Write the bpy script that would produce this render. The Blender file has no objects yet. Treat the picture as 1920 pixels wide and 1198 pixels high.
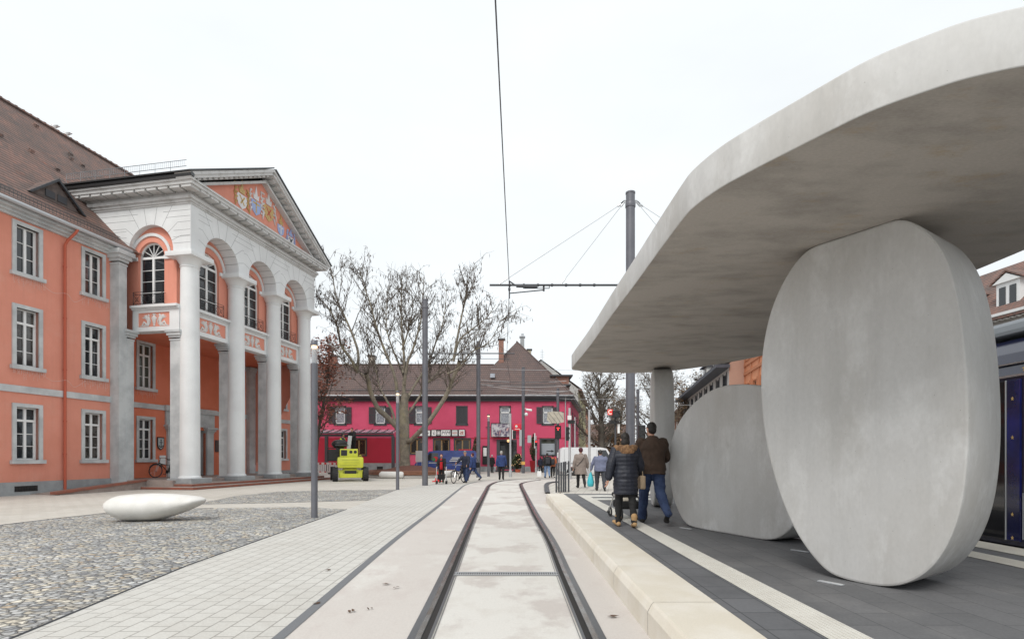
import bpy, bmesh, math, random
from mathutils import Vector, Matrix, noise as mnoise
random.seed(7)
R=math.radians
sc=bpy.context.scene
C=sc.collection
CAMZ=1.5; F=1000.0; HX=960.0; HY=857.0
def P(x,y,Y):
    "photo direction (x,y) taken at distance Y"
    return Vector(((x-HX)/F*Y, Y, CAMZ-(y-HY)/F*Y))
def G(x,y,z=0.0):
    Y=F*(CAMZ-z)/(y-HY)
    return Vector(((x-HX)/F*Y,Y,z))
def XA(x,Y): return (x-HX)/F*Y
def ZA(y,Y): return CAMZ-(y-HY)/F*Y

# ---------------------------------------------------------------- materials
MATS={}
def M(name,c,rough=.6,metal=0.,c2=None,sc_=4.,lo=.4,hi=.62,bump=0.,bsc=40.,grain=.06,gsc=60.,stretch=(1,1,1),spec=.5,coat=0.,emit=None,es=0.,c3=None,sc3=1.,lo3=.5,hi3=.7,trans=0.,alpha=1.,specks=0.,spsc=55.,streak=0.):
    m=bpy.data.materials.new(name); m.use_nodes=True
    nt=m.node_tree; N=nt.nodes; L=nt.links
    b=N['Principled BSDF']
    b.inputs['Roughness'].default_value=rough; b.inputs['Metallic'].default_value=metal
    b.inputs['Specular IOR Level'].default_value=spec
    if coat: b.inputs['Coat Weight'].default_value=coat; b.inputs['Coat Roughness'].default_value=.06
    if trans: b.inputs['Transmission Weight'].default_value=trans
    if alpha<1: b.inputs['Alpha'].default_value=alpha
    b.inputs['Base Color'].default_value=(*c,1)
    if emit: b.inputs['Emission Color'].default_value=(*emit,1); b.inputs['Emission Strength'].default_value=es
    if c2 or grain or bump:
        tc=N.new('ShaderNodeTexCoord'); mp=N.new('ShaderNodeMapping'); mp.inputs['Scale'].default_value=stretch
        L.new(tc.outputs['Object'],mp.inputs[0]); vec=mp.outputs[0]
        col=None
        def noise(s,d=6,rg=.6):
            n=N.new('ShaderNodeTexNoise'); n.inputs['Scale'].default_value=s; n.inputs['Detail'].default_value=d; n.inputs['Roughness'].default_value=rg
            L.new(vec,n.inputs['Vector']); return n.outputs['Fac']
        def ramp(f,a,bb):
            r=N.new('ShaderNodeMapRange'); r.inputs[1].default_value=a; r.inputs[2].default_value=bb; L.new(f,r.inputs[0]); return r.outputs[0]
        def mix(f,a,bb,mode='MIX'):
            x=N.new('ShaderNodeMix'); x.data_type='RGBA'; x.blend_type=mode
            if hasattr(f,'is_linked'): L.new(f,x.inputs[0])
            else: x.inputs[0].default_value=f
            for s,v in ((6,a),(7,bb)):
                if hasattr(v,'is_linked'): L.new(v,x.inputs[s])
                else: x.inputs[s].default_value=(*v,1)
            return x.outputs[2]
        col=c
        if c2: col=mix(ramp(noise(sc_),lo,hi),col,c2)
        if c3: col=mix(ramp(noise(sc3,8,.7),lo3,hi3),col,c3)
        if specks:
            sp_=N.new('ShaderNodeTexVoronoi'); sp_.inputs['Scale'].default_value=spsc; sp_.inputs['Randomness'].default_value=1; L.new(tc.outputs['Object'],sp_.inputs['Vector'])
            sc2=N.new('ShaderNodeSeparateColor'); L.new(sp_.outputs['Color'],sc2.inputs[0])
            a_=N.new('ShaderNodeMath'); a_.operation='MULTIPLY_ADD'; L.new(sc2.outputs[0],a_.inputs[0]); a_.inputs[1].default_value=-.42; a_.inputs[2].default_value=.40   # per-cell radius, mostly negative
            b_=N.new('ShaderNodeMath'); b_.operation='MULTIPLY_ADD'; L.new(sc2.outputs[1],b_.inputs[0]); b_.inputs[1].default_value=.30; b_.inputs[2].default_value=-.20
            c_=N.new('ShaderNodeMath'); c_.operation='LESS_THAN'; L.new(sp_.outputs['Distance'],c_.inputs[0]); L.new(b_.outputs[0],c_.inputs[1])
            d_=N.new('ShaderNodeMath'); d_.operation='MULTIPLY'; L.new(c_.outputs[0],d_.inputs[0]); d_.inputs[1].default_value=specks
            col=mix(d_.outputs[0],col,(c[0]*.45,c[1]*.43,c[2]*.4))
        if streak:
            m2=N.new('ShaderNodeMapping'); m2.inputs['Scale'].default_value=(5.5,5.5,.32); L.new(tc.outputs['Object'],m2.inputs[0]); n_=N.new('ShaderNodeTexNoise'); n_.inputs['Scale'].default_value=1.; n_.inputs['Detail'].default_value=5; n_.inputs['Roughness'].default_value=.7; L.new(m2.outputs[0],n_.inputs['Vector'])
            f_=N.new('ShaderNodeMath'); f_.operation='MULTIPLY'; L.new(ramp(n_.outputs['Fac'],.5,.72),f_.inputs[0]); f_.inputs[1].default_value=streak
            col=mix(f_.outputs[0],col,(c[0]*.62,c[1]*.62,c[2]*.62))
        if grain:
            g=N.new('ShaderNodeMapRange'); g.inputs[3].default_value=1-grain; g.inputs[4].default_value=1+grain
            g.inputs[1].default_value=.3; g.inputs[2].default_value=.7
            L.new(noise(gsc,3),g.inputs[0])
            v=N.new('ShaderNodeMix'); v.data_type='RGBA'; v.blend_type='MULTIPLY'; v.inputs[0].default_value=1
            if hasattr(col,'is_linked'): L.new(col,v.inputs[6])
            else: v.inputs[6].default_value=(*col,1)
            cb=N.new('ShaderNodeCombineColor'); 
            for i in range(3): L.new(g.outputs[0],cb.inputs[i])
            L.new(cb.outputs[0],v.inputs[7]); col=v.outputs[2]
        if hasattr(col,'is_linked'): L.new(col,b.inputs['Base Color'])
        if bump:
            bp=N.new('ShaderNodeBump'); bp.inputs['Strength'].default_value=bump; bp.inputs['Distance'].default_value=.02
            L.new(noise(bsc,5),bp.inputs['Height']); L.new(bp.outputs[0],b.inputs['Normal'])
    MATS[name]=m; return m

def brickmat(name,c1,c2,mort,bw,rh,msize,rough=.8,expr='xy',squash=1.,off=.5,patch=None,psc=.6,plo=.45,phi=.65,bump=.3,zs=1.,patch2=None,p2sc=2.,p2lo=.55,p2hi=.75,rot=0.,smooth=.1,bias=0.,grain=.07,rowshade=0.):
    "brick/tile pattern in object space; expr picks the two axes"
    m=bpy.data.materials.new(name); m.use_nodes=True; nt=m.node_tree; N=nt.nodes; L=nt.links; b=N['Principled BSDF']
    b.inputs['Roughness'].default_value=rough
    tc=N.new('ShaderNodeTexCoord'); sp=N.new('ShaderNodeSeparateXYZ'); cb=N.new('ShaderNodeCombineXYZ')
    L.new(tc.outputs['Object'],sp.inputs[0])
    L.new(sp.outputs['XYZ'.index(expr[0].upper())],cb.inputs[0])
    if expr[1]=='z' and zs!=1:
        mu=N.new('ShaderNodeMath'); mu.operation='MULTIPLY'; mu.inputs[1].default_value=zs; L.new(sp.outputs[2],mu.inputs[0]); L.new(mu.outputs[0],cb.inputs[1])
    else: L.new(sp.outputs['XYZ'.index(expr[1].upper())],cb.inputs[1])
    mp=N.new('ShaderNodeMapping'); mp.inputs['Rotation'].default_value=(0,0,rot); L.new(cb.outputs[0],mp.inputs[0])
    bt=N.new('ShaderNodeTexBrick'); bt.inputs['Scale'].default_value=1; bt.inputs['Brick Width'].default_value=bw; bt.inputs['Row Height'].default_value=rh
    bt.inputs['Mortar Size'].default_value=msize; bt.inputs['Mortar Smooth'].default_value=smooth; bt.inputs['Bias'].default_value=bias; bt.offset=off
    bt.inputs['Color1'].default_value=(*c1,1); bt.inputs['Color2'].default_value=(*c2,1); bt.inputs['Mortar'].default_value=(*mort,1)
    L.new(mp.outputs[0],bt.inputs['Vector'])
    col=bt.outputs['Color']
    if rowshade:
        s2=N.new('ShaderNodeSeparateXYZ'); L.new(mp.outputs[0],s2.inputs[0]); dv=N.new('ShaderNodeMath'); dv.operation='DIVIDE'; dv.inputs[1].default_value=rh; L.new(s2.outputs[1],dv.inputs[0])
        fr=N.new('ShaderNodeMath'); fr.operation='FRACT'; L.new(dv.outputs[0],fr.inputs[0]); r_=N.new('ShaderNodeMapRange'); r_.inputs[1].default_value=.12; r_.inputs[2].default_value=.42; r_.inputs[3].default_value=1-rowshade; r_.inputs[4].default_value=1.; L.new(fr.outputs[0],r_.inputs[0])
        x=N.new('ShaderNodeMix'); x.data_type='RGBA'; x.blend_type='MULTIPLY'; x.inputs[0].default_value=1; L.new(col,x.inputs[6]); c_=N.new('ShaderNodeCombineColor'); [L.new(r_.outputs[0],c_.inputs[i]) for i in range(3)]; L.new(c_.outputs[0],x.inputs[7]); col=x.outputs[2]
    def patchit(col,p,s,lo,hi):
        n=N.new('ShaderNodeTexNoise'); n.inputs['Scale'].default_value=s; n.inputs['Detail'].default_value=7; n.inputs['Roughness'].default_value=.65; L.new(tc.outputs['Object'],n.inputs['Vector'])
        r=N.new('ShaderNodeMapRange'); r.inputs[1].default_value=lo; r.inputs[2].default_value=hi; L.new(n.outputs[0],r.inputs[0])
        x=N.new('ShaderNodeMix'); x.data_type='RGBA'; x.blend_type='MULTIPLY'; L.new(r.outputs[0],x.inputs[0]); L.new(col,x.inputs[6]); x.inputs[7].default_value=(*p,1)
        return x.outputs[2]
    if patch: col=patchit(col,patch,psc,plo,phi)
    if patch2: col=patchit(col,patch2,p2sc,p2lo,p2hi)
    if grain: col=patchit(col,(1-grain*2,)*3,45.,.35,.65)
    L.new(col,b.inputs['Base Color'])
    if bump:
        bp=N.new('ShaderNodeBump'); bp.inputs['Strength'].default_value=bump; bp.inputs['Distance'].default_value=.01; bp.invert=True
        L.new(bt.outputs['Fac'],bp.inputs['Height']); L.new(bp.outputs[0],b.inputs['Normal'])
    MATS[name]=m; return m

def cobblemat(name):
    m=bpy.data.materials.new(name); m.use_nodes=True; nt=m.node_tree; N=nt.nodes; L=nt.links; b=N['Principled BSDF']
    b.inputs['Roughness'].default_value=.75
    tc=N.new('ShaderNodeTexCoord'); mp=N.new('ShaderNodeMapping'); mp.inputs['Scale'].default_value=(1,1.15,1); L.new(tc.outputs['Object'],mp.inputs[0])
    nz=N.new('ShaderNodeTexNoise'); nz.inputs['Scale'].default_value=3; L.new(mp.outputs[0],nz.inputs['Vector'])
    ad=N.new('ShaderNodeMix'); ad.data_type='VECTOR'; ad.inputs[0].default_value=.06; L.new(mp.outputs[0],ad.inputs[4]); L.new(nz.outputs['Color'],ad.inputs[5])
    v=N.new('ShaderNodeTexVoronoi'); v.inputs['Scale'].default_value=10.5; v.inputs['Randomness'].default_value=.85; L.new(ad.outputs[1],v.inputs['Vector'])
    e=N.new('ShaderNodeTexVoronoi'); e.feature='DISTANCE_TO_EDGE'; e.inputs['Scale'].default_value=10.5; e.inputs['Randomness'].default_value=.85; L.new(ad.outputs[1],e.inputs['Vector'])
    s=N.new('ShaderNodeSeparateColor'); L.new(v.outputs['Color'],s.inputs[0])
    cr=N.new('ShaderNodeValToRGB'); L.new(s.outputs[0],cr.inputs[0]); cr.color_ramp.interpolation='CONSTANT'
    E=cr.color_ramp.elements
    cols=[(0,(.22,.225,.235)),(.12,(.36,.36,.355)),(.34,(.42,.40,.36)),(.5,(.50,.455,.375)),(.6,(.48,.48,.47)),(.78,(.29,.295,.30)),(.88,(.58,.54,.46)),(.96,(.42,.34,.25))]
    E[0].position=0; E[0].color=(*cols[0][1],1); E[1].position=cols[1][0]; E[1].color=(*cols[1][1],1)
    for p,c in cols[2:]:
        q=E.new(p); q.color=(*c,1)
    n2=N.new('ShaderNodeTexNoise'); n2.inputs['Scale'].default_value=35; n2.inputs['Detail'].default_value=4; L.new(tc.outputs['Object'],n2.inputs['Vector'])
    n3=N.new('ShaderNodeTexNoise'); n3.inputs['Scale'].default_value=.8; n3.inputs['Detail'].default_value=5; L.new(tc.outputs['Object'],n3.inputs['Vector'])
    def mr(f,a,bb,c,d):
        r=N.new('ShaderNodeMapRange'); r.inputs[1].default_value=a; r.inputs[2].default_value=bb; r.inputs[3].default_value=c; r.inputs[4].default_value=d; L.new(f,r.inputs[0]); return r.outputs[0]
    def mul(col,f):
        x=N.new('ShaderNodeMix'); x.data_type='RGBA'; x.blend_type='MULTIPLY'; x.inputs[0].default_value=1; L.new(col,x.inputs[6])
        c=N.new('ShaderNodeCombineColor'); [L.new(f,c.inputs[i]) for i in range(3)]; L.new(c.outputs[0],x.inputs[7]); return x.outputs[2]
    col=mul(cr.outputs[0],mr(n2.outputs[0],.3,.7,.7,1.3)); col=mul(col,mr(n3.outputs[0],.35,.65,.95,1.25))
    jm=N.new('ShaderNodeMix'); jm.data_type='RGBA'; L.new(mr(e.outputs['Distance'],.03,.11,0,1),jm.inputs[0]); jm.inputs[6].default_value=(.15,.145,.138,1); L.new(col,jm.inputs[7])
    L.new(jm.outputs[2],b.inputs['Base Color'])
    bp=N.new('ShaderNodeBump'); bp.inputs['Strength'].default_value=.9; bp.inputs['Distance'].default_value=.03; L.new(mr(e.outputs['Distance'],0,.25,0,1),bp.inputs['Height']); L.new(bp.outputs[0],b.inputs['Normal'])
    MATS[name]=m; return m

# ---------------------------------------------------------------- mesh builder
class MB:
    def __init__(s): s.v=[]; s.f=[]; s.mi=[]; s.cur=0
    def add(s,vs,fs):
        o=len(s.v); s.v+= [tuple(p) for p in vs]
        for f in fs: s.f.append([i+o for i in f]); s.mi.append(s.cur)
    def quad(s,a,b,c,d): s.add([a,b,c,d],[[0,1,2,3]])
    def poly(s,pts): s.add(pts,[list(range(len(pts)))])
    def box(s,x0,x1,y0,y1,z0,z1,m=None):
        v=[(x,y,z) for z in (z0,z1) for y in (y0,y1) for x in (x0,x1)]
        if m is not None: v=[m@Vector(p) for p in v]
        s.add(v,[[0,2,3,1],[4,5,7,6],[0,1,5,4],[2,6,7,3],[0,4,6,2],[1,3,7,5]])
    def bbox(s,x0,x1,y0,y1,z0,z1,c=.02,m=None):
        "box with chamfered edges"
        bm=bmesh.new(); bmesh.ops.create_cube(bm,size=1)
        for q in bm.verts: q.co=Vector(((x0+x1)/2+q.co.x*(x1-x0),(y0+y1)/2+q.co.y*(y1-y0),(z0+z1)/2+q.co.z*(z1-z0)))
        bmesh.ops.bevel(bm,geom=list(bm.edges),offset=c,segments=2,affect='EDGES',profile=.6)
        s.addbm(bm,m)
    def addbm(s,bm,m=None):
        bm.verts.ensure_lookup_table(); bm.verts.index_update()
        v=[(m@q.co if m is not None else q.co.copy()) for q in bm.verts]
        s.add(v,[[q.index for q in f.verts] for f in bm.faces]); bm.free()
    def prism(s,pts,d):
        "closed polygon pts (3d) extruded by vector d"
        n=len(pts); d=Vector(d); q=[Vector(p) for p in pts]
        s.add(q+[p+d for p in q],[list(range(n))[::-1],list(range(n,2*n))]+[[i,(i+1)%n,n+(i+1)%n,n+i] for i in range(n)])
    def sheet(s,pts,z):
        s.poly([(p[0],p[1],z) for p in pts])
    def tube(s,pts,r,n=6,caps=True):
        pts=[Vector(p) for p in pts]; k=len(pts)
        rs=r if isinstance(r,(list,tuple)) else [r]*k
        o=len(s.v); up=None; vs=[]
        for i,p in enumerate(pts):
            t=(pts[min(i+1,k-1)]-pts[max(i-1,0)])
            if t.length<1e-9: t=Vector((0,0,1))
            t.normalize()
            if up is None:
                up=Vector((1,0,0)) if abs(t.x)<.9 else Vector((0,1,0))
            a=(up-t*up.dot(t))
            if a.length<1e-6: a=t.orthogonal()
            a.normalize(); up=a; b=t.cross(a)
            for j in range(n):
                th=2*math.pi*j/n; vs.append(p+(a*math.cos(th)+b*math.sin(th))*rs[i])
        fs=[]
        for i in range(k-1):
            for j in range(n):
                fs.append([i*n+j,i*n+(j+1)%n,(i+1)*n+(j+1)%n,(i+1)*n+j])
        if caps: fs.append(list(range(n))[::-1]); fs.append([(k-1)*n+j for j in range(n)])
        s.add(vs,fs)
    def cyl(s,p0,p1,r,n=12): s.tube([p0,p1],r,n)
    def lathe(s,prof,c=(0,0,0),n=24,axis='z',m=None):
        "prof: (radius,height) list"
        vs=[]
        for r,h in prof:
            for j in range(n):
                t=2*math.pi*j/n; x,y=r*math.cos(t),r*math.sin(t)
                p=(x,y,h) if axis=='z' else ((x,h,y) if axis=='y' else (h,x,y))
                p=Vector(p)+Vector(c); vs.append(m@p if m is not None else p)
        k=len(prof); fs=[]
        for i in range(k-1):
            for j in range(n): fs.append([i*n+j,i*n+(j+1)%n,(i+1)*n+(j+1)%n,(i+1)*n+j])
        fs.append(list(range(n))[::-1]); fs.append([(k-1)*n+j for j in range(n)])
        s.add(vs,fs)
    def ell(s,c,r,nu=12,nv=8,m=None):
        c=Vector(c); vs=[]; fs=[]
        for i in range(1,nv):
            ph=math.pi*i/nv
            for j in range(nu):
                t=2*math.pi*j/nu; vs.append(Vector((r[0]*math.sin(ph)*math.cos(t),r[1]*math.sin(ph)*math.sin(t),r[2]*math.cos(ph))))
        vs.append(Vector((0,0,r[2]))); vs.append(Vector((0,0,-r[2])))
        T=len(vs)-2; B=T+1
        for i in range(nv-2):
            for j in range(nu): fs.append([i*nu+j,(i+1)*nu+j,(i+1)*nu+(j+1)%nu,i*nu+(j+1)%nu])
        for j in range(nu): fs.append([T,j,(j+1)%nu]); fs.append([B,(nv-2)*nu+(j+1)%nu,(nv-2)*nu+j])
        s.add([(m@p if m is not None else p)+c for p in vs],fs)
    def cap(s,p0,p1,r0,r1,n=10):
        "tapered capsule"
        p0=Vector(p0); p1=Vector(p1); d=p1-p0; l=d.length
        if l<1e-6: return s.ell(p0,(r0,r0,r0))
        d/=l; pts=[];rs=[]
        for a in (-85,-60,-30): pts.append(p0+d*r0*math.sin(R(a))); rs.append(r0*math.cos(R(a)))
        for t in (0,.33,.67,1): pts.append(p0.lerp(p1,t)); rs.append(r0+(r1-r0)*t)
        for a in (30,60,85): pts.append(p1+d*r1*math.sin(R(a))); rs.append(r1*math.cos(R(a)))
        s.tube(pts,rs,n)
    def loft(s,rings):
        "rings: list of equal-length 3d loops"
        n=len(rings[0]); vs=[p for r in rings for p in r]; fs=[]
        for i in range(len(rings)-1):
            for j in range(n): fs.append([i*n+j,i*n+(j+1)%n,(i+1)*n+(j+1)%n,(i+1)*n+j])
        fs.append(list(range(n))[::-1]); fs.append([(len(rings)-1)*n+j for j in range(n)])
        s.add(vs,fs)
    def mesh(s,name):
        me=bpy.data.meshes.new(name); me.from_pydata(s.v,[],s.f); me.polygons.foreach_set('material_index',s.mi); me.update(); return me
    def build(s,name,mats,parent=None,smooth=None,fix=False):
        me=s.mesh(name)
        if not isinstance(mats,(list,tuple)): mats=[mats]
        for m in mats: me.materials.append(m)
        if fix:
            bm=bmesh.new(); bm.from_mesh(me); bmesh.ops.recalc_face_normals(bm,faces=bm.faces); bm.to_mesh(me); bm.free()
        if smooth is not None:
            me.polygons.foreach_set('use_smooth',[True]*len(me.polygons))
            if smooth<180: me.set_sharp_from_angle(angle=R(smooth))
        o=bpy.data.objects.new(name,me); C.objects.link(o)
        if parent is not None: o.parent=parent
        return o

def tag(o,label,cat,group=None):
    o['label']=label; o['category']=cat
    if group: o['group']=group
    return o
def kind(o,k): o['kind']=k; return o
def thing(name,label,cat,loc=(0,0,0),rz=0,group=None):
    o=bpy.data.objects.new(name,None); o.empty_display_size=.2; C.objects.link(o); o.location=loc; o.rotation_euler=(0,0,rz)
    return tag(o,label,cat,group)
def copy_tree(o,parent=None):
    c=o.copy(); C.objects.link(c)
    if parent is not None: c.parent=parent
    for ch in list(o.children): copy_tree(ch,c)
    return c
def evalmesh(o):
    dg=bpy.context.evaluated_depsgraph_get(); dg.update()
    return bpy.data.meshes.new_from_object(o.evaluated_get(dg))
def remesh(mb,vox,sm=3,name='m'):
    me=mb.mesh(name); o=bpy.data.objects.new('tmp',me); C.objects.link(o)
    r=o.modifiers.new('r','REMESH'); r.mode='VOXEL'; r.voxel_size=vox
    if sm: q=o.modifiers.new('s','SMOOTH'); q.iterations=sm; q.factor=.5
    bpy.context.view_layer.update()
    n=evalmesh(o); bpy.data.objects.remove(o); bpy.data.meshes.remove(me)
    n.polygons.foreach_set('use_smooth',[True]*len(n.polygons)); n.name=name
    return n
def obj_mesh(name,me,mat,parent=None):
    me.materials.clear(); me.materials.append(mat)
    o=bpy.data.objects.new(name,me); C.objects.link(o)
    if parent is not None: o.parent=parent
    return o
def text_mesh(name,txt,size,mat,parent,loc,rot,ext=.004,align='CENTER',shear=0.,xs=1.):
    cu=bpy.data.curves.new('t','FONT'); cu.body=txt; cu.size=size; cu.extrude=ext; cu.align_x=align; cu.align_y='CENTER'; cu.shear=shear
    o=bpy.data.objects.new('tmp',cu); C.objects.link(o); bpy.context.view_layer.update()
    me=evalmesh(o); bpy.data.objects.remove(o); bpy.data.curves.remove(cu)
    o=obj_mesh(name,me,mat,parent); o.location=loc; o.rotation_euler=rot; o.scale=(xs,1,1); return o
def catmull(pts,n=8,closed=True):
    pts=[Vector(p) for p in pts]; k=len(pts); out=[]
    for i in range(k if closed else k-1):
        g=lambda j: pts[j%k] if closed else pts[max(0,min(k-1,j))]
        p0,p1,p2,p3=g(i-1),g(i),g(i+1),g(i+2)
        for t in range(n):
            u=t/n
            out.append(.5*((2*p1)+(p2-p0)*u+(2*p0-5*p1+4*p2-p3)*u*u+(3*p1-p0-3*p2+p3)*u**3))
    if not closed: out.append(pts[-1])
    return out
def mapbox(mb,mp,a0,a1,b0,b1,d0,d1):
    v=[mp(a,b,d) for d in (d0,d1) for b in (b0,b1) for a in (a0,a1)]
    mb.add(v,[[0,2,3,1],[4,5,7,6],[0,1,5,4],[2,6,7,3],[0,4,6,2],[1,3,7,5]])
def wall_holes(mb,mp,a0,a1,b0,b1,holes,depth):
    A=sorted({a0,a1,*[h[0] for h in holes],*[h[1] for h in holes]}); B=sorted({b0,b1,*[h[2] for h in holes],*[h[3] for h in holes]})
    for i in range(len(A)-1):
        for j in range(len(B)-1):
            ca,cb=(A[i]+A[i+1])/2,(B[j]+B[j+1])/2
            if any(h[0]<ca<h[1] and h[2]<cb<h[3] for h in holes): continue
            mb.quad(mp(A[i],B[j],0),mp(A[i+1],B[j],0),mp(A[i+1],B[j+1],0),mp(A[i],B[j+1],0))
    for h in holes:
        l,r,b,t=h
        for (p,q) in (((l,b),(l,t)),((r,b),(r,t)),((l,b),(r,b)),((l,t),(r,t))):
            mb.quad(mp(*p,0),mp(*q,0),mp(*q,depth),mp(*p,depth))
def arch_panel(mb,mp,a0,a1,b0,b1,c,r,sill,spring,d0,d1,n=20):
    q=lambda A,B,A2,B2,d: mb.quad(mp(A,B,d),mp(A2,B,d),mp(A2,B2,d),mp(A,B2,d))
    for d in (d0,d1):
        if sill>b0: q(a0,b0,a1,sill,d)
        q(a0,sill,c-r,spring,d); q(c+r,sill,a1,spring,d)
        q(a0,spring,c-r,b1,d); q(c+r,spring,a1,b1,d)
        for i in range(n):
            t0,t1=math.pi*i/n,math.pi*(i+1)/n
            A,B=c-r*math.cos(t0),spring+r*math.sin(t0); A2,B2=c-r*math.cos(t1),spring+r*math.sin(t1)
            mb.quad(mp(A,B,d),mp(A2,B2,d),mp(A2,b1,d),mp(A,b1,d))
    for i in range(n):
        t0,t1=math.pi*i/n,math.pi*(i+1)/n
        A,B=c-r*math.cos(t0),spring+r*math.sin(t0); A2,B2=c-r*math.cos(t1),spring+r*math.sin(t1)
        mb.quad(mp(A,B,d0),mp(A2,B2,d0),mp(A2,B2,d1),mp(A,B,d1))
    for a in (c-r,c+r): mb.quad(mp(a,sill,d0),mp(a,spring,d0),mp(a,spring,d1),mp(a,sill,d1))
    if sill>b0+.01: mb.quad(mp(c-r,sill,d0),mp(c+r,sill,d0),mp(c+r,sill,d1),mp(c-r,sill,d1))
    mb.quad(mp(a0,b0,d0),mp(a0,b1,d0),mp(a0,b1,d1),mp(a0,b0,d1)); mb.quad(mp(a1,b0,d0),mp(a1,b1,d0),mp(a1,b1,d1),mp(a1,b0,d1))
def ring(mb,mp,c,spring,r0,r1,d0,d1,t0=0.,t1=math.pi,n=20):
    for i in range(n):
        a,b=t0+(t1-t0)*i/n,t0+(t1-t0)*(i+1)/n
        v=[mp(c-r*math.cos(t),spring+r*math.sin(t),d) for d in (d0,d1) for t in (a,b) for r in (r0,r1)]
        mb.add(v,[[0,1,3,2],[4,6,7,5],[0,2,6,4],[1,5,7,3]])
def line_on(mb,mp,a,b,a2,b2,w,d):
    dx,dy=a2-a,b2-b; l=math.hypot(dx,dy); nx,ny=-dy/l*w/2,dx/l*w/2
    mb.quad(mp(a+nx,b+ny,d),mp(a2+nx,b2+ny,d),mp(a2-nx,b2-ny,d),mp(a-nx,b-ny,d))

# ---------------------------------------------------------------- camera, world, sun
cam=bpy.data.cameras.new('camera'); co=bpy.data.objects.new('camera',cam); C.objects.link(co)
co.location=(0,0,CAMZ); co.rotation_euler=(R(90),0,0); cam.sensor_width=36; cam.sensor_fit='HORIZONTAL'; cam.lens=36*F/1920; cam.shift_y=(HY-599)/1920
cam.clip_start=.05; cam.clip_end=3000; sc.camera=co
w=bpy.data.worlds.new('World'); sc.world=w; w.use_nodes=True
nt=w.node_tree; bg=nt.nodes['Background']
sky=nt.nodes.new('ShaderNodeTexSky'); sky.sky_type='NISHITA'; sky.sun_disc=False; sky.sun_elevation=R(48); sky.sun_rotation=R(205); sky.air_density=.6; sky.dust_density=3.
mx=nt.nodes.new('ShaderNodeMix'); mx.data_type='RGBA'; mx.inputs[0].default_value=.93
nt.links.new(sky.outputs[0],mx.inputs[6]); mx.inputs[7].default_value=(7.5,7.85,8.0,1)
tcw=nt.nodes.new('ShaderNodeTexCoord'); mpw=nt.nodes.new('ShaderNodeMapping'); mpw.inputs['Scale'].default_value=(1,1,2.6); nt.links.new(tcw.outputs['Generated'],mpw.inputs[0])
nzw=nt.nodes.new('ShaderNodeTexNoise'); nzw.inputs['Scale'].default_value=2.2; nzw.inputs['Detail'].default_value=5; nt.links.new(mpw.outputs[0],nzw.inputs['Vector'])
mrw=nt.nodes.new('ShaderNodeMapRange'); mrw.inputs[1].default_value=.3; mrw.inputs[2].default_value=.7; mrw.inputs[3].default_value=.95; mrw.inputs[4].default_value=1.05; nt.links.new(nzw.outputs[0],mrw.inputs[0])
cbw=nt.nodes.new('ShaderNodeCombineColor'); [nt.links.new(mrw.outputs[0],cbw.inputs[i]) for i in range(3)]
mlw=nt.nodes.new('ShaderNodeMix'); mlw.data_type='RGBA'; mlw.blend_type='MULTIPLY'; mlw.inputs[0].default_value=1; nt.links.new(mx.outputs[2],mlw.inputs[6]); nt.links.new(cbw.outputs[0],mlw.inputs[7])
nt.links.new(mlw.outputs[2],bg.inputs[0]); bg.inputs[1].default_value=.1
sl=bpy.data.lights.new('sun','SUN'); sl.energy=1.5; sl.angle=R(24); sl.color=(1,.96,.9)
so=bpy.data.objects.new('sun',sl); C.objects.link(so)
# sun direction: elevation 48, from behind-left of the camera
el,az=R(48),R(205)
dirv=Vector((math.sin(az)*math.cos(el),math.cos(az)*math.cos(el),math.sin(el)))
so.rotation_euler=dirv.to_track_quat('Z','Y').to_euler(); so.location=(0,0,60)
sc.view_settings.view_transform='Standard'; sc.view_settings.look='None'; sc.view_settings.exposure=.46; sc.view_settings.gamma=1
sc.cycles.max_bounces=6; sc.cycles.diffuse_bounces=3; sc.cycles.use_denoising=True
# ---------------------------------------------------------------- material palette
concrete=M('shelter_concrete',(.50,.496,.488),.75,c2=(.425,.412,.39),sc_=.9,lo=.42,hi=.70,specks=.75,spsc=26.,streak=.2,grain=.035,gsc=34,bump=.1,bsc=14,c3=(.60,.60,.595),sc3=2.3,lo3=.5,hi3=.72,stretch=(1,1,.55))
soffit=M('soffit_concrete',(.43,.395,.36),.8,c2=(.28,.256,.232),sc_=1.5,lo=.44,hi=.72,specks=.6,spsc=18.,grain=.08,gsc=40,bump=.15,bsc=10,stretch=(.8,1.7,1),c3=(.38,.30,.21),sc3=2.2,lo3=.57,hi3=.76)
stone=M('grey_stone',(.58,.60,.605),.8,streak=.12,c2=(.43,.45,.46),sc_=1.2,grain=.04)
stoned=M('stone_joint',(.27,.28,.285),.9)
stonew=M('pale_stone',(.745,.76,.765),.8,streak=.1,c2=(.66,.67,.675),sc_=.7,lo=.4,hi=.7,grain=.05)
plinth=M('plinth_stone',(.35,.37,.38),.85,c2=(.28,.29,.3),sc_=2)
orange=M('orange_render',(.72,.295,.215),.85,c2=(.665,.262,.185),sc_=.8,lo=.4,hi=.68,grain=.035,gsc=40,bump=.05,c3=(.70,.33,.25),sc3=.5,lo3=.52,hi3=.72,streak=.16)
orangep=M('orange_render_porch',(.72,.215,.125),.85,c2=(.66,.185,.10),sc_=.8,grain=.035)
white=M('white_paint',(.78,.79,.79),.45,grain=.02)
glass=M('window_glass',(.018,.021,.025),.06,spec=.8,grain=0)
glassb=M('window_glass_painted_reflection',(.02,.024,.028),.06,spec=.8,c2=(.10,.115,.13),sc_=1.3,lo=.46,hi=.56,grain=0,stretch=(1,1,.6))  # lighter noise patches: reflections of buildings painted into the pane colour
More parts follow.
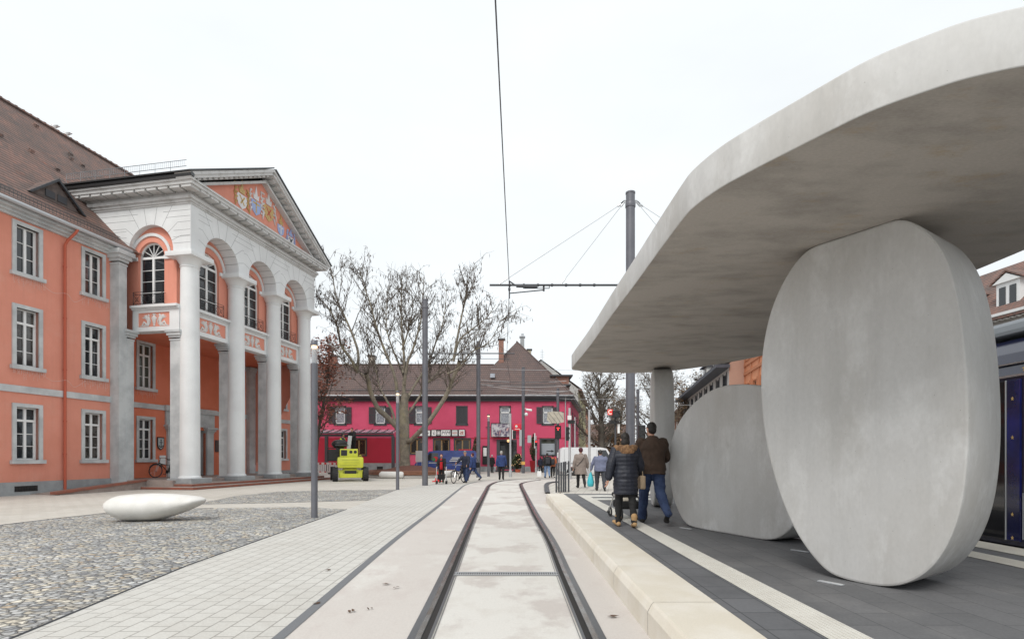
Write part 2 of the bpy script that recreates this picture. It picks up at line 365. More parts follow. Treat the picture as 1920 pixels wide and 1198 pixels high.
glassc=M('window_glass_warm_painted_reflection',(.035,.03,.027),.06,spec=.8,c2=(.085,.08,.075),sc_=2.1,lo=.5,hi=.54,grain=0)  # warmer variant, building reflections painted in as paler blotches
glass2=M('window_glass_green',(.06,.065,.05),.08,spec=.8,grain=0)
curtain=M('curtain_glass',(.38,.4,.44),.12,spec=.7,c2=(.16,.17,.2),sc_=9,lo=.45,hi=.55,grain=0,stretch=(3,3,.8))
iron=M('wrought_iron',(.03,.03,.032),.5,metal=.3,grain=0)
zinc=M('zinc_metal',(.30,.31,.33),.45,metal=.4,c2=(.22,.23,.24),sc_=3)
zincd=M('dark_zinc',(.09,.095,.1),.5,metal=.3)
redpipe=M('red_downpipe',(.50,.11,.06),.6)
sand=M('red_sandstone',(.30,.10,.065),.85,c2=(.22,.1,.075),sc_=3,grain=.08)
sandtop=M('porch_slab_stone',(.36,.30,.27),.85,c2=(.27,.22,.2),sc_=2,grain=.08)
gold=M('gilding',(.62,.43,.16),.5,c2=(.4,.26,.1),sc_=14,grain=0)
heraldblue=M('heraldic_blue',(.33,.42,.68),.6,grain=0)
heraldwhite=M('heraldic_white',(.7,.69,.7),.6,grain=0)
relief=M('relief_plaster',(.62,.61,.6),.8,grain=.05)
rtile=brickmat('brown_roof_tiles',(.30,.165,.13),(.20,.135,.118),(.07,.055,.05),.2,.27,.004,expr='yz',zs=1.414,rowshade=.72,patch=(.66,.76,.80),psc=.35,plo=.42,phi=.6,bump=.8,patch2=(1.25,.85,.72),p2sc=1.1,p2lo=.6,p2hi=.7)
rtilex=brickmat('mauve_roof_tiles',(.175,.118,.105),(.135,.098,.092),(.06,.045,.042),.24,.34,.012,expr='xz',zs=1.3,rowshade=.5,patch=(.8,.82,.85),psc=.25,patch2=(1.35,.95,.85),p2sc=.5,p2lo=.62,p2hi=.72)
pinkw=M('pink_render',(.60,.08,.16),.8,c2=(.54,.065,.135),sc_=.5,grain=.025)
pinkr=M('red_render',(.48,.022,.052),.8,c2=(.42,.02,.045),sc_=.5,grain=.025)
slate=M('dark_grey_paint',(.055,.058,.066),.5,grain=.03)
pole=M('mast_grey_paint',(.135,.137,.155),.42,metal=.15,c2=(.115,.117,.135),sc_=2,grain=.02)
galv=M('galvanised_steel',(.48,.5,.52),.4,metal=.35,grain=.03)
black=M('black_plastic',(.016,.016,.017),.45,grain=0)
rubber=M('tyre_rubber',(.032,.032,.033),.8)
cobble=cobblemat('cobble_stones')
pave=brickmat('cream_pavers',(.60,.585,.55),(.565,.55,.515),(.33,.315,.29),.27,.178,.0075,expr='yx',patch=(.93,.92,.91),psc=.7,bump=.25,patch2=(.9,.89,.88),p2sc=3.)
paveq=brickmat('square_pavers',(.60,.57,.52),(.56,.53,.48),(.42,.395,.36),.45,.3,.014,expr='yx',rot=R(-11),patch=(.9,.89,.87),psc=.4,bump=.15,patch2=(.88,.86,.84),p2sc=1.5)
bed=M('track_concrete',(.615,.595,.56),.8,c2=(.50,.46,.43),sc_=.6,lo=.50,hi=.56,grain=.045,gsc=50,bump=.05,bsc=60,c3=(.56,.53,.49),sc3=2.,lo3=.5,hi3=.68,stretch=(1.25,.9,1))
bedp=M('track_concrete_pinkish',(.545,.508,.475),.8,c2=(.61,.59,.555),sc_=.5,lo=.53,hi=.62,grain=.045,gsc=50,bump=.05,bsc=60,c3=(.50,.45,.42),sc3=1.5,lo3=.5,hi3=.7,stretch=(1.2,.7,1))
kerbst=M('cream_kerb_stone',(.64,.59,.50),.7,c2=(.70,.66,.59),sc_=2.2,grain=.05,gsc=90,bump=.05)
plat=brickmat('dark_platform_slabs',(.165,.166,.172),(.14,.142,.148),(.075,.076,.08),.6,.3,.004,expr='yx',patch=(.82,.82,.82),psc=.6,bump=.1,patch2=(1.22,1.2,1.17),p2sc=2.2,p2lo=.5,p2hi=.7,grain=.09)
platd=brickmat('dark_edge_slabs',(.15,.153,.163),(.128,.131,.14),(.06,.061,.066),.42,.3,.006,expr='yx',bump=.1,off=0,patch=(.82,.82,.82),psc=2.)
tact=M('white_tactile_slab',(.66,.645,.595),.7,c2=(.6,.58,.53),sc_=3,grain=.05)
railm=M('rail_steel',(.145,.147,.155),.38,metal=.55,c2=(.10,.098,.1),sc_=2,grain=.08,stretch=(1,.2,1))
rails=M('rail_shine',(.30,.285,.27),.25,metal=.85,c2=(.2,.16,.13),sc_=3)
darkg=M('groove_dark',(.022,.02,.019),.9)
skin=M('skin_tone',(.50,.27,.19),.55,grain=.02)
# ---------------------------------------------------------------- ground
g=MB(); g.sheet([(-400,-60),(400,-60),(400,1500),(-400,1500)],0); kind(g.build('ground',paveq),'structure')
# strip of pavers between the cobbles and the track
DL=[(-1.78,-3),(-1.85,1.5)]+[tuple(G(x,y).xy) for x,y in ((521,1198),(740,1012),(817,953),(840,934),(859,919),(873,909),(896,903),(915,901),(935,899.4),(975,897.4),(1027,895.6))]+[(9,40.2),(30,42.5)]
DL=[p.xy for p in catmull([(x,y,0) for x,y in DL],6,False)]
CE=[(-4.05,-3),tuple(G(20,1198).xy),tuple(G(350,1061).xy),tuple(G(650,955).xy),tuple(G(745,918).xy)]
def left_of(path,x): return path
s=MB()
# paved strip: zipper between cobble edge and dark line
def strip(mb,A,B,z,n=60):
    def samp(p,t):
        L=[0]
        for i in range(1,len(p)): L.append(L[-1]+(Vector(p[i])-Vector(p[i-1])).length)
        d=t*L[-1]
        for i in range(1,len(p)):
            if d<=L[i]+1e-9:
                f=(d-L[i-1])/max(1e-9,L[i]-L[i-1]); return Vector(p[i-1]).lerp(Vector(p[i]),f)
        return Vector(p[-1])
    for i in range(n):
        a,b,c,d=samp(A,i/n),samp(A,(i+1)/n),samp(B,(i+1)/n),samp(B,i/n)
        mb.quad((a.x,a.y,z),(d.x,d.y,z),(c.x,c.y,z),(b.x,b.y,z))
D2=[p for p in DL if p.y<30]
strip(s,CE+[tuple(G(800,905).xy)],D2,.004); kind(s.build('pavement',pave),'structure')
s=MB(); s.sheet([CE[0],CE[1],CE[2],CE[3],G(560,950.5).xy,G(400,953).xy,G(300,956).xy,G(200,962).xy,G(100,973).xy,G(0,985).xy,(-16,9.5),(-16,-3)],.008)
s.sheet([G(690,938).xy,G(745,918).xy,G(640,918.5).xy,G(520,921.5).xy,G(440,930).xy,G(362,945.5).xy,G(500,943).xy],.008)
kind(s.build('cobbled_ground',cobble),'structure')
# thin dark steel edging round the cobbles
s=MB(); 
for path in ([CE[1],CE[2],CE[3]],[G(400,953).xy,G(300,956).xy,G(200,962).xy,G(100,973).xy,G(0,985).xy],):
    s.tube([(p[0],p[1],.006) for p in path],.012,5)
kind(s.build('ground_edging',slate),'structure')
# rails
LR=[(783,1198),(838,1077),(866,1012.7),(890,959.6),(911,919.8),(916,911),(926,905.2),(937,902.4),(950,900.6),(970,898.8),(1002,897.5),(1032,896.2)]
RR=[(1117,1198),(1061,1077),(1032.6,1012.7),(1001.5,959.6),(981.6,919.8),(977.5,911),(977.5,907.5),(982,905),(993,902.5),(1010,900),(1035,898)]
LW=[Vector((-.72,-3,0)),Vector((-.745,1.5,0))]+[G(*p) for p in LR]+[Vector((9,40.5,0)),Vector((30,43,0))]
RW=[Vector((.70,-3,0)),Vector((.695,1.5,0))]+[G(*p) for p in RR]+[Vector((9,38.7,0)),Vector((30,41.3,0))]
LW=catmull(LW,10,False); RW=catmull(RW,10,False)
def offs(path,d):
    out=[]
    for i,p in enumerate(path):
        t=path[min(i+1,len(path)-1)]-path[max(i-1,0)]; t.z=0; t.normalize(); out.append(p+Vector((t.y,-t.x,0))*d)
    return out
def ribbon(mb,path,d0,d1,z0,z1=None):
    A,B=offs(path,d0),offs(path,d1); z1=z0 if z1 is None else z1
    for i in range(len(path)-1):
        mb.quad((A[i].x,A[i].y,z0),(B[i].x,B[i].y,z1),(B[i+1].x,B[i+1].y,z1),(A[i+1].x,A[i+1].y,z0))
# concrete bed: one sheet from the dark line to the platform
PE=[(1.155,-3),(1.155,17.9),(1.25,21),(1.62,26),(2.05,29.3)]
s=MB(); strip(s,[tuple(p.xy) for p in LW],[tuple(p.xy) for p in RW],.004,120); kind(s.build('track_bed',bed),'structure')
s=MB(); strip(s,[tuple(p) for p in DL],[tuple(p.xy) for p in LW],.005,120); strip(s,[tuple(p.xy) for p in RW],[(1.3,-3),(1.3,17.9),(1.6,21),(1.85,27),(2.6,31),(5,35.5),(30,38)],.005,120); kind(s.build('track_verge',bedp),'structure')
s=MB(); ribbon(s,[Vector((p.x,p.y,0)) for p in DL],-.05,.055,.010); kind(s.build('drain_strip_ground',M('asphalt_joint',(.16,.165,.175),.85,grain=.12,gsc=120)),'structure')
for nm,pth,sg,lab in (('left',LW,1,'left steel tram rail set in the concrete bed'),('right',RW,-1,'right steel tram rail beside the platform kerb')):
    t=thing('tram_rail',lab,'rail',(0,0,0),0,'tram rails')
    a=MB(); lo,hi=-.085,.03
    ribbon(a,pth,lo*sg,hi*sg,.014); ribbon(a,pth,lo*sg,lo*sg+.0005,.004,.014); ribbon(a,pth,hi*sg,hi*sg+.0005,.014,.0)
    a.build('rail_head',railm,t)
    a=MB(); ribbon(a,pth,-.02*sg,.028*sg,.017); a.build('running_surface',rails,t)
    a=MB(); ribbon(a,pth,.03*sg,.085*sg,.009); a.build('groove',darkg,t)
    a=MB(); ribbon(a,pth,.085*sg,.112*sg,.015); ribbon(a,pth,.125*sg,.132*sg,.0105); a.build('guard_lip',railm,t)
# drain grate across the track at photo y=1077
t=thing('drain_grate','steel drain grating between the two tram rails','grate',tuple(G(949,1077)))
a=MB(); wd=.66; a.box(-wd,wd,-.085,.085,.002,.010); a.build('channel',darkg,t)
a=MB(); a.box(-wd,wd,.06,.085,.010,.02); a.box(-wd,wd,-.085,-.06,.010,.02)
k=46
for i in range(k): x=-wd+.02+(2*wd-.04)*i/(k-1); a.box(x-.007,x+.007,-.06,.06,.010,.018)
a.build('grating',M('grate_steel',(.42,.43,.44),.4,metal=.5),t)
# fallen leaves and specks on the concrete
lf=M('dead_leaf',(.09,.05,.03),.9)
a=MB(); rr=random.Random(3)
for x,y in [(1125,1068),(1147,1155),(1160,1098),(612,1068),(722,1094),(740,1101),(655,1145),(690,1140),(590,1130),(1035,1030)]:
    p=G(x,y,.02); r=rr.uniform(.015,.045); th=rr.random()*3
    for q in range(2): a.add([p+Vector((r*math.cos(th+i*1.57)*(1 if i%2 else .4),r*math.sin(th+i*1.57)*(1 if i%2 else .4),rr.uniform(-.006,.01)))+Vector((q*.03,q*.02,0)) for i in range(4)],[[0,1,2,3]])
kind(a.build('fallen_leaves',lf),'stuff')
# ---------------------------------------------------------------- platform
PZ=.28; PXE=1.165
s=MB()
prof=[(PXE-.02,-.02),(PXE-.02,.2),(PXE+.012,PZ-.02),(PXE+.03,PZ)]
y0,y1=-3,17.9
for i in range(len(prof)-1):
    (xa,za),(xb,zb)=prof[i],prof[i+1]
    ys=[y0+1.5*k for k in range(14)]+[y1]
    for q in range(len(ys)-1): s.quad((xa,ys[q]+.004,za),(xa,ys[q+1]-.004,za),(xb,ys[q+1]-.004,zb),(xb,ys[q]+.004,zb))
ys=[y0+1.5*k for k in range(14)]+[y1]
for q in range(len(ys)-1): s.quad((PXE+.03,ys[q]+.003,PZ),(1.72,ys[q]+.003,PZ),(1.72,ys[q+1]-.003,PZ),(PXE+.03,ys[q+1]-.003,PZ))
s.poly([(PXE-.02,y1,-.02),(1.72,y1,-.02),(1.72,y1,PZ),(PXE+.03,y1,PZ),(PXE-.02,y1,.2)])
kind(s.build('platform_kerb',kerbst),'structure')
s=MB(); s.sheet([(1.725,-3),(6.9,-3),(6.9,y1),(1.725,y1)],PZ-.006); s.quad((1.72,y1,0),(7,y1,0),(7,y1,PZ-.006),(1.72,y1,PZ-.006)); s.quad((6.9,-3,-.1),(6.9,y1,-.1),(6.9,y1,PZ-.006),(6.9,-3,PZ-.006))
kind(s.build('platform_pavement',plat),'structure')
s=MB(); s.sheet([(1.725,-3),(2.13,-3),(2.13,y1),(1.725,y1)],PZ-.001); s.sheet([(5.98,-3),(6.2,-3),(6.2,y1),(5.98,y1)],PZ-.001); kind(s.build('platform_edge_pavement',platd),'structure')
# tactile strips with real ribs
s=MB()
for x0,x1 in ((2.13,2.43),(5.62,5.98),(6.32,6.8)):
    s.sheet([(x0,-3),(x1,-3),(x1,17.2),(x0,17.2)],PZ+.002)
    n=int((x1-x0)/.0375)
    for i in range(n): 
        xx=x0+.012+i*(x1-x0)/n; s.box(xx,xx+.014,-3,17.2,PZ+.002,PZ+.007)
for (a0,a1) in ((15.2,15.9),(16.4,17.2)): s.sheet([(2.43,a0),(4.3,a0),(4.3,a1),(2.43,a1)],PZ+.003)
kind(s.build('tactile_pavement_strip',tact),'structure')
# inlaid floor lights by the discs
lamp=M('floor_light_glass',(.55,.56,.57),.2,spec=.6)
for i,(x,y,lab) in enumerate(((1558,1092,'flush floor light in front of the tall concrete disc'),(1500,1032,'flush floor light between the two concrete discs'),(1286,990,'flush floor light by the low concrete disc'))):
    p=G(x,y,PZ); t=thing('floor_light',lab,'floor light',tuple(p),R(32),'floor lights in the platform')
    a=MB(); a.box(-.028,.028,-.115,.115,-.004,.003); a.build('frame',galv,t)
    a=MB(); a.box(-.02,.02,-.105,.105,.003,.005); a.build('lens',lamp,t)
# raised pavement beyond the platform
s=MB(); top=[(1.75,17.9),(1.9,21),(2.2,26),(2.75,30.2),(5.5,33.2),(22,35),(22,17.9)]
s.sheet(top,.15)
for i in range(4): s.quad((*top[i],0),(*top[i+1],0),(*top[i+1],.15),(*top[i],.15))
s.quad((1.75,17.9,.15),(4.6,17.9,.15),(4.6,17.9,.28),(1.75,17.9,.28))
kind(s.build('far_pavement',paveq),'structure')
s=MB(); kp=[G(1026,921,.1),G(1024.5,911,.1),G(1025,906,.1),G(1031,902.5,.1),G(1045,901,.1)]
ribbon(s,catmull(kp,6,False),-.11,.11,.07); ribbon(s,catmull(kp,6,False),.11,.112,.07,0); kind(s.build('far_kerb',slate),'structure')
# ---------------------------------------------------------------- canopy on concrete discs
CZ=3.70; CT=.345; kk=.936
near=[(1071.7,691.1),(1090,668),(1110,643),(1146.8,590.5),(1185,540),(1226.8,481.9),(1260,437),(1285.2,404),(1298.6,390),(1327,368),(1360,346.5),(1400,325),(1436.4,306),(1500,274),(1570,238.5),(1620,214.4),(1670,194.4),(1740,170.3),(1800,150.8),(1860.6,136.3),(1920,124)]
def GC(x,y,z=CZ):
    Y=F*(z-CAMZ)/(HY-y); return Vector(((x-HX)/F*Y,Y,z))
o1=[GC(x,y) for x,y in near]
o1+= [Vector((x*kk,y*kk,CZ)) for x,y in ((3.6,3.06),(4.25,3.02),(4.9,3.35),(5.4,3.95),(5.72,4.8),(5.83,6.2),(5.85,8),(5.84,10),(5.82,11.4))]
o1+= [GC(1430,667),GC(1340,684),GC(1270,694),GC(1200,699),GC(1140,699),GC(1100,697),GC(1080,694)]
o1=catmull(o1,5)
for _ in range(3): o1=[o1[0]]+[(o1[i-1]+o1[i]*2+o1[(i+1)%len(o1)])*.25 for i in range(1,len(o1))]
def shrink(pts,d):
    n=len(pts); out=[]
    for i,p in enumerate(pts):
        t=pts[(i+1)%n]-pts[i-1]; t.z=0; t.normalize(); out.append(p+Vector((-t.y,t.x,0))*d)
    return out
area=sum(o1[i].x*o1[(i+1)%len(o1)].y-o1[(i+1)%len(o1)].x*o1[i].y for i in range(len(o1)))
sg=1 if area>0 else -1
def lvl(d,z): return [Vector((p.x,p.y,z)) for p in shrink(o1,d*sg)]
t=thing('station_canopy','curved concrete tram stop canopy resting on upright discs','canopy',(0,0,0))
a=MB(); rings_=[lvl(.006,CZ),lvl(.001,CZ+.003),lvl(0,CZ+.008),lvl(0,CZ+CT-.02),lvl(.008,CZ+CT-.006),lvl(.03,CZ+CT)]
n=len(o1); vs=[p for r in rings_ for p in r]; fs=[]
for i in range(len(rings_)-1):
    for j in range(n): fs.append([i*n+j,i*n+(j+1)%n,(i+1)*n+(j+1)%n,(i+1)*n+j])
a.add(vs,fs); a.poly(rings_[-1]); a.build('roof_slab',concrete,t,smooth=50,fix=True)
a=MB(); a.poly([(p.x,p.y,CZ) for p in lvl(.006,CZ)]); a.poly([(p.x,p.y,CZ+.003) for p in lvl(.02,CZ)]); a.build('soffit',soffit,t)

def disc(outl,P0,wd,thick,name,label,zlo,zhi,mat,per=6,ext=None):
    wd=Vector((wd[0],wd[1],0)).normalized(); nb=Vector((-wd.y,wd.x,0))
    if nb.y<0: nb=-nb
    pts=[]
    for x,y in outl:
        r=Vector(((x-HX)/F,1,0)); # r*Y = P0+wd*s
        # solve for Y,s
        det=r.x*(-wd.y)+wd.x*r.y
        Y=(P0[0]*(-wd.y)+wd.x*P0[1])/det
        z=CAMZ-(y-HY)/F*Y; p=Vector((r.x*Y,Y,min(max(z,zlo),zhi))); pts.append(p)
    pts=catmull(pts,per)
    for _ in range(14): pts=[(pts[i-1]+pts[i]*2+pts[(i+1)%len(pts)])*.25 for i in range(len(pts))]
    zz=[p.z for p in pts]; z0,z1=min(zz),max(zz)
    for p in pts: p.z=zlo+(p.z-z0)/(z1-z0)*((zhi if zhi<CZ+.1 and z1>CZ-.15 else z1)-zlo)
    c=sum(pts,Vector())/len(pts); base=Vector((c.x,c.y,zlo))+nb*thick/2
    cc=Vector((c.x,c.y,(zlo+zhi)/2))
    def lv(f,d): return [cc+(p-cc)*(1-f/max(.3,(p-cc).length))+nb*d for p in pts]
    rs=[lv(.025,0),lv(.008,.006),lv(0,.022),lv(0,thick-.022),lv(.008,thick-.006),lv(.025,thick)]
    o=MB(); n=len(pts); vs=[p-base for r in rs for p in r]; fs=[]
    for i in range(len(rs)-1):
        for j in range(n): fs.append([i*n+j,i*n+(j+1)%n,(i+1)*n+(j+1)%n,(i+1)*n+j])
    o.add(vs,fs); o.poly([p-base for p in rs[0]]); o.poly([p-base for p in rs[-1]])
    ob=o.build(name,mat,None,smooth=40,fix=True); ob.location=base; return tag(ob,label,'concrete disc','concrete discs under the canopy')
d1=[(1656,408.7),(1604.7,424),(1543,451.6),(1509,468.7),(1475,513),(1444,578),(1428.7,653),(1424.6,721),(1430.7,803),(1447.8,885),(1475,963.5),(1502,1014.6),(1536.5,1059),(1563.8,1079.5),(1604.7,1091),(1645.7,1098.6),(1686.6,1098),(1727.6,1081.5),(1761.7,1048.8),(1789,997.6),(1806,939.6),(1816,857.7),(1817.6,762),(1812.8,666.6),(1802.6,584.7),(1789,523),(1772,475.5),(1748,441.4),(1720.7,419.6),(1686.6,408.7)]
disc(d1,(3.07,5.68),(.544,-.839),.80,'concrete_disc','tall pale concrete disc standing upright nearest the tram',PZ-.006,CZ+.002,concrete)
d2=[(1253,868),(1256,835),(1265,805),(1280,778),(1300,755),(1325,735),(1350,724),(1375,720.5),(1400,720),(1435,724),(1468,738),(1495,765),(1515,810),(1522,860),(1518,910),(1506,955),(1487,986),(1470,1003),(1445,1014),(1400,1008),(1340,998),(1300,989.5),(1283,980),(1272,960),(1262,935),(1256,905)]
disc(d2,(3.05,9.53),(.379,-.925),.62,'concrete_disc','low wide concrete disc behind the tall disc, not reaching the canopy',PZ-.006,3.,concrete)
# third disc, seen end on
o=MB(); H=CZ-PZ; cx,cy=G(1246,955,PZ).xy; dw=Vector((.20,.98,0)).normalized(); nn=Vector((dw.y,-dw.x,0)); c3=Vector((cx,cy,PZ))+dw*1.1
pts=[]
for i in range(56):
    th=2*math.pi*i/56; q=3.2; ct,st=math.cos(th),math.sin(th)
    pts.append(dw*1.12*math.copysign(abs(ct)**(2/q),ct)+Vector((0,0,H/2+H/2*math.copysign(abs(st)**(2/2.6),st))))
rs=[[ (p-Vector((0,0,H/2)))*(1-f/1.2)+Vector((0,0,H/2))+nn*d for p in pts] for f,d in ((.02,-.225),(.0,-.20),(0,.20),(.02,.225))]
for r in rs:
    for p in r: p.z=min(max(p.z,0),H+.002)
n=56; fs=[]
for i in range(3):
    for j in range(n): fs.append([i*n+j,i*n+(j+1)%n,(i+1)*n+(j+1)%n,(i+1)*n+j])
o.add([p for r in rs for p in r],fs); o.poly(rs[0]); o.poly(rs[-1])
ob=o.build('concrete_disc',concrete,None,smooth=40,fix=True); ob.location=c3; tag(ob,'far concrete disc seen edge on like a narrow pillar','concrete disc','concrete discs under the canopy')
# ---------------------------------------------------------------- town hall (local x = outwards, y = along the facade, z up)
TH=thing('town_hall','orange town hall with grey columned portico and brown tiled roof','town hall',(-18.8,25.0,0),R(-10.76))
THM=Matrix.Translation((-18.8,25.0,0))@Matrix.Rotation(R(-10.76),4,'Z')
VP=lambda V: (lambda a,b,d: Vector((V-d,a,b)))        # wall facing the square; a = along, d = depth inwards
UP=lambda U: (lambda a,b,d: Vector((a,U+d,b)))        # wall facing the camera end; a = outwards
def part(mb,name,mats,parent=TH,smooth=None): return mb.build(name,mats,parent,smooth)
def window(parent,mp,c,z0,z1,w=.84,sur=.15,rows=3,transom=True,rev=.2,gm=None,sill=True):
    "z0 = underside of the sill, z1 = top of the surround"
    gm=gm or [glass,glassb,glassc,glassb][int(abs(c*7+z0*3))%4]
    a0,a1=c-w/2,c+w/2; b0,b1=z0+.15,z1-sur
    f=MB(); fw=.055
    D0,D1=rev-.07,rev-.01
    for (p,q,r,s) in ((a0,a0+fw,b0,b1),(a1-fw,a1,b0,b1),(a0+fw,a1-fw,b0,b0+fw*1.2),(a0+fw,a1-fw,b1-fw,b1)): mapbox(f,mp,p,q,r,s,D0,D1)
    tb=b1-(b1-b0)*.25 if transom else b1-fw
    mapbox(f,mp,c-.05,c+.05,b0+fw*1.2,b1-fw,D0-.012,D1)
    if transom: mapbox(f,mp,a0+fw,a1-fw,tb-.045,tb+.045,D0-.02,D1)
    lo=b0+fw*1.2; hi=tb-(.045 if transom else 0)
    for i in range(1,rows):
        z=lo+(hi-lo)*i/rows; mapbox(f,mp,a0+fw,c-.05,z-.014,z+.014,D0+.012,D1); mapbox(f,mp,c+.05,a1-fw,z-.014,z+.014,D0+.012,D1)
    for sx in (-1,1):  # casement stiles
        x=c+sx*(w/2-fw-.018); mapbox(f,mp,x-.018,x+.018,lo,hi,D0+.008,D1)
    o=f.build('window',white,parent)
    p=MB(); mapbox(p,mp,a0+.01,a1-.01,b0+.01,b1-.01,rev-.028,rev-.014); p.build('pane',gm,o)
    s=MB(); mapbox(s,mp,a0-sur,a0,z0+.15,z1,-.05,rev); mapbox(s,mp,a1,a1+sur,z0+.15,z1,-.05,rev); mapbox(s,mp,a0,a1,b1,z1,-.052,rev); s.build('surround',stone,o)
    if sill: s=MB(); mapbox(s,mp,a0-sur-.07,a1+sur+.07,z0,z0+.15,-.13,rev); s.build('sill',stone,o)
    return o
hole=lambda c,z0,z1,w=.84,sur=.15:(c-w/2,c+w/2,z0+.15,z1-sur)
FL=[(1.24,3.64,True),(4.98,7.56,True),(8.67,10.84,False)]
# left wing wall
wl=[-9.05,-6.35,-3.63,-.86]
m=MB(); wall_holes(m,VP(0),-12,.3,.52,10.98,[hole(c,z0,z1) for c in wl for z0,z1,_ in FL],.2)
wall_holes(m,VP(-1),.3,11.3,.42,7.6,[hole(c,z0,z1) for c in (2.88,9.1) for z0,z1,_ in FL[:2]]+[(4.72,7.08,.42,3.1)],.2) if 0 else None
wall_holes(m,VP(-1.3),11.3,16.5,.3,10.98,[hole(c,z0,z1) for c in (12.05,15.1) for z0,z1,_ in FL],.2)
m.quad((-1,.3,0),(0,.3,0),(0,.3,11),(-1,.3,11)); m.quad((-17,-12,0),(0,-12,0),(0,-12,11),(-17,-12,11)); m.quad((-17,16.5,0),(-1.3,16.5,0),(-1.3,16.5,11),(-17,16.5,11)); m.quad((-17,-12,0),(-17,16.5,0),(-17,16.5,11),(-17,-12,11))
m.quad((-1.3,11.3,0),(3.,11.3,7.5),(3.,11.3,11),(-1.3,11.3,11))
part(m,'wall',orange)
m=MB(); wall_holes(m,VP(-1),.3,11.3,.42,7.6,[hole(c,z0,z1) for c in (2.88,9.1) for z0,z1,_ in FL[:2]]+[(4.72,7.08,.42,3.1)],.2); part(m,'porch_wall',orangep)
# porch ceiling and room above it
m=MB(); m.box(-1,2.7,1.2,10.9,7.55,7.65); part(m,'porch_ceiling',orangep)
m=MB()
SP=11.15
arch_panel(m,UP(1.0),-1,2.85,7.65,13.4,1.22,.73,8.78,SP,0,.22)
for i,c in enumerate((2.8,6.,9.2)): arch_panel(m,VP(2.85),(1.0,4.4,7.6)[i],(4.4,7.6,10.9)[i],7.65,13.4,c,.72,8.78,SP,0,.22)
m.box(-1,2.849,10.7,10.899,7.65,13.39)
part(m,'loggia_wall',orange)
def arched_window(mp,c,r=.72):
    f=MB(); z0=8.78; D0,D1=.13,.2; fw=.06
    for (p,q,a,b) in ((c-r,c-r+fw,z0,SP),(c+r-fw,c+r,z0,SP),(c-r+fw,c+r-fw,z0,z0+.16),(c-r+fw,c+r-fw,SP-.05,SP+.06)): mapbox(f,mp,p,q,a,b,D0-.01,D1)
    mapbox(f,mp,c-.055,c+.055,z0+.16,SP-.05,D0-.015,D1)
    for i in range(1,4):
        z=z0+.16+(SP-.05-z0-.16)*i/4; mapbox(f,mp,c-r+fw,c-.055,z-.014,z+.014,D0+.01,D1); mapbox(f,mp,c+.055,c+r-fw,z-.014,z+.014,D0+.01,D1)
    ring(f,mp,c,SP,r-.08,r,D0-.01,D1)
    for k in range(1,6):
        th=math.pi*k/6; u=Vector((-math.cos(th),math.sin(th))); nrm=Vector((u.y,-u.x))*.013
        pts=[]
        for d in (D0+.01,D1):
            for q in (u*.06-nrm,u*.06+nrm,u*(r-.06)+nrm,u*(r-.06)-nrm): pts.append(mp(c+q.x,SP+.05+q.y,d))
        f.add(pts,[[0,1,2,3],[4,5,6,7],[0,1,5,4],[1,2,6,5],[2,3,7,6],[3,0,4,7]])
    o=f.build('arched_window',white,TH)
    p=MB(); p.poly([mp(c-r+.01,z0+.01,.175),mp(c+r-.01,z0+.01,.175)]+[mp(c+(r-.01)*math.cos(math.pi*i/20),SP+(r-.01)*math.sin(math.pi*i/20),.175) for i in range(21)]); p.build('pane',glass,o)
    s=MB(); ring(s,mp,c,SP,1.0,1.14,-.06,.01); s.build('archivolt',stonew,o)
    b=MB(); x0,x1=c-.8,c+.8; zt,zb=9.42,8.82
    b.tube([mp(x0,zb,-.22),mp(x0,zt,-.22)],.014,5); b.tube([mp(x1,zb,-.22),mp(x1,zt,-.22)],.014,5)
    for z in (zb+.03,zt-.12,zt): b.tube([mp(x0,z,-.22),mp(x1,z,-.22)],.012,5)
    for k in range(4):
        xa=x0+(x1-x0)*k/4; xb=x0+(x1-x0)*(k+1)/4
        b.tube([mp(xa,zb+.03,-.22),mp(xb,zt-.12,-.22)],.009,4); b.tube([mp(xa,zt-.12,-.22),mp(xb,zb+.03,-.22)],.009,4)
        b.tube([mp((xa+xb)/2+.09*math.cos(t),zb+.26+.09*math.sin(t),-.235) for t in [i*math.pi/5 for i in range(11)]],.008,4,False)
    for x in (x0,x1): b.tube([mp(x,zt-.05,-.22),mp(x,zt-.05,0)],.01,4); b.tube([mp(x,zb+.05,-.22),mp(x,zb+.05,0)],.01,4)
    b.build('balcony_railing',iron,o)
    return o
arched_window(UP(1.0),1.22,.73)
for c in (2.8,6.,9.2): arched_window(VP(2.85),c)
for mp_,a,b in [(UP(1.0),-.1,.47),(UP(1.0),1.97,2.87)]+[(VP(2.85),c+q,c+r) for c in (2.8,6.,9.2) for q,r in ((-1.6,-.74),(.74,1.6))]:
    m=MB(); mapbox(m,mp_,a,b,11.0,11.17,-.07,.01); part(m,'impost_band',stonew)
# windows
for c in wl:
    for z0,z1,tr in FL: window(TH,VP(0),c,z0,z1,transom=tr)
for c in (2.88,9.1):
    for z0,z1,tr in FL[:2]: window(TH,VP(-1),c,z0,z1,transom=tr,gm=glass2 if z0>4 else glass)
for c in (12.05,15.1):
    for z0,z1,tr in FL: window(TH,VP(-1.3),c,z0,z1,transom=tr)
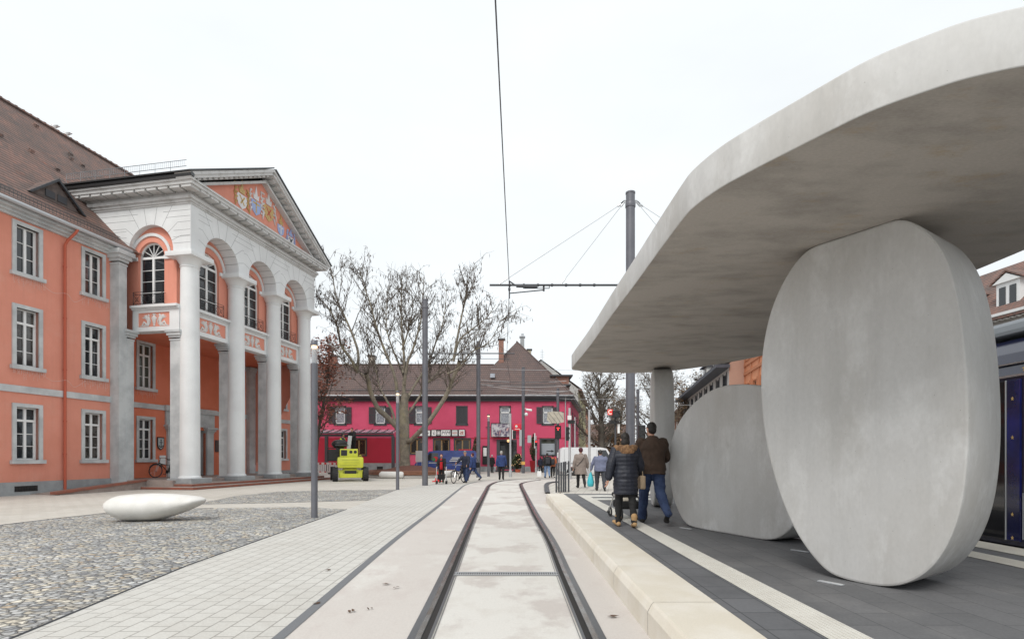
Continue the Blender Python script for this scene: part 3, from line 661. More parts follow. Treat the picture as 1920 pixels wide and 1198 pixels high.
# string courses and plinth
m=MB(); mapbox(m,VP(0),-12,-.02,4.06,4.33,-.06,.01); mapbox(m,VP(-1),.66,11,4.06,4.33,-.06,.01); mapbox(m,VP(-1.3),11.4,16.5,4.06,4.33,-.06,.01); part(m,'string_course',stone)
m=MB(); mapbox(m,VP(0),-12,-.02,-.02,.52,-.07,.01); part(m,'plinth',plinth); m=MB(); mapbox(m,VP(-1.3),11.4,16.5,-.02,.52,-.07,.01); part(m,'plinth',plinth)
m=MB(); 
mapbox(m,VP(0),-4.15,-3.3,.14,.36,-.085,.0)
for i in range(8): mapbox(m,VP(0),-4.12+i*.1,-4.10+i*.1,.15,.35,-.095,-.08)
part(m,'cellar_vent',black)
# eaves cornice, gutter, roof
for V_,a_,b_ in ((0,-12.3,.66),(-1.3,11.35,16.6)):
    m=MB()
    for z0,z1,d in ((10.93,11.03,.12),(11.03,11.14,.25),(11.14,11.27,.42)): mapbox(m,VP(V_),a_,b_,z0,z1,-d,.05)
    part(m,'eaves_cornice',stone)
    m=MB(); m.tube([(V_+.56,a_,11.31),(V_+.56,b_-.1,11.31)],.085,10); part(m,'gutter',galv,smooth=60)
m=MB()
prof=[(.62,11.33),(-.4,12.15),(-1.6,13.3),(-8.2,20.1)]
for i in range(3):
    (x0,z0),(x1,z1)=prof[i],prof[i+1]
    hip=lambda z: 16.7-(z-11.33)/(20.1-11.33)*8.0
    m.quad((x0,-12.4,z0),(x0,hip(z0) if i else 11.4,z0),(x1,hip(z1) if i else 11.4,z1),(x1,-12.4,z1))
m.quad((-.68,11.4,11.33),(-.68,16.7,11.33),(-1.6,hip(13.3),13.3),(-1.6,11.4,13.3))
m.cur=1
m.quad((-17.5,-12.4,11.33),(-8.2,-12.4,20.1),(-8.2,9.6,20.1),(-17.5,16.7,11.33)); m.poly([(-.68,16.7,11.33),(-8.2,9.6,20.1),(-17.5,16.7,11.33)]); m.poly([(.62,-12.4,11.33),(-17.5,-12.4,11.33),(-8.2,-12.4,20.1)])
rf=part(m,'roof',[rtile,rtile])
m=MB(); m.tube([(-8.2,-12.4,20.12),(-8.2,9.6,20.12)],.13,8); k=60
for i in range(k): y=-12.3+i*.365; m.tube([(-8.2,y,20.13),(-8.2,y+.05,20.13)],.15,8)
m.build('ridge_tiles',rtile,rf)
def roofz(v):
    for (x0,z0),(x1,z1) in zip(prof,prof[1:]):
        if x1<=v<=x0: return z0+(z1-z0)*(x0-v)/(x0-x1)
    return 11.33
m=MB()  # snow guards near the eaves
for dv,h in ((.30,.16),(.30,.26)): m.tube([(dv,-12.3,roofz(dv)+h),(dv,.2,roofz(dv)+h)],.016,5)
for i in range(84):
    y=-12.2+i*.148; m.tube([(.30,y,roofz(.30)),(.30,y,roofz(.30)+.26)],.010,4)
m.build('snow_guard',zincd,rf)
rr=random.Random(5)   # ventilation tiles and lifted tiles
for i in range(26):
    m=MB(); v=rr.uniform(-7.4,-1.8); u=rr.uniform(-9,4); z=roofz(v); m.prism([(v+.12,u-.09,z-.05),(v+.12,u+.09,z-.05),(v+.14,u+.09,z+.06),(v+.14,u-.09,z+.06)],(-.12,0,.11)); m.build('vent_tile',rtile,rf)
# small triangular dormer
m=MB(); v=-.95; z0=roofz(v)-.02; c=-1.75
A,B,T=(v,c-1.05,z0),(v,c+1.05,z0),(v,c,z0+.98); vb=-2.05
Tb=(vb,c,z0+1.02)
m.quad(*[Vector(p)+Vector((.18,0,.0)) for p in ((v,c-1.22,z0-.06),(v,c,z0+1.06))],Vector(Tb),Vector((v-.05,c-1.25,z0)))
m.quad(*[Vector(p)+Vector((.18,0,.0)) for p in ((v,c+1.22,z0-.06),(v,c,z0+1.06))],Vector(Tb),Vector((v-.05,c+1.25,z0)))
dm=m.build('dormer',rtile,TH)
m=MB(); m.poly([A,B,T]); m.build('gable',M('weathered_timber',(.16,.13,.12),.9,c2=(.1,.085,.08),sc_=5),dm)
m=MB()
for s in (-1,1): m.prism([(v+.10,c+s*1.24,z0-.06),(v+.10,c+s*1.12,z0-.06),(v+.10,c,z0+.95),(v+.10,c,z0+1.07)],(.09,0,0))
m.build('barge_board',slate,dm)
for s in (-1,1):
    m=MB(); mapbox(m,VP(v+.03),c+s*.26-.2,c+s*.26+.2,z0+.12,z0+.42,-.01,.02); f=m.build('window',slate,dm)
# red downpipe
m=MB(); m.tube([(.56,-2.05,11.26),(.52,-2.1,11.1),(.22,-2.2,10.75),(.11,-2.22,10.55),(.11,-2.22,.1)],.055,8)
for z in (9.6,7.4,5.2,3.0,1.6): m.tube([(.11,-2.22,z),(.11,-2.22,z+.06)],.07,8)
part(m,'downpipe',redpipe,smooth=50)
m=MB(); m.tube([(-2.75,.15,14.28),(-2.6,.4,13.95),(-2.3,.6,13.5),(-2.3,.62,12.9),(-.25,.62,11.62)],.05,8); part(m,'downpipe',zinc,smooth=50)['label']='grey zinc downpipe on the portico side wall'
# ---------------- portico
def modcap(mb,c,z,r0,r1,h):
    mb.lathe([(r0,z),(r0+.03,z+.03),(r0+.03,z+.07),(r0,z+.09),(r0+.02,z+.14),(r1*.86,z+h*.62),(r1,z+h*.7)],(c[0],c[1],0),32)
for i,u in enumerate((1.2,4.4,7.6,10.8)):
    m=MB(); r=.44
    m.lathe([(r+.05,.5),(r+.05,.56),(r+.0,.6),(r*1.0,2.),(r*.97,5.),(r*.9,10.55)],(3.18,u,0),40)
    col=part(m,'column',stonew,smooth=40)
    m=MB(); modcap(m,(3.18,u),10.5,r*.9,.64,.62); m.bbox(3.18-.72,3.18+.72,u-.72,u+.72,10.93,11.16,.02); m.build('capital',stonew,col,smooth=35)
    m=MB(); m.bbox(3.18-.66,3.18+.66,u-.66,u+.66,.27,.5,.025); m.build('base_plate',plinth,col)
    m=MB(); m.box(2.42,2.98,u-.36,u+.36,.42,7.12); pr=part(m,'pier',stone)
    m=MB()
    for k,(a,b,d) in enumerate(((7.05,7.12,.03),(7.18,7.28,.05),(7.28,7.42,.11),(7.42,7.53,.16))): m.box(2.42-d,2.98+d*.6,u-.36-d,u+.36+d,a,b)
    m.build('capital',stone,pr)
    if i in (0,3):
        pass
m=MB(); m.box(-.02,.5,-.05,.36,0.05,10.6)
for a,b,d in ((10.5,10.58,.03),(10.66,10.78,.06),(10.78,10.95,.15),(10.95,11.16,.24)): m.box(-.02,.5+d,-.05-d,.36+d,a,b)
part(m,'pilaster',stone)
m=MB(); m.box(-1.0,.52,.361,.72,.1,7.12)
for a,b,d in ((7.05,7.12,.03),(7.18,7.28,.05),(7.28,7.42,.11),(7.42,7.53,.16)): m.box(-1,.52+d,.361-d*.9,.72+d,a,b)
part(m,'pilaster',stone)
m=MB(); m.box(-1.3,-.75,10.7,11.3,.3,7.5)
for a,b,d in ((7.05,7.12,.03),(7.2,7.35,.08),(7.35,7.5,.15)): m.box(-1.3,-.75+d,10.7-d,11.3+d,a,b)
part(m,'pilaster',stone)
# beams with relief panels
m=MB()
def beam(mp,a0,a1,p0,p1):
    zt,zb=8.55,7.53; f=0.0
    mapbox(m,mp,a0,a1,zb,7.74,f,.5); mapbox(m,mp,a0,a1,8.42,zt,f,.5); mapbox(m,mp,a0,p0,7.74,8.42,f,.5); mapbox(m,mp,p1,a1,7.74,8.42,f,.5)
    mapbox(m,mp,a0,a1,zt,zt+.09,-.05,.5); mapbox(m,mp,a0,a1,zt+.09,zt+.2,-.17,.5)
    n=int((a1-a0)/.09)
    for i in range(n): mapbox(m,mp,a0+(i+.2)*(a1-a0)/n,a0+(i+.75)*(a1-a0)/n,zt+.02,zt+.088,-.10,-.05)
beam(UP(.80),.36,2.95,.66,2.42)
cs=(1.2,4.4,7.6,10.8)
for i in range(3): beam(VP(3.0),cs[i]+.02,cs[i+1]-.02,cs[i]+.55,cs[i+1]-.55)
part(m,'balcony_beam',stonew)
# relief: a vase between two seated winged figures
def relief_mesh():
    b=MB()
    b.lathe([(.05,-.3),(.075,-.28),(.045,-.25),(.09,-.12),(.135,.02),(.125,.12),(.07,.18),(.06,.22),(.1,.27),(.1,.29)],(0,0,0),14)
    for s in (-1,1):
        b.tube([(s*.10,0,.24),(s*.19,0,.2),(s*.17,0,.06),(s*.12,0,.03)],.018,5)
        b.cap((s*.38,0,-.24),(s*.34,0,.08),.075,.085,8)                     # torso
        b.ell((s*.33,-.01,.22),(.055,.05,.07)); b.cap((s*.34,0,.06),(s*.335,0,.2),.05,.04,6)
        b.cap((s*.3,-.02,.08),(s*.22,-.02,-.06),.035,.03,6); b.cap((s*.22,-.02,-.06),(s*.27,-.02,-.22),.03,.022,6)
        b.cap((s*.4,0,-.24),(s*.62,-.02,-.10),.06,.05,7); b.cap((s*.62,-.02,-.10),(s*.74,-.02,-.27),.05,.03,7); b.cap((s*.74,0,-.275),(s*.9,0,-.285),.028,.018,6)
        b.cap((s*.42,.01,-.25),(s*.8,.01,-.28),.05,.03,6)
        for k in range(6):                                                   # wing feathers
            th=R(20+k*22); L=.3-.012*k; b.cap((s*.44,.01,.06),(s*(.46+L*math.cos(th)*.95),.01,.05+L*math.sin(th)*.8),.045,.022,6)
        b.cap((s*.42,.0,.02),(s*.52,0,.16),.07,.08,7)
    for i,p in enumerate(b.v): b.v[i]=(p[0]*.92,p[1]*.55,p[2])
    return remesh(b,.014,1,'relief_figures')
rme=relief_mesh(); rme.materials.append(relief)
for loc,rz in [((1.54,.85,8.075),0)]+[((2.95,(cs[i]+cs[i+1])/2,8.075),R(90)) for i in range(3)]:
    p=MB(); p.box(-.9 if rz==0 else -1.08,.9 if rz==0 else 1.08,.0,.02,-.345,.345); o=p.build('relief_panel',orange,TH); o.location=loc; o.rotation_euler=(0,0,rz)
    f=bpy.data.objects.new('relief_figures',rme); C.objects.link(f); f.parent=o; f.location=(0,-.01,0)
# arched upper wall
m=MB()
S2=11.32
arch_panel(m,UP(.72),-3.2,3.65,11.155,13.42,1.45,1.25,11.155,S2,0,.48,28)
m2=[(1.2,4.4),(4.4,7.6),(7.6,11.28)]
for (a,b),c in zip(m2,(2.8,6.,9.2)): arch_panel(m,VP(3.65),a,b,11.155,13.42,c,1.2,11.155,S2,0,.95,28)
m.box(-3,3.6,10.91,11.28,11.16,13.42)
m.box(-3,3.62,.75,11.2,13.40,13.43)
# joints of the stonework (recessed lines shown as thin dark bands)
m.cur=1
def joints(mp,a0,a1,c,r,ztop,spring):
    W=.016; D=-.003
    ks=9; ext=[]
    for k in range(ks+1):
        th=math.pi*k/ks
        if k in (0,ks): continue
        ux,uz=-math.cos(th),math.sin(th)
        steps=r+.55+(.16 if k%2 else .0)
        L=min(steps if abs(ux)>.55 else 9,(ztop-spring)/max(uz,.01),(abs((a1 if ux>0 else a0)-c)-.02)/max(abs(ux),.01))
        line_on(m,mp,c+ux*(r+.01),spring+uz*(r+.01),c+ux*L,spring+uz*L,W,D); ext.append((c+ux*L,spring+uz*L,ux))
        if abs(ux)>.35 and spring+uz*L<ztop-.03:
            e=(a1 if ux>0 else a0); line_on(m,mp,c+ux*L,spring+uz*L,e,spring+uz*L,W,D)
    for z in (ztop-.28,ztop-.56):
        for s,e in ((-1,a0),(1,a1)):
            xx=c+s*(.55+(ztop-z)*.55)
            if (e-xx)*s>.1: line_on(m,mp,xx,z,e,z,W,D)
joints(UP(.72),-2.6,3.64,1.45,1.25,13.40,S2)
for z in (11.6,11.9,12.2): line_on(m,UP(.72),2.72,z,3.64,z,.016,-.003); line_on(m,UP(.72),-.6,z+.15,.1,z+.15,.016,-.003)
for (a,b),c in zip(m2,(2.8,6.,9.2)): joints(VP(3.65),a+.01,b-.01,c,1.2,13.40,S2)
for c in (2.8,6.,9.2):   # joints of the intrados
    for k in range(1,10):
        th=math.pi*k/10; x,z=c-1.197*math.cos(th),S2+1.197*math.sin(th); dx,dz=math.sin(th)*.012,math.cos(th)*.012
        m.quad((3.64,x-dx,z-dz),(3.64,x+dx,z+dz),(2.75,x+dx,z+dz),(2.75,x-dx,z-dz))
part(m,'arcade_wall',[stonew,stoned])
# entablature
m=MB()
def band(z0,z1,d):
    m.box(-3.1,3.65+d,.72-d,.98,z0,z1); m.box(3.2,3.65+d,.981,11.02,z0,z1); m.box(-3.1,3.65+d,11.021,11.28+d,z0,z1)
band(13.40,13.48,.05); band(13.48,13.60,.10); band(13.60,13.74,.18); band(14.02,14.17,.60); band(14.17,14.26,.66)
for i in range(11):
    v=-2.55+i*.62; m.box(v,v+.5,.16,.72,13.90,14.015)
for i in range(17):
    u=.75+i*.63; m.box(3.65,4.21,u,u+.5,13.90,14.015)
band(13.74,14.02,.06)
part(m,'cornice',[M('weathered_cornice_stone',(.58,.58,.575),.85,c2=(.42,.415,.40),sc_=2.5,lo=.5,hi=.72,grain=.06)])
m=MB(); m.box(-3.1,4.36,.0,.16,14.28,14.43); m.tube([(-3.2,.02,14.36),(4.38,.02,14.36)],.09,8); part(m,'gutter',zincd)
m=MB()
for z in (14.92,15.2): m.tube([(-2.9,.3,z),(3.8,.3,z)],.014,5)
for i in range(64): v=-2.9+i*.1045; m.tube([(v,.3,14.45 if i%8==0 else 14.9),(v,.3,15.2)],.006 if i%8 else .012,4)
part(m,'snow_guard',zinc)
# pediment
ap=(6.,17.62); m=MB()
m.poly([(3.55,.75,14.27),(3.55,11.25,14.27),(3.55,6,17.15)]); tp=part(m,'tympanum',orange)
def along(u0,z0,u1,z1,t0,t1,v0,v1,mb):
    d=Vector((u1-u0,z1-z0)).normalized(); n=Vector((-d.y,d.x)); n=n if n.y>0 else -n
    q=[(u0+n.x*t0,z0+n.y*t0),(u1+n.x*t0,z1+n.y*t0),(u1+n.x*t1,z1+n.y*t1),(u0+n.x*t1,z0+n.y*t1)]
    mb.prism([(v0,a,b) for a,b in q],(v1-v0,0,0))
m=MB()
for e in (-.02,12.02):
    z=14.32
    along(e,z,6,17.58,-.16,-.02,3.5,4.3,m); along(e+(.5 if e<6 else -.5),z+.05,6,17.28,-.26,-.13,3.5,3.86,m); along(e,z,6,17.58,-.02,.12,3.5,4.36,m)
    for k in range(15):
        t=.08+k*.06; a=e+(6-e)*t; b=z+(17.58-z)*t; a2=e+(6-e)*(t+.034); b2=z+(17.58-z)*(t+.034)
        along(a,b,a2,b2,-.25,-.15,3.56,4.16,m)
part(m,'raking_cornice',MATS['weathered_cornice_stone'])
m=MB()
for e in (-.1,12.1): 
    along(e,14.28,6,17.6,.14,.2,-6.5,4.42,m)
o=part(m,'portico_roof',zincd)
# painted crests on the tympanum
def crest(u,z,h,kindi):
    mp=VP(3.55); w_=h*.25
    cols={0:(heraldwhite,gold),1:(heraldblue,heraldwhite),2:(gold,relief),3:(heraldblue,gold),4:(heraldwhite,heraldblue)}[kindi]
    b=MB(); sh=[(-1,.25),(1,.25),(1,-.35),(.75,-.8),(0,-1.15),(-.75,-.8),(-1,-.35)]
    b.prism([mp(u+x*w_,z-h*.08+y*h*.36,0) for x,y in sh],(.03,0,0)); o=b.build('coat_of_arms',cols[0],TH)
    rr=random.Random(kindi); b=MB()
    # helmet/crown and mantling
    b.prism([mp(u+x*w_,z+y*h*.5,0) for x,y in ((-.5,.1),(.5,.1),(.62,.5),(.3,.36),(.12,.8),(0,1.05),(-.12,.8),(-.3,.36),(-.62,.5))],(.04,0,0))
    for s in (-1,1):
        for k in range(5 if kindi!=3 else 0):
            y0=.5-.3*k; p=[mp(u+s*w_*(1.1+.5*rr.random()),z+h*.5*(y0+rr.uniform(-.1,.1)),-.03) for _ in range(2)]
            b.tube([mp(u+s*w_*.95,z+h*.5*(y0+.1),-.02),p[0],mp(u+s*w_*(1.1+.5*rr.random()),z+h*.5*(y0-.25),-.03)],[.05,.06,.015],5)
    b.build('crest_mantling',cols[1],o)
    b=MB(); mid=[(-.5,-.1,.45,-.75),(.5,-.1,-.3,-.7)] if kindi in (0,2,4) else [(-.7,-.2,.7,-.2),(0,.1,0,-.9)]
    for x0,y0,x1,y1 in mid: line_on(b,mp,u+x0*w_,z+y0*h*.45,u+x1*w_,z+y1*h*.45,.09,-.035)
    b.build('charge',{0:gold,1:gold,2:redpipe,3:heraldwhite,4:iron}[kindi],o)
for u,z,h,k in ((4.35,15.55,1.55,0),(5.5,15.75,1.6,1),(6.6,15.95,1.75,2),(7.75,15.35,1.25,3),(8.75,15.05,1.2,4)): crest(u,z,h,k)
# door surround, door, porch floor, steps, ramp
m=MB()
for a in (4.2,7.08):
    mapbox(m,VP(-1),a,a+.52,.42,3.02,-.12,.3)
    for z0,z1,d in ((2.95,3.05,.03),(3.05,3.17,.1),(3.17,3.28,.18)): mapbox(m,VP(-1),a-d,a+.52+d,z0,z1,-.12-d,.3)
mapbox(m,VP(-1),4.1,7.7,3.28,4.05,-.10,.2); mapbox(m,VP(-1),4.0,7.8,4.05,4.35,-.2,.05)
m.box(-2.4,-1.1,7.081,7.2,.42,3.1); m.box(-2.4,-1.1,4.6,4.719,.42,3.1); m.box(-2.4,-1.1,4.72,7.08,3.1,3.2)
part(m,'door_surround',stone)
m=MB()
for a0,a1 in ((4.72,4.8),(5.86,5.94),(7.0,7.08)): mapbox(m,VP(-2.1),a0,a1,.42,3.1,-.03,.03)
for z in (.42,.95,2.4,3.02): mapbox(m,VP(-2.1),4.8,7.0,z,z+.08,-.028,.028)
d=part(m,'door',slate)
m=MB(); mapbox(m,VP(-2.1),4.8,7.0,.45,3.05,-.005,.005); m.build('pane',glass2,d)
m=MB(); m.tube([Vector((-2.0,5.8,1.1)),Vector((-2.0,5.8,1.7))],.015,6); m.build('handle',galv,d)
m=MB()
m.bbox(-2.1,3.0,.361,11.4,.0,.42,.02); part(m,'porch_floor',sandtop)
m=MB()
m.bbox(.5,3.98,.46,11.9,0.0,.27,.02); m.bbox(.6,4.35,.1,12.4,-.05,.135,.02)
st=part(m,'step',sandtop)
m=MB()   # red noses of the steps
for (v1,u0,u1,z) in ((3.99,.45,11.9,.2),(4.36,.09,12.4,.07)):
    m.box(v1-.02,v1+.006,u0,u1,z-.05,z+.045); m.box(.6,v1+.006,u0-.008,u0+.015,z-.05,z+.045)
m.build('step_edge',sand,st)
m=MB(); m.prism([(1.55,-3.6,0),(1.55,.45,0),(1.55,.45,.40),(1.55,-3.6,.04)],(-.24,0,0)); m.prism([(1.31,-3.6,0),(1.31,.45,0),(1.31,.45,.33),(1.31,-3.6,.02)],(-1.2,0,0)); rp=part(m,'ramp',sandtop)
m=MB(); m.prism([(1.6,-3.75,.03),(1.6,.45,.38),(1.6,.45,.46),(1.6,-3.75,.13)],(-.34,0,0)); m.build('kerb',sand,rp)
# ---------------- signs on the porch wall
def on_wall(name,label,cat,V,u,z,group=None):
    t=thing(name,label,cat,tuple(THM@Vector((V,u,z))),R(-10.76)+R(90),group); return t     # local x along wall, -y out
t=on_wall('crest_sign','shield shaped crest sign with dark border beside the town hall door','sign',-.97,3.78,2.25)
sh=[(-.22,.34),(.22,.34),(.22,-.1),(.16,-.26),(0,-.36),(-.16,-.26),(-.22,-.1)]
m=MB(); m.prism([(x,0,z) for x,z in sh],(0,-.03,0)); m.build('border',iron,t)
m=MB(); m.prism([(x*.8,-.03,z*.84) for x,z in sh],(0,-.008,0)); m.build('shield',M('sign_grey',(.42,.46,.47),.6,grain=0),t)
m=MB(); m.tube([(0,-.042,.16),(0,-.042,-.2)],.022,5); m.tube([(-.1,-.042,.05),(.1,-.042,.05)],.018,5); m.tube([(-.13,-.042,-.1),(-.08,-.042,-.19),(0,-.042,-.22),(.08,-.042,-.19),(.13,-.042,-.1)],.02,5); m.ell((0,-.042,.19),(.04,.015,.04)); m.build('emblem',iron,t)
t=on_wall('number_sign','small black number plate on the left door pier','sign',-.87,4.42,2.25); m=MB(); m.box(-.08,.08,-.015,0,-.17,.17); m.build('plate',black,t); text_mesh('numeral','8',.2,white,t,(0,-.017,.0),(R(90),0,0),.001)
t=on_wall('bronze_plaque','dark bronze plaque on the orange wall right of the door','plaque',-.97,8.05,2.2); m=MB(); m.bbox(-.24,.24,-.04,0,-.36,.36,.01); m.build('plate',M('bronze',(.12,.09,.085),.5,metal=.4),t)
t=on_wall('notice_sheet','white notice on the wall behind the parked bicycle','notice',-.97,3.92,1.35); m=MB(); m.box(-.2,.2,-.01,0,-.25,.25); m.build('sheet',white,t)
# ---------------- icicle light strings under the sills
icm=M('icicle_cable',(.68,.50,.45),.6,grain=0)
def icicles(c,z,lab,V=.12):
    t=thing('icicle_lights',lab,'string lights',tuple(THM@Vector((V,c,z))),R(-10.76),'icicle light strings under the sills'); b=MB(); rr=random.Random(int(c*10+z*7))
    b.tube([(0,-.62,0),(0,.62,0)],.006,4)
    for i in range(17):
        y=-.6+i*.075; L=rr.uniform(.12,.42); x=rr.uniform(-.02,.03); b.tube([(0,y,0),(x,y+rr.uniform(-.02,.02),-L*.5),(x*1.4,y+rr.uniform(-.03,.03),-L)],.0035,3)
        for k in range(4): b.ell((x,y+rr.uniform(-.015,.015),-L*(k+1)/4),(.008,.008,.012),5,4)
    b.build('strand',icm,t)
for c,z,lab in ((-3.63,8.66,'icicle lights below the top window left of the red downpipe'),(-3.63,4.97,'icicle lights below the middle window left of the red downpipe'),(-.86,8.66,'icicle lights below the top window right of the red downpipe'),(-.86,4.97,'icicle lights below the middle window right of the red downpipe')): icicles(c,z,lab)
icicles(2.88,4.97,'icicle lights below the upper window inside the porch',-.88)
for z,lab in ((8.5,'pale light cable sagging across the facade above the middle windows'),(4.8,'pale light cable sagging across the facade below the middle windows')):
    t=thing('light_cable',lab,'cable',tuple(THM@Vector((.1,-2.2,z))),R(-10.76)); b=MB()
    b.tube(catmull([(0,-1,.12),(0,-.5,-.12),(.08,0,-.02),(0,.4,-.25),(0,.9,.1)],6,False),.006,4); b.build('strand',icm,t)
# ---------------- gulls on the ridge
gullm=M('gull_white',(.8,.8,.8),.7,grain=.03); gullg=M('gull_grey',(.48,.49,.5),.7)
for u,lab in ((4.05,'upper gull with grey back standing on the roof ridge'),(4.75,'lower gull standing on the roof ridge closer to the portico')):
    t=thing('gull',lab,'gull',tuple(THM@Vector((-8.2,u,20.26))),R(172),'gulls on the roof ridge'); t.scale=(.66,.66,.66)
    b=MB(); b.ell((0,0,.2),(.28,.12,.12)); b.cap((.2,0,.24),(.3,0,.36),.08,.065); b.ell((.33,0,.4),(.085,.07,.07)); b.cap((.38,0,.39),(.47,0,.37),.025,.012); b.cap((-.2,0,.2),(-.42,0,.2),.07,.03)
    for s in (-1,1): b.cap((0,s*.05,.12),(0,s*.05,.0),.018,.015); b.cap((0,s*.05,.0),(.06,s*.05,0),.015,.012)
    obj_mesh('body',remesh(b,.018,2),gullm,t)
    b=MB()
    for s in (-1,1): b.ell((-.08,s*.09,.24),(.27,.04,.075))
    b.build('wing',gullg,t,smooth=180)
# ---------------------------------------------------------------- pink corner house (local y = depth behind its front)
PH=thing('corner_house','long pink corner house with brown tiled roof and dark shutters','house',(0,55,0))
px=lambda x:(x-HX)*.055
pz=lambda y:1.5+(HY-y)*.055
FW=VP(0)
FR=lambda Y0:(lambda a,b,d: Vector((a,Y0+d,b)))
mp=FR(0)
brown=M('brown_window_frame',(.27,.17,.075),.5,grain=.05)
darkglass=M('pub_window_glass',(.016,.013,.012),.08,spec=.6,c2=(.14,.08,.04),sc_=2.2,lo=.62,hi=.68,grain=0)
upw=[(555,'w'),(638,'w'),(713,'w'),(788,'w'),(866,'c'),(947,'n'),(1027,'w')]
lowW=[(673,26,823,853),(782,26,823,850),(828,28,823,850),(867,28,823,850)]
hs=[(px(x-9),px(x+9),pz(794),pz(763)) for x,_ in upw]
hl=[(px(x-w_/2),px(x+w_/2),pz(b),pz(t)) for x,w_,t,b in lowW]+[(px(931),px(969),pz(880),pz(824)),(px(1014),px(1041),pz(853),pz(823))]
m=MB(); wall_holes(m,mp,px(1068)-30,px(1068),pz(821),7.6,hs,.25); part(m,'wall',pinkw,PH)
X1=px(1068); side=lambda a,b,d: Vector((X1+.18*a-d,a,b))
m=MB(); hr=[(4+i*4.2,5+i*4.2,b0,b0+1.6) for i in range(3) for b0 in (1.6,4.9)]
wall_holes(m,side,0,17,.0,7.6,hr,.2); m.quad((X1-30,0,0),(X1-30,12,0),(X1-30,12,7.6),(X1-30,0,7.6)); part(m,'side_wall',pinkw,PH)
for h in hr:
    s=MB(); mapbox(s,side,h[0]-.08,h[0]+.06,h[2],h[3],-.02,.1); mapbox(s,side,h[1]-.06,h[1]+.08,h[2],h[3],-.02,.1); o=s.build('window',slate,PH); s=MB(); mapbox(s,side,h[0],h[1],h[2],h[3],.1,.12); s.build('pane',glass,o)
m=MB(); wall_holes(m,mp,px(742),X1,.0,pz(821),hl[1:],.25); part(m,'ground_floor_wall',pinkw,PH)
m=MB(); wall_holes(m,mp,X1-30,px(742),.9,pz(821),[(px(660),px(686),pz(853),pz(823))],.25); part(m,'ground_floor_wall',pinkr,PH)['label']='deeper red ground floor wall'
m=MB(); mapbox(m,mp,X1-30,px(742),0,.9,-.04,.1); part(m,'plinth',plinth,PH)
m=MB(); mapbox(m,mp,px(742),px(930),0,.55,-.04,.1); part(m,'plinth',plinth,PH)
m=MB(); mapbox(m,mp,px(970),X1,0,.55,-.04,.1); part(m,'plinth',plinth,PH)
m=MB(); mapbox(m,mp,px(742),X1,pz(822.2),pz(820.6),-.03,.0); part(m,'string_course',pinkr,PH)  # darker red strip: a thin shadow line put into the colour
m=MB(); mapbox(m,mp,px(707),px(718),.25,.55,-.05,.02); part(m,'cellar_vent',black,PH)
for x,k in upw:
    a0,a1,b0,b1=px(x-9),px(x+9),pz(794),pz(763)
    f=MB(); t_=.09
    if k!='c':
        for q in ((a0,a0+t_,b0,b1),(a1-t_,a1,b0,b1),(a0,a1,b0,b0+t_),(a0,a1,b1-t_,b1),(a0,a1,b1-.62,b1-.5)): mapbox(f,mp,*q,.06,.16)
        o=f.build('window',white,PH); g_=MB(); mapbox(g_,mp,a0,a1,b0,b1,.12,.14); g_.build('pane',curtain,o)
    else:
        mapbox(f,mp,a0,a1,b0,b1,.02,.1); mapbox(f,mp,x*0+(a0+a1)/2-.03,(a0+a1)/2+.03,b0,b1,-.02,.02)
        for i in range(22): mapbox(f,mp,a0+.06,a1-.06,b0+.05+i*.073,b0+.085+i*.073,.0,.03)
        o=f.build('window',slate,PH)
    s=MB()
    for q in ((a0-.1,a0,b0-.1,b1+.1),(a1,a1+.1,b0-.1,b1+.1),(a0-.1,a1+.1,b1,b1+.12),(a0-.16,a1+.16,b0-.2,b0)): mapbox(s,mp,*q,-.05,.08)
    s.build('surround',slate,o)
    if k=='w':
        for sx in (-1,1):
            c=(a0+a1)/2+sx*(.5+.1+.29); s=MB(); 
            for q in ((c-.27,c-.21,b0,b1),(c+.21,c+.27,b0,b1),(c-.21,c+.21,b0,b0+.1),(c-.21,c+.21,b1-.1,b1),(c-.21,c+.21,(b0+b1)/2-.04,(b0+b1)/2+.04)): mapbox(s,mp,*q,-.09,-.04)
            for i in range(20): mapbox(s,mp,c-.21,c+.21,b0+.1+i*.076,b0+.15+i*.076,-.075,-.045)
            s.build('shutter',slate,o)
for x,w_,t,b in lowW:
    a0,a1,b0,b1=px(x-w_/2),px(x+w_/2),pz(b),pz(t); c=(a0+a1)/2
    f=MB()
    for q in ((a0,a0+.1,b0,b1),(a1-.1,a1,b0,b1),(c-.07,c+.07,b0,b1),(a0,a1,b0,b0+.1),(a0,a1,b1-.1,b1)): mapbox(f,mp,*q,.05,.14)
    o=f.build('window',brown,PH); s=MB()
    for q in ((a0-.12,a0,b0-.12,b1+.12),(a1,a1+.12,b0-.12,b1+.12),(a0,a1,b1,b1+.12),(a0,a1,b0-.12,b0)): mapbox(s,mp,*q,-.05,.08)
    s.build('surround',slate,o); s=MB(); mapbox(s,mp,a0,a1,b0,b1,.1,.12); s.build('pane',darkglass,o)
# door
a0,a1=px(931),px(969); m=MB()
for q in ((a0,a0+.35,0,pz(824)),(a1-.35,a1,0,pz(824)),(a0+.35,a1-.35,pz(824)-.15,pz(824))): mapbox(m,mp,*q,-.02,.9)
mapbox(m,mp,a0+.35,a1-.35,0,pz(824)-.15,.85,.9); mapbox(m,mp,a0-.1,a1+.1,0,.15,-.6,.0); o=m.build('door',slate,PH)
m=MB(); mapbox(m,mp,a0+.4,px(947),.25,2.7,.8,.845); mapbox(m,mp,px(956),a1-.4,.25,2.7,.8,.845); m.build('pane',darkglass,o)
m=MB(); mapbox(m,mp,px(950),px(955.5),.5,3.0,.72,.78); o2=m.build('menu_strip',black,o)
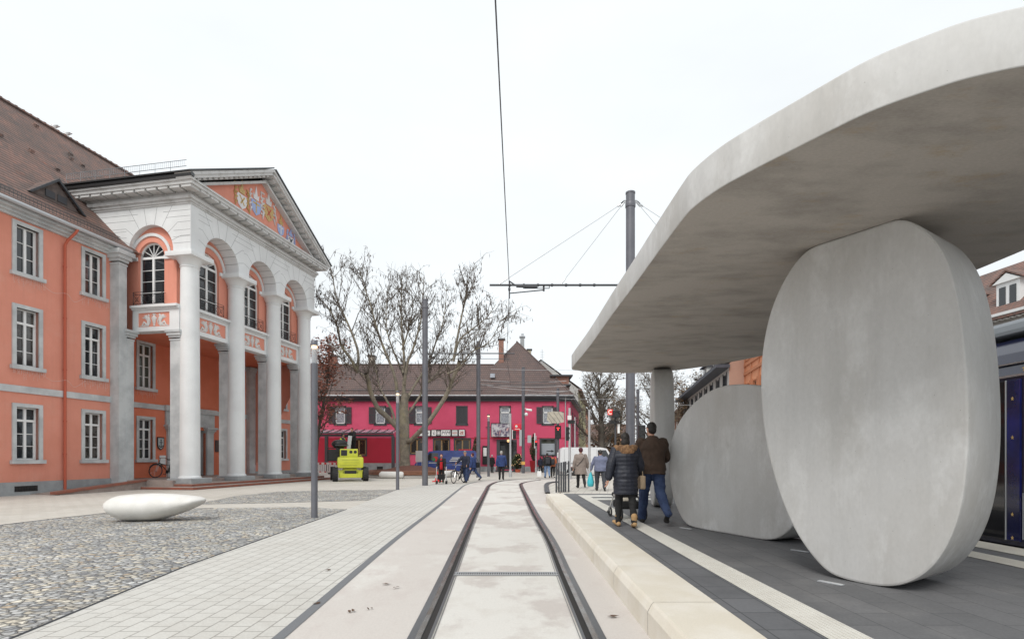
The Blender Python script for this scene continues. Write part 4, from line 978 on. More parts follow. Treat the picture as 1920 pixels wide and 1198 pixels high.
# window with blind and arrow
a0,a1,b0,b1=px(1014),px(1041),pz(853),pz(823); m=MB()
for q in ((a0-.12,a0+.05,b0-.1,b1+.1),(a1-.05,a1+.12,b0-.1,b1+.1),(a0,a1,b1-.05,b1+.1),(a0,a1,b0-.1,b0+.05)): mapbox(m,mp,*q,-.05,.1)
o=m.build('window',slate,PH); m=MB(); mapbox(m,mp,a0,a1,b0,b1,.14,.16); m.build('pane',glass2,o)
m=MB(); mapbox(m,mp,a0+.05,a1-.05,b0+.05,b0+1.2,.1,.13); m.build('blind',M('blind_grey',(.33,.36,.4),.7),o)
m=MB(); z=b0+.42; x=(a0+a1)/2+.15; mapbox(m,mp,x-.3,x+.25,z-.035,z+.035,.085,.095); m.prism([mp(x+.2,z-.13,.085),mp(x+.2,z+.13,.085),mp(x+.48,z,.085)],(0,.01,0)); m.build('arrow',black,o)
# eaves and roof
m=MB(); mapbox(m,mp,X1-30.3,X1+.15,7.25,7.55,-.18,.1); mapbox(m,mp,X1-30.3,X1+.3,7.55,7.75,-.5,.1); m.quad(Vector((X1+.3,-.5,7.55)),Vector((X1+3.4,16.5,7.55)),Vector((X1+3.0,16.5,7.4)),Vector((X1,0,7.4))); m.quad(Vector((X1+.3,-.5,7.55)),Vector((X1+3.4,16.5,7.55)),Vector((X1+3.4,16.5,7.8)),Vector((X1+.3,-.5,7.8))); part(m,'eaves',slate,PH)
m=MB(); m.tube([(X1-30.3,-.58,7.78),(X1+.35,-.58,7.78)],.09,8); part(m,'gutter',zinc,PH)
m=MB(); m.tube([(px(1060),-.5,7.7),(px(1060),-.12,7.2),(px(1060),-.12,.1)],.05,8); part(m,'downpipe',galv,PH)
ez=7.85; ay,az=6.0,14.7; axx=XA(969,61); ry,rz_=3.3,11.6; rx=XA(926,58.3)
m=MB(); c0=Vector((X1+.35,-.5,ez)); apx=Vector((axx,ay,az))
m.poly([(X1-30.4,-.5,ez),tuple(c0),tuple(apx),(rx,ry,rz_),(X1-30.4,ry,rz_)])
m.poly([tuple(c0),tuple(c0+Vector((3.2,17.5,0))),(axx+2.5,ay+14,az),tuple(apx)])
m.poly([(X1-30.4,ry,rz_),(rx,ry,rz_),(axx-6,ay+7,ez),(X1-30.4,ay+1.2,ez)]); m.poly([tuple(apx),(axx+2.5,ay+14,az),(axx-3.5,ay+14,ez),(axx-6,ay+4,ez),(rx,ry,rz_)])
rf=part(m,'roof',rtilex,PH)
m=MB(); m.tube([(X1-30.4,ry,rz_),(rx,ry,rz_)],.1,6); m.tube([tuple(apx),tuple(c0)],.09,6); m.tube([tuple(apx),(axx+2.5,ay+14,az)],.1,6); m.build('ridge_tiles',rtilex,rf)
m=MB(); 
for z in (8.35,8.45): m.tube([(X1-30,-.05,z),(px(905),-.05,z)],.02,4)
m.build('snow_guard',zincd,rf)
def chim(x0,x1,y0,y1,Y,mt,cap=None):
    b=MB(); X0,Xb=XA(x0,Y),XA(x1,Y); z1,z0=ZA(y0,Y),ZA(y1,Y)-1.5; b.bbox(X0,Xb,Y-55-.3,Y-55+.3,z0,z1,.02); o=b.build('chimney',mt,PH)
    b=MB(); b.box(X0-.1,Xb+.1,Y-55-.4,Y-55+.4,z1,z1+.12); 
    if cap: b.cyl((X0+.25,Y-55,z1+.1),(X0+.25,Y-55,z1+cap),(Xb-X0)*.33,8)
    b.build('chimney_cap',slate if not cap else galv,o)
cbrick=brickmat('chimney_brick',(.34,.13,.09),(.27,.1,.07),(.3,.26,.22),.22,.08,.01,expr='xz')
chim(935,944.5,638,668,58.8,cbrick); chim(975.5,983,633,655,62,plinth,.45); chim(989,996,657,668,63,M('cream_chimney',(.45,.4,.3),.8)); chim(618,632,669,683,58.6,cbrick); chim(692,703,669,683,58.6,M('pale_chimney',(.4,.36,.31),.8))
m=MB(); m.box(px(1033),px(1033)+2.4,1.2,5.,10.05,10.2); dm=m.build('dormer',slate,PH); m=MB(); m.box(px(1037),px(1033)+2.0,1.5,4.8,8.6,10.05); m.build('cheek',cbrick,dm)
m=MB(); m.box(px(1058),px(1072),.8,3.6,9.0,9.15); dm=m.build('dormer',slate,PH); m=MB(); m.box(px(1060),px(1070),1.,3.4,8.,9.0); m.build('cheek',rtilex,dm)
m=MB(); m.prism([(px(918),1.75-.45,9.85),(px(927),1.75-.45,9.85),(px(927),2.1-.4,10.32),(px(918),2.1-.4,10.32)],(0,-.06,.06)); m.build('skylight',curtain,rf)
m=MB(); m.tube([(XA(1016.5,62),7,ZA(695,62)),(XA(1016.5,62),7,ZA(655,62))],.03,5)
for i in range(5): m.tube([(XA(1016.5,62)-.25,7,ZA(660,62)-i*.3),(XA(1016.5,62)+.25,7,ZA(660,62)-i*.3)],.012,4)
m.build('antenna',galv,rf)
# ---------------- signs on the house front
def front_thing(name,label,cat,x,y,d=-.06,group=None): return thing(name,label,cat,(px(x),55+d,pz(y)),0,group)
signw=M('sign_white',(.74,.74,.73),.4,grain=0)
def signbox(label,x0,x1,y0,y1):
    t=front_thing('sign_box',label,'sign',(x0+x1)/2,(y0+y1)/2,-.06,'lit sign boxes over the pub windows'); W=(x1-x0)*.055/2; H=(y1-y0)*.055/2
    m=MB(); m.box(-W-.06,W+.06,-.16,.0,-H-.06,H+.06); m.build('frame',black,t); m=MB(); m.box(-W,W,-.18,-.16,-H,H); m.build('panel',signw,t); return t,W,H
t,W,H=signbox('white sign box reading LOMM with a black star square',810,845,806.5,817)
text_mesh('lettering','L',.52,slate,t,(-.72,-.185,0),(R(90),0,0),.003,shear=.25); text_mesh('lettering','M',.52,slate,t,(.24,-.185,0),(R(90),0,0),.003,shear=.25); text_mesh('lettering','M',.52,slate,t,(.68,-.185,0),(R(90),0,0),.003,shear=.25)
m=MB(); m.box(-.5,.0,-.19,-.18,-.29,.29); m.build('star_square',black,t); m=MB()
for k in range(6): th=math.pi*k/6; m.prism([(-.25+.27*math.cos(th)-.02*math.sin(th),-.19,.27*math.sin(th)+.02*math.cos(th)),(-.25+.27*math.cos(th)+.02*math.sin(th),-.19,.27*math.sin(th)-.02*math.cos(th)),(-.25-.27*math.cos(th)+.02*math.sin(th),-.19,-.27*math.sin(th)-.02*math.cos(th)),(-.25-.27*math.cos(th)-.02*math.sin(th),-.19,-.27*math.sin(th)+.02*math.cos(th))],(0,-.006-.0005*k,0))
m.build('star',signw,t)
t,W,H=signbox('small white sign box with a red line, right of the star sign',848,858,806.5,817); m=MB(); m.box(-W*.85,W*.85,-.185,-.18,-.03,.03); m.build('stripe',MATS['red_downpipe'],t); m=MB(); m.box(-W*.8,W*.8,-.185,-.18,.1,.17); m.build('lettering',plinth,t); m=MB(); m.box(-W*.8,W*.8,-.185,-.18,-.2,-.13); m.build('lettering',plinth,t)
t,W,H=signbox('square white sign box with a tangled red mark, rightmost over the pub windows',861,871.5,806,817); m=MB(); rr=random.Random(4)
for k in range(4): m.tube([(rr.uniform(-.22,.22),-.185,rr.uniform(-.24,.24)) for _ in range(4)],.02,4)
m.build('mark',redpipe,t)
t,W,H=signbox('white sign box half hidden by the grey mast',784,807,807,817); m=MB(); m.box(-.3,.5,-.185,-.18,-.08,.06); m.build('lettering',plinth,t)
t=front_thing('menu_case','black menu case with a white sheet left of the pub door','menu case',909.5,853); m=MB(); m.box(-.27,.27,-.12,0,-.95,.95); m.build('case',black,t); m=MB()
m.box(-.17,.17,-.13,-.12,-.1,.75); m.build('sheet',signw,t)
t=front_thing('banner','grey and white picture banner above the pub door','banner',939.5,806.5,-.35); W=.97; m=MB(); m.box(-W,W,-.03,0,-.66,.66); m.build('panel',M('banner_print',(.55,.54,.56),.6,c2=(.09,.07,.13),sc_=1.7,lo=.44,hi=.56,c3=(.62,.36,.34),sc3=2.4,lo3=.56,hi3=.6,grain=0),t)
m=MB()
for q in ((-W-.05,W+.05,.66,.72),(-W-.05,W+.05,-.72,-.66),(-W-.05,-W,-.66,.66),(W,W+.05,-.66,.66)): m.box(q[0],q[1],-.05,.02,q[2],q[3])
m.tube([(-W-.6,.3,.3),(-W,-.01,.3)],.03,5); m.build('frame',iron,t)
t=front_thing('red_sign','red projecting sign with a white mark above the pub door','sign',970,801.5,-.4); m=MB(); m.bbox(-.36,.36,-.06,0,-.36,.36,.03); m.build('panel',M('sign_red',(.72,.03,.05),.4,grain=0),t); m=MB(); m.ell((-.1,-.07,.1),(.13,.02,.13)); m.box(-.25,.25,-.066,-.06,-.2,-.14); m.build('mark',signw,t)
t=front_thing('wall_lantern','round glowing lamp above the pub door','lamp',953,826.5,-.2); m=MB(); m.ell((0,0,0),(.14,.14,.16)); m.build('globe',M('lamp_globe',(.7,.5,.3),.3,emit=(1,.6,.25),es=.6,grain=0),t); m=MB(); m.tube([(0,.2,.25),(0,0,.25),(0,0,.14)],.02,5); m.build('bracket',iron,t)
# ---------------- glass awning
t=thing('glass_awning','glass lean-to awning on dark posts along the pink house','awning',(0,52.2,0)); ax=lambda x:XA(x,52.2); azf=lambda y:ZA(y,52.2)
m=MB(); m.quad((ax(560),-.2,azf(813.2)),(ax(737),-.2,azf(813.2)),(ax(737),2.7,azf(813.2)+.55),(ax(560),2.7,azf(813.2)+.55)); m.build('glass_roof',M('awning_glass',(.55,.75,.85),.06,spec=.9,grain=0,alpha=.45),t)
m=MB()
for i in range(12): x=ax(563)+i*.8; m.tube([(x,-.2,azf(813)+.03),(x,2.7,azf(813)+.58)],.05,4)
m.tube([(ax(560),-.2,azf(811.8)),(ax(738),-.2,azf(811.8))],.07,4); m.box(ax(560),ax(738),-.1,.12,azf(818),azf(814)); m.build('frame',slate,t)
for x in (612,737): m=MB(); m.box(ax(x)-.14,ax(x)+.14,-.1,.16,0,azf(818)); m.build('post',slate,t)
m=MB()
for x in (590,603,628,658,687,713): m.tube([(ax(x),.2,azf(810)),(ax(x)+.45,2.7,azf(803))],.03,5)
m.build('tie_rod',galv,t)
# ---------------------------------------------------------------- other houses
def row_house(name,label,p0,p1,zt,wallm,roofm,wins,depth=9,side_=-1,rise=4.,endm=None,winw=1.,frame=None,over=.5,wh=1.7):
    "facade from p0 to p1 (xy); body lies to the right (side_=1) or left of p0->p1"
    p0=Vector((*p0,0)); p1=Vector((*p1,0)); d=(p1-p0); L=d.length; d.normalize(); n=Vector((d.y,-d.x,0))*side_
    t=thing(name,label,'house',tuple(p0)); mp=lambda a,b,dd: d*a+n*dd+Vector((0,0,b))
    cols,rows=wins; hs=[]
    for i in range(cols):
        c=L*(i+.5)/cols
        for z in rows: hs.append((c-winw/2,c+winw/2,z,z+wh))
    m=MB(); wall_holes(m,mp,0,L,0,zt,hs,.2); m.build('wall',wallm,t)
    m=MB(); m.poly([mp(0,0,0),mp(0,0,depth),mp(0,zt,depth),mp(0,zt+rise,depth/2),mp(0,zt,0)]); m.build('end_wall',endm or wallm,t); m=MB(); m.poly([mp(L,0,0),mp(L,0,depth),mp(L,zt,depth),mp(L,zt+rise,depth/2),mp(L,zt,0)]); m.build('end_wall',endm or wallm,t)
    m=MB(); o_=over
    m.quad(mp(-.2,zt-.05,-o_),mp(L+.2,zt-.05,-o_),mp(L+.2,zt+rise+.1,depth/2),mp(-.2,zt+rise+.1,depth/2)); m.quad(mp(-.2,zt+.1,depth+.3),mp(L+.2,zt+.1,depth+.3),mp(L+.2,zt+rise+.1,depth/2),mp(-.2,zt+rise+.1,depth/2)); mapbox(m,mp,-.2,L+.2,zt-.3,zt-.07,-o_,.02); rf=m.build('roof',roofm,t)
    for h in hs:
        f=MB(); 
        for q in ((h[0],h[0]+.08,h[2],h[3]),(h[1]-.08,h[1],h[2],h[3]),(h[0],h[1],h[2],h[2]+.08),(h[0],h[1],h[3]-.08,h[3]),((h[0]+h[1])/2-.04,(h[0]+h[1])/2+.04,h[2],h[3])): mapbox(f,mp,*q,.05,.13)
        for q in ((h[0]-.1,h[0],h[2]-.1,h[3]+.1),(h[1],h[1]+.1,h[2]-.1,h[3]+.1),(h[0]-.15,h[1]+.15,h[2]-.16,h[2])): mapbox(f,mp,*q,-.05,.05)
        o=f.build('window',frame or white,t); f=MB(); mapbox(f,mp,h[0],h[1],h[2],h[3],.1,.12); f.build('pane',glass,o)
    return t,mp,rf
yel=M('yellow_render',(.50,.47,.26),.85,c2=(.44,.41,.23),sc_=.6); terr=M('terracotta_render',(.46,.19,.10),.85); whi=M('offwhite_render',(.50,.50,.48),.85,c2=(.44,.44,.43),sc_=.5); orn=M('peach_render',(.66,.29,.16),.85); pk=M('dusty_pink_render',(.42,.26,.2),.85,c2=(.37,.22,.17),sc_=.4)
row_house('street_house','yellow house with grey window surrounds just behind the pink house',(8.85,71.2),(12.9,93.5),10.6,yel,rtile,(5,(1.2,4.4,7.4)),10,-1,4,whi,1.1,plinth)
row_house('street_house','terracotta house beyond the yellow house in the side street',(12.95,94),(16.6,114),9.8,terr,rtile,(5,(1.2,4.,6.8)),10,-1,4,None,1.1,plinth)
dkroof=M('slate_roof',(.06,.065,.085),.6,c2=(.045,.05,.065),sc_=3)
t,mp,rf=row_house('street_house','pale house with dark slate roof seen under the canopy',(15.06,37),(19.3,60),8.,whi,dkroof,(9,(1.,4.,6.05)),9,1,3.6,pk,1.1,slate,.9,1.35)
for a in (4,10,15): 
    m=MB(); mapbox(m,mp,a-.9,a+.9,8.6,10.1,.9,3.5); o=m.build('dormer',whi,t); m=MB(); mapbox(m,mp,a-1.1,a+1.1,10.1,10.22,.6,3.7); m.build('roof',dkroof,o); m=MB(); mapbox(m,mp,a-.4,a+.4,8.8,9.9,.87,.9); m.build('window',glass,o)
t,mp,rf=row_house('street_house','peach house with framed windows right of the low disc',(13.4,22.5),(16.1,36.9),11.5,orn,rtile,(8,(1.2,4.8,8.2)),4.8,1,4,pk,1.,terr,.5,1.7)
m=MB()
for i in range(9): mapbox(m,mp,i*14.6/8-.12,i*14.6/8+.12,4,11,-.06,.0)
for z in (7.1,7.7,10.4): mapbox(m,mp,0,14.6,z,z+.2,-.09,.0)
m.build('pilaster_strips',terr,t)
row_house('street_house','brick red house at the end of the street under the trees',(19.5,61),(26,92),7.2,M('brick_red_wall',(.26,.11,.07),.85),rtile,(8,(1.2,4.2)),9,1,4,None,1.1,white)
# white house with dormer behind the tram
t,mp,rf=row_house('street_house','white house with a gabled roof dormer behind the tram',(35.2,30),(33.6,46),11.4,whi,rtile,(6,(1.5,4.8,7.9)),10,1,5.,None,1.1,white,.7)
m=MB()
for i in range(40): mapbox(m,mp,i*.4,i*.4+.2,11.05,11.3,-.5,-.2)
mapbox(m,mp,-.2,16.2,11.3,11.5,-.75,0); m.build('cornice',stonew,t)
for c in (3.4,7.4,11.4):
    m=MB(); zb=11.9; mapbox(m,mp,c-.8,c+.8,zb,zb+1.9,.3,3.4); m.prism([mp(c-1.0,zb+1.9,.15),mp(c+1.0,zb+1.9,.15),mp(c,zb+2.5,.15)],tuple(mp(0,0,3.3)-mp(0,0,0))); o=m.build('dormer',white,t)
    m=MB()
    for s in (-1,1): mapbox(m,mp,c+s*.36-.22,c+s*.36+.22,zb+.3,zb+1.6,.26,.3)
    m.build('window',glass,o); m=MB(); m.prism([mp(c-1.15,zb+1.9,.1),mp(c,zb+2.62,.1),mp(c+1.15,zb+1.9,.1),mp(c+1.15,zb+2.,.1),mp(c,zb+2.75,.1),mp(c-1.15,zb+2.,.1)],tuple(mp(0,0,3.2)-mp(0,0,0))); m.build('roof',rtile,o)
# far houses closing the street
row_house('street_house','low grey house far down the street behind the bare trees',(9,150),(34,150),7,M('far_grey_wall',(.36,.35,.34),.9),rtile,(8,(1.2,4.1)),9,-1,4)
# ---------------------------------------------------------------- trees
bark=M('pale_bark',(.27,.235,.185),.9,c2=(.17,.15,.12),sc_=3,lo=.4,hi=.6,grain=.15,gsc=18,bump=.4,bsc=9,c3=(.26,.23,.14),sc3=1.2)
barkd=M('dark_bark',(.075,.066,.056),.9,c2=(.115,.105,.085),sc_=2,grain=.1)
twigm=M('twig_bark',(.12,.10,.08),.9,grain=0)
podm=M('seed_pod',(.085,.066,.06),.9,c2=(.13,.10,.08),sc_=2,grain=0)
hazetwig=M('hazed_twig_bark',(.17,.145,.12),.9,grain=0)  # far twigs lightened, distance haze put into the bark colour
redleaf=M('red_brown_leaf',(.36,.15,.105),.85,c2=(.25,.11,.08),sc_=3,grain=0)
def perp(d,rr):
    a=Vector((rr.gauss(0,1),rr.gauss(0,1),rr.gauss(0,1))); a-=d*a.dot(d); return a.normalized() if a.length>1e-4 else d.orthogonal().normalized()
def branch(mb,p,d,L,r,rr,n=4,up=.12,wob=.18,seg=5,r1=.35):
    pts=[p.copy()]; rs=[r]
    for i in range(n):
        d=(d+perp(d,rr)*wob+Vector((0,0,up))).normalized(); p=p+d*L/n; pts.append(p.copy()); rs.append(r*(1-(1-r1)*(i+1)/n))
    mb.tube(pts,rs,seg,False); return pts,d
def pods(mb,pts,rr,k,L=.30,w=.026):
    for _ in range(k):
        i=rr.randrange(len(pts)-1); q=pts[i].lerp(pts[i+1],rr.random())+Vector((rr.gauss(0,.04),rr.gauss(0,.04),0)); l=L*rr.uniform(.55,1.25); th=rr.random()*3.14
        a=Vector((math.cos(th),math.sin(th),0))*w*rr.uniform(.7,1.3); b=Vector((-a.y,a.x,0)); t=Vector((rr.gauss(0,.05),rr.gauss(0,.05),-l))
        mb.add([q,q+t*.5+a,q+t,q+t*.5-a,q+t*.5+b,q+t*.5-b],[[0,1,2,3],[0,4,2,5]])
def big_tree():
    Y0=42.; base=Vector((XA(759,Y0),Y0,.35)); rr=random.Random(11)
    t=thing('bare_tree','large bare tree with hanging dark seed pods in the round planter','tree',tuple(base))
    tk=MB(); cr=MB(); pd=MB()
    def lp(pts,dy): # photo polyline -> world with depth drifting by dy
        n=len(pts); pts=[(x+(757-x)*max(0,(690-y))*.0005,y+max(0,690-y)*.15) for x,y in pts]; return [Vector((XA(x,Y0+dy*i/(n-1)),Y0+dy*i/(n-1),ZA(y,Y0+dy*i/(n-1))))-base for i,(x,y) in enumerate(pts)]
    tk.tube([Vector((0,0,-.15)),Vector((0,0,.25)),Vector((0,0,1.0)),Vector((-.04,0,2.6)),Vector((-.1,0,3.6)),Vector((-.06,0,5.)),Vector((.0,0,6.2))],[.66,.47,.4,.40,.46,.34,.27],12,False)
    for k in range(8): a=k*.785; tk.cap((.42*math.cos(a),.42*math.sin(a),.05),(.72*math.cos(a),.72*math.sin(a),-.22),.13,.07,6)
    limbs=[([(755,815),(742,798),(722,778),(708,765),(695,735),(690,712),(686,700)],-2.5,.30,.2),
     ([(688,708),(674,680),(658,656),(650,621),(641,597),(628,575),(612,560)],-3.5,.17,.03),
     ([(687,704),(688,670),(674,627),(656,586),(643,557),(634,520),(632,503)],1.5,.15,.03),
     ([(753,790),(746,745),(739,702),(715,636),(701,592),(688,544),(675,510),(668,484)],-1.5,.22,.025),
     ([(742,798),(735,770),(722,745),(712,725),(704,690),(690,640),(683,600)],3.5,.16,.03),
     ([(757,800),(757,750),(758,700),(757,655),(753,600),(752,545),(753,484)],.8,.26,.025),
     ([(758,720),(764,680),(777,640),(792,580),(796,530),(799,488)],-2.5,.16,.025),
     ([(757,765),(770,735),(795,695),(805,678),(818,636),(829,610),(840,560),(845,512)],3,.17,.025),
     ([(762,828),(770,826),(786,810),(806,788),(836,742),(848,712),(858,690),(862,675)],-3,.27,.16),
     ([(858,690),(868,640),(880,590),(888,556),(894,525)],-1.5,.13,.025),
     ([(860,682),(872,645),(900,620),(925,598),(943,572)],2.,.12,.02),
     ([(848,712),(870,700),(890,672),(925,650),(952,600)],-2.5,.1,.02),
     ([(757,782),(772,766),(786,744),(800,720),(828,692),(850,668),(880,640),(910,600)],2.5,.16,.025),
     ([(757,700),(740,660),(725,610),(722,560),(727,510)],3.5,.12,.02),
     ([(754,650),(765,610),(775,560),(772,515)],-2,.1,.02),
     ([(690,712),(665,690),(640,672),(618,640)],2.5,.1,.02)]
    offs_={1:0,2:0}
    ends={}
    for i,(pl,dy,r0,r1) in enumerate(limbs):
        w=lp(pl,dy)
        st={1:0,2:0,9:8,10:8,11:8}.get(i)
        if st is not None: sh=ends[st]-w[0]; sh.x=sh.z=0; w=[p+sh*1.0 for p in w]
        ends[i]=w[-1]; w=catmull(w,4,False); n=len(w)
        tk.tube(w,[.82*(r0+(r1-r0)*(k/(n-1))**.7) for k in range(n)],8,False)
        Lt=sum((w[k+1]-w[k]).length for k in range(n-1))
        start=.3 if i not in (0,8) else .6
        for k in range(int(Lt*2.3)):
            f=start+(1-start)*rr.random(); q=w[int(f*(n-1))]; d0=(w[min(n-1,int(f*(n-1))+1)]-w[max(0,int(f*(n-1))-1)]).normalized()
            d=(d0*.75+perp(d0,rr)*.8+Vector((0,0,.25))).normalized(); L=rr.uniform(1.0,3.0)*(1.15-.55*f)*(.55 if i in (1,15) else 1)
            pts,d=branch(cr,q,d,L,.03+.02*(1-f),rr,4,.10,.16,4)
            if q.z>7: pods(pd,pts,rr,2)
            for _ in range(4):
                j=rr.randrange(1,len(pts)); dd=(d*.6+perp(d,rr)*.8+Vector((0,0,.2))).normalized(); p2,_d=branch(cr,pts[j],dd,rr.uniform(.4,1.3),.017,rr,3,.06,.2,3)
                pods(pd,p2,rr,2 if p2[0].z>8 else 0)
                for _ in range(2): dd2=(_d*.6+perp(_d,rr)*.7).normalized(); p3,_=branch(cr,p2[rr.randrange(1,4)],dd2,rr.uniform(.25,.7),.011,rr,2,.05,.2,3); pods(pd,p3,rr,1 if p3[0].z>8 and rr.random()<.8 else 0)
    tk.build('trunk',bark,t,smooth=180); c=cr.build('crown',twigm,t); kind(pd.build('seed_pods',podm,c),'stuff')
    # mistletoe / yellow moss tuft on the left limb
    mm=MB(); q=lp([(692,708)],-2.5) if 0 else None
big_tree()
def tree(label,base,H,seed,lean=0.,spread=1.,barkm=None,leaf=None,nleaf=0,first=.3,dens=1.,group=None,trunk_r=None,leafsz=.12,twm=None,depth3=True):
    rr=random.Random(seed); base=Vector(base); t=thing('street_tree',label,'tree',tuple(base),0,group); tk=MB(); cr=MB(); lf=MB(); r0=trunk_r or H*.022
    pts,d=branch(tk,Vector((0,0,-.2)),Vector((lean,0,1)).normalized(),H*.8,r0,rr,7,.08,.06,9,.2)
    tips=[]
    nb=int(16*dens)
    for k in range(nb):
        f=first+(1-first)*k/nb; q=pts[min(len(pts)-1,int(f*7))].lerp(pts[min(len(pts)-1,int(f*7)+1)],f*7-int(f*7)); a=k*2.4+rr.random()
        d=Vector((math.cos(a)*spread,math.sin(a)*spread,rr.uniform(.5,1.1))).normalized(); L=H*rr.uniform(.28,.42)*(1.15-.6*f)*spread**.5
        p1,d1=branch(tk,q,d,L,r0*.38*(1.1-.6*f),rr,5,.07,.16,6,.25)
        for j in range(int(9*dens)):
            s=rr.randrange(1,6); dd=(d1*.7+perp(d1,rr)*.8+Vector((0,0,.2))).normalized(); p2,d2=branch(cr,p1[s],dd,L*rr.uniform(.25,.5),r0*.1,rr,4,.06,.2,4); tips+=p2[1:]
            for _ in range(5): 
                dd=(d2*.6+perp(d2,rr)*.8+Vector((0,0,.1))).normalized(); p3,d3=branch(cr,p2[rr.randrange(1,5)],dd,L*rr.uniform(.12,.3),r0*.045,rr,3,.04,.22,3); tips+=p3[1:]
                if depth3:
                    for _ in range(2): dd=(d3*.6+perp(d3,rr)*.8).normalized(); p4,_=branch(cr,p3[rr.randrange(1,4)],dd,L*rr.uniform(.07,.16),r0*.03,rr,2,.0,.2,3); tips+=p4[1:]
    tk.build('trunk',barkm or barkd,t,smooth=180); c=cr.build('crown',twm or twigm,t)
    if nleaf:
        for _ in range(nleaf):
            q=rr.choice(tips)+Vector((rr.gauss(0,.12),rr.gauss(0,.12),rr.gauss(0,.12))); s=leafsz*rr.uniform(.5,1.3); a=perp(Vector((0,0,1)),rr)*s; b=perp(a.normalized(),rr)*s*.6
            lf.add([q-a,q-b,q+a,q+b],[[0,1,2,3]])
        kind(lf.build('leaves',leaf,c),'stuff')
    return t
tree('reddish tree with withered hanging leaves behind the portico',(XA(590,46),46,0),13.4,3,0.025,.62,barkd,redleaf,3000,.3,1.1,leafsz=.12,trunk_r=.2)
tree('tall bare tree at the side street corner, seen under the canopy tip',(XA(1128,60),60,.15),13.2,21,0,.9,barkd,hazetwig,1500,.22,1.15,'bare trees along the far street',trunk_r=.5,leafsz=.11,twm=hazetwig)
tree('bare tree between the thick grey mast and the end on disc',(XA(1222,74),74,.15),17,22,0,.8,barkd,hazetwig,1500,.2,1.1,'bare trees along the far street',leafsz=.12,twm=hazetwig)
tree('brown bare tree right of the end on disc',(XA(1283,58),58,0),11.8,23,-.03,.8,barkd,M('brown_leaf',(.22,.15,.09),.9,grain=0,c2=(.15,.1,.06)),2000,.12,1.,'bare trees along the far street',leafsz=.12,twm=hazetwig)
tree('bare tree left of the thick grey mast with brown withered leaves',(XA(1158,82),82,.15),13,24,0,.9,barkd,MATS['brown_leaf'],2600,.1,1.,'bare trees along the far street',leafsz=.16,twm=hazetwig)
leafg=M('evergreen_leaf',(.045,.065,.028),.7,c2=(.085,.095,.04),sc_=2.5,grain=0)
def bush(name,label,cat,base,r,mt,n,seed,sz=.1,cyp=False,group=None,parent_parts=True):
    rr=random.Random(seed); t=thing(name,label,cat,tuple(base),0,group); s=MB(); l=MB()
    for k in range(14): a=rr.random()*6.28; branch(s,Vector((0,0,0)),Vector((math.cos(a)*.5*r[0],math.sin(a)*.5*r[1],r[2]*rr.uniform(.8,1.5))).normalized(),r[2]*1.3,.03,rr,4,.05,.15,4)
    s.build('stem',barkd,t)
    for _ in range(n):
        while 1:
            p=Vector((rr.uniform(-1,1),rr.uniform(-1,1),rr.uniform(-1,1)))
            if .25<p.length<1 and mnoise.noise(p*2.3+Vector((seed,0,0)))>-.18+.25*(p.length-.6): break
        w_=1 if not cyp else (1-.45*abs(p.z+.2))
        q=Vector((p.x*r[0]*w_,p.y*r[1]*w_,r[2]*(1+p.z))); a=perp(Vector((0,0,1)),rr)*sz*rr.uniform(.6,1.2); b=perp(a.normalized(),rr)*sz*.6
        l.add([q-a,q-b,q+a,q+b],[[0,1,2,3]])
    kind(l.build('foliage',mt,t),'stuff'); return t
bush('evergreen_shrub','dark evergreen shrub with yellow leaves low behind the wide disc','shrub',(XA(1284,40),40,0),(1.2,1.1,1.7),leafg,2600,5,.11)
bush('evergreen_shrub','green brown hedge shrub far behind the walking man','shrub',(XA(1215,66),66,0),(3.2,1.5,1.9),MATS['brown_leaf'],3500,6,.16)
bush('evergreen_shrub','brownish shrub left of the red lit signal','shrub',(XA(1150,70),70,0),(3.0,1.5,2.6),MATS['brown_leaf'],3500,8,.17)
t=bush('potted_cypress','slim dark cypress in a tall red pot at the pink wall','potted tree',(XA(1000.5,53.6),53.6,1.0),(.42,.42,1.45),leafg,1500,9,.07,True)
m=MB(); m.tube([(0,0,-1.),(0,0,.15)],[.28,.40],4); m.build('pot',M('red_pot',(.30,.02,.025),.5),t)
t=bush('potted_cypress','slim dark cypress half hidden by the grey mast left of the menu case','potted tree',(XA(892,53.6),53.6,.9),(.4,.4,1.4),leafg,1300,19,.07,True)
m=MB(); m.tube([(0,0,-.9),(0,0,.15)],[.26,.36],4); m.build('pot',slate,t)
t=bush('christmas_tree','small Christmas tree with warm lights beside the pub door','christmas tree',(XA(971,53.2),53.2,.25),(.72,.72,.85),leafg,1700,13,.08,True)
m=MB(); m.tube([(0,0,-.25),(0,0,.05)],[.22,.3],10); m.build('pot',redpipe,t); m=MB(); rr=random.Random(2)
for k in range(22): a=rr.uniform(3.3,6.1); z=rr.uniform(.4,1.5); r=.7*(1-.35*z/1.5); m.ell((r*math.cos(a),r*math.sin(a),z),(.026,.026,.026),6,4)
m.build('fairy_light',M('warm_light',(.9,.7,.4),.4,emit=(1,.55,.25),es=.7,grain=0),t)
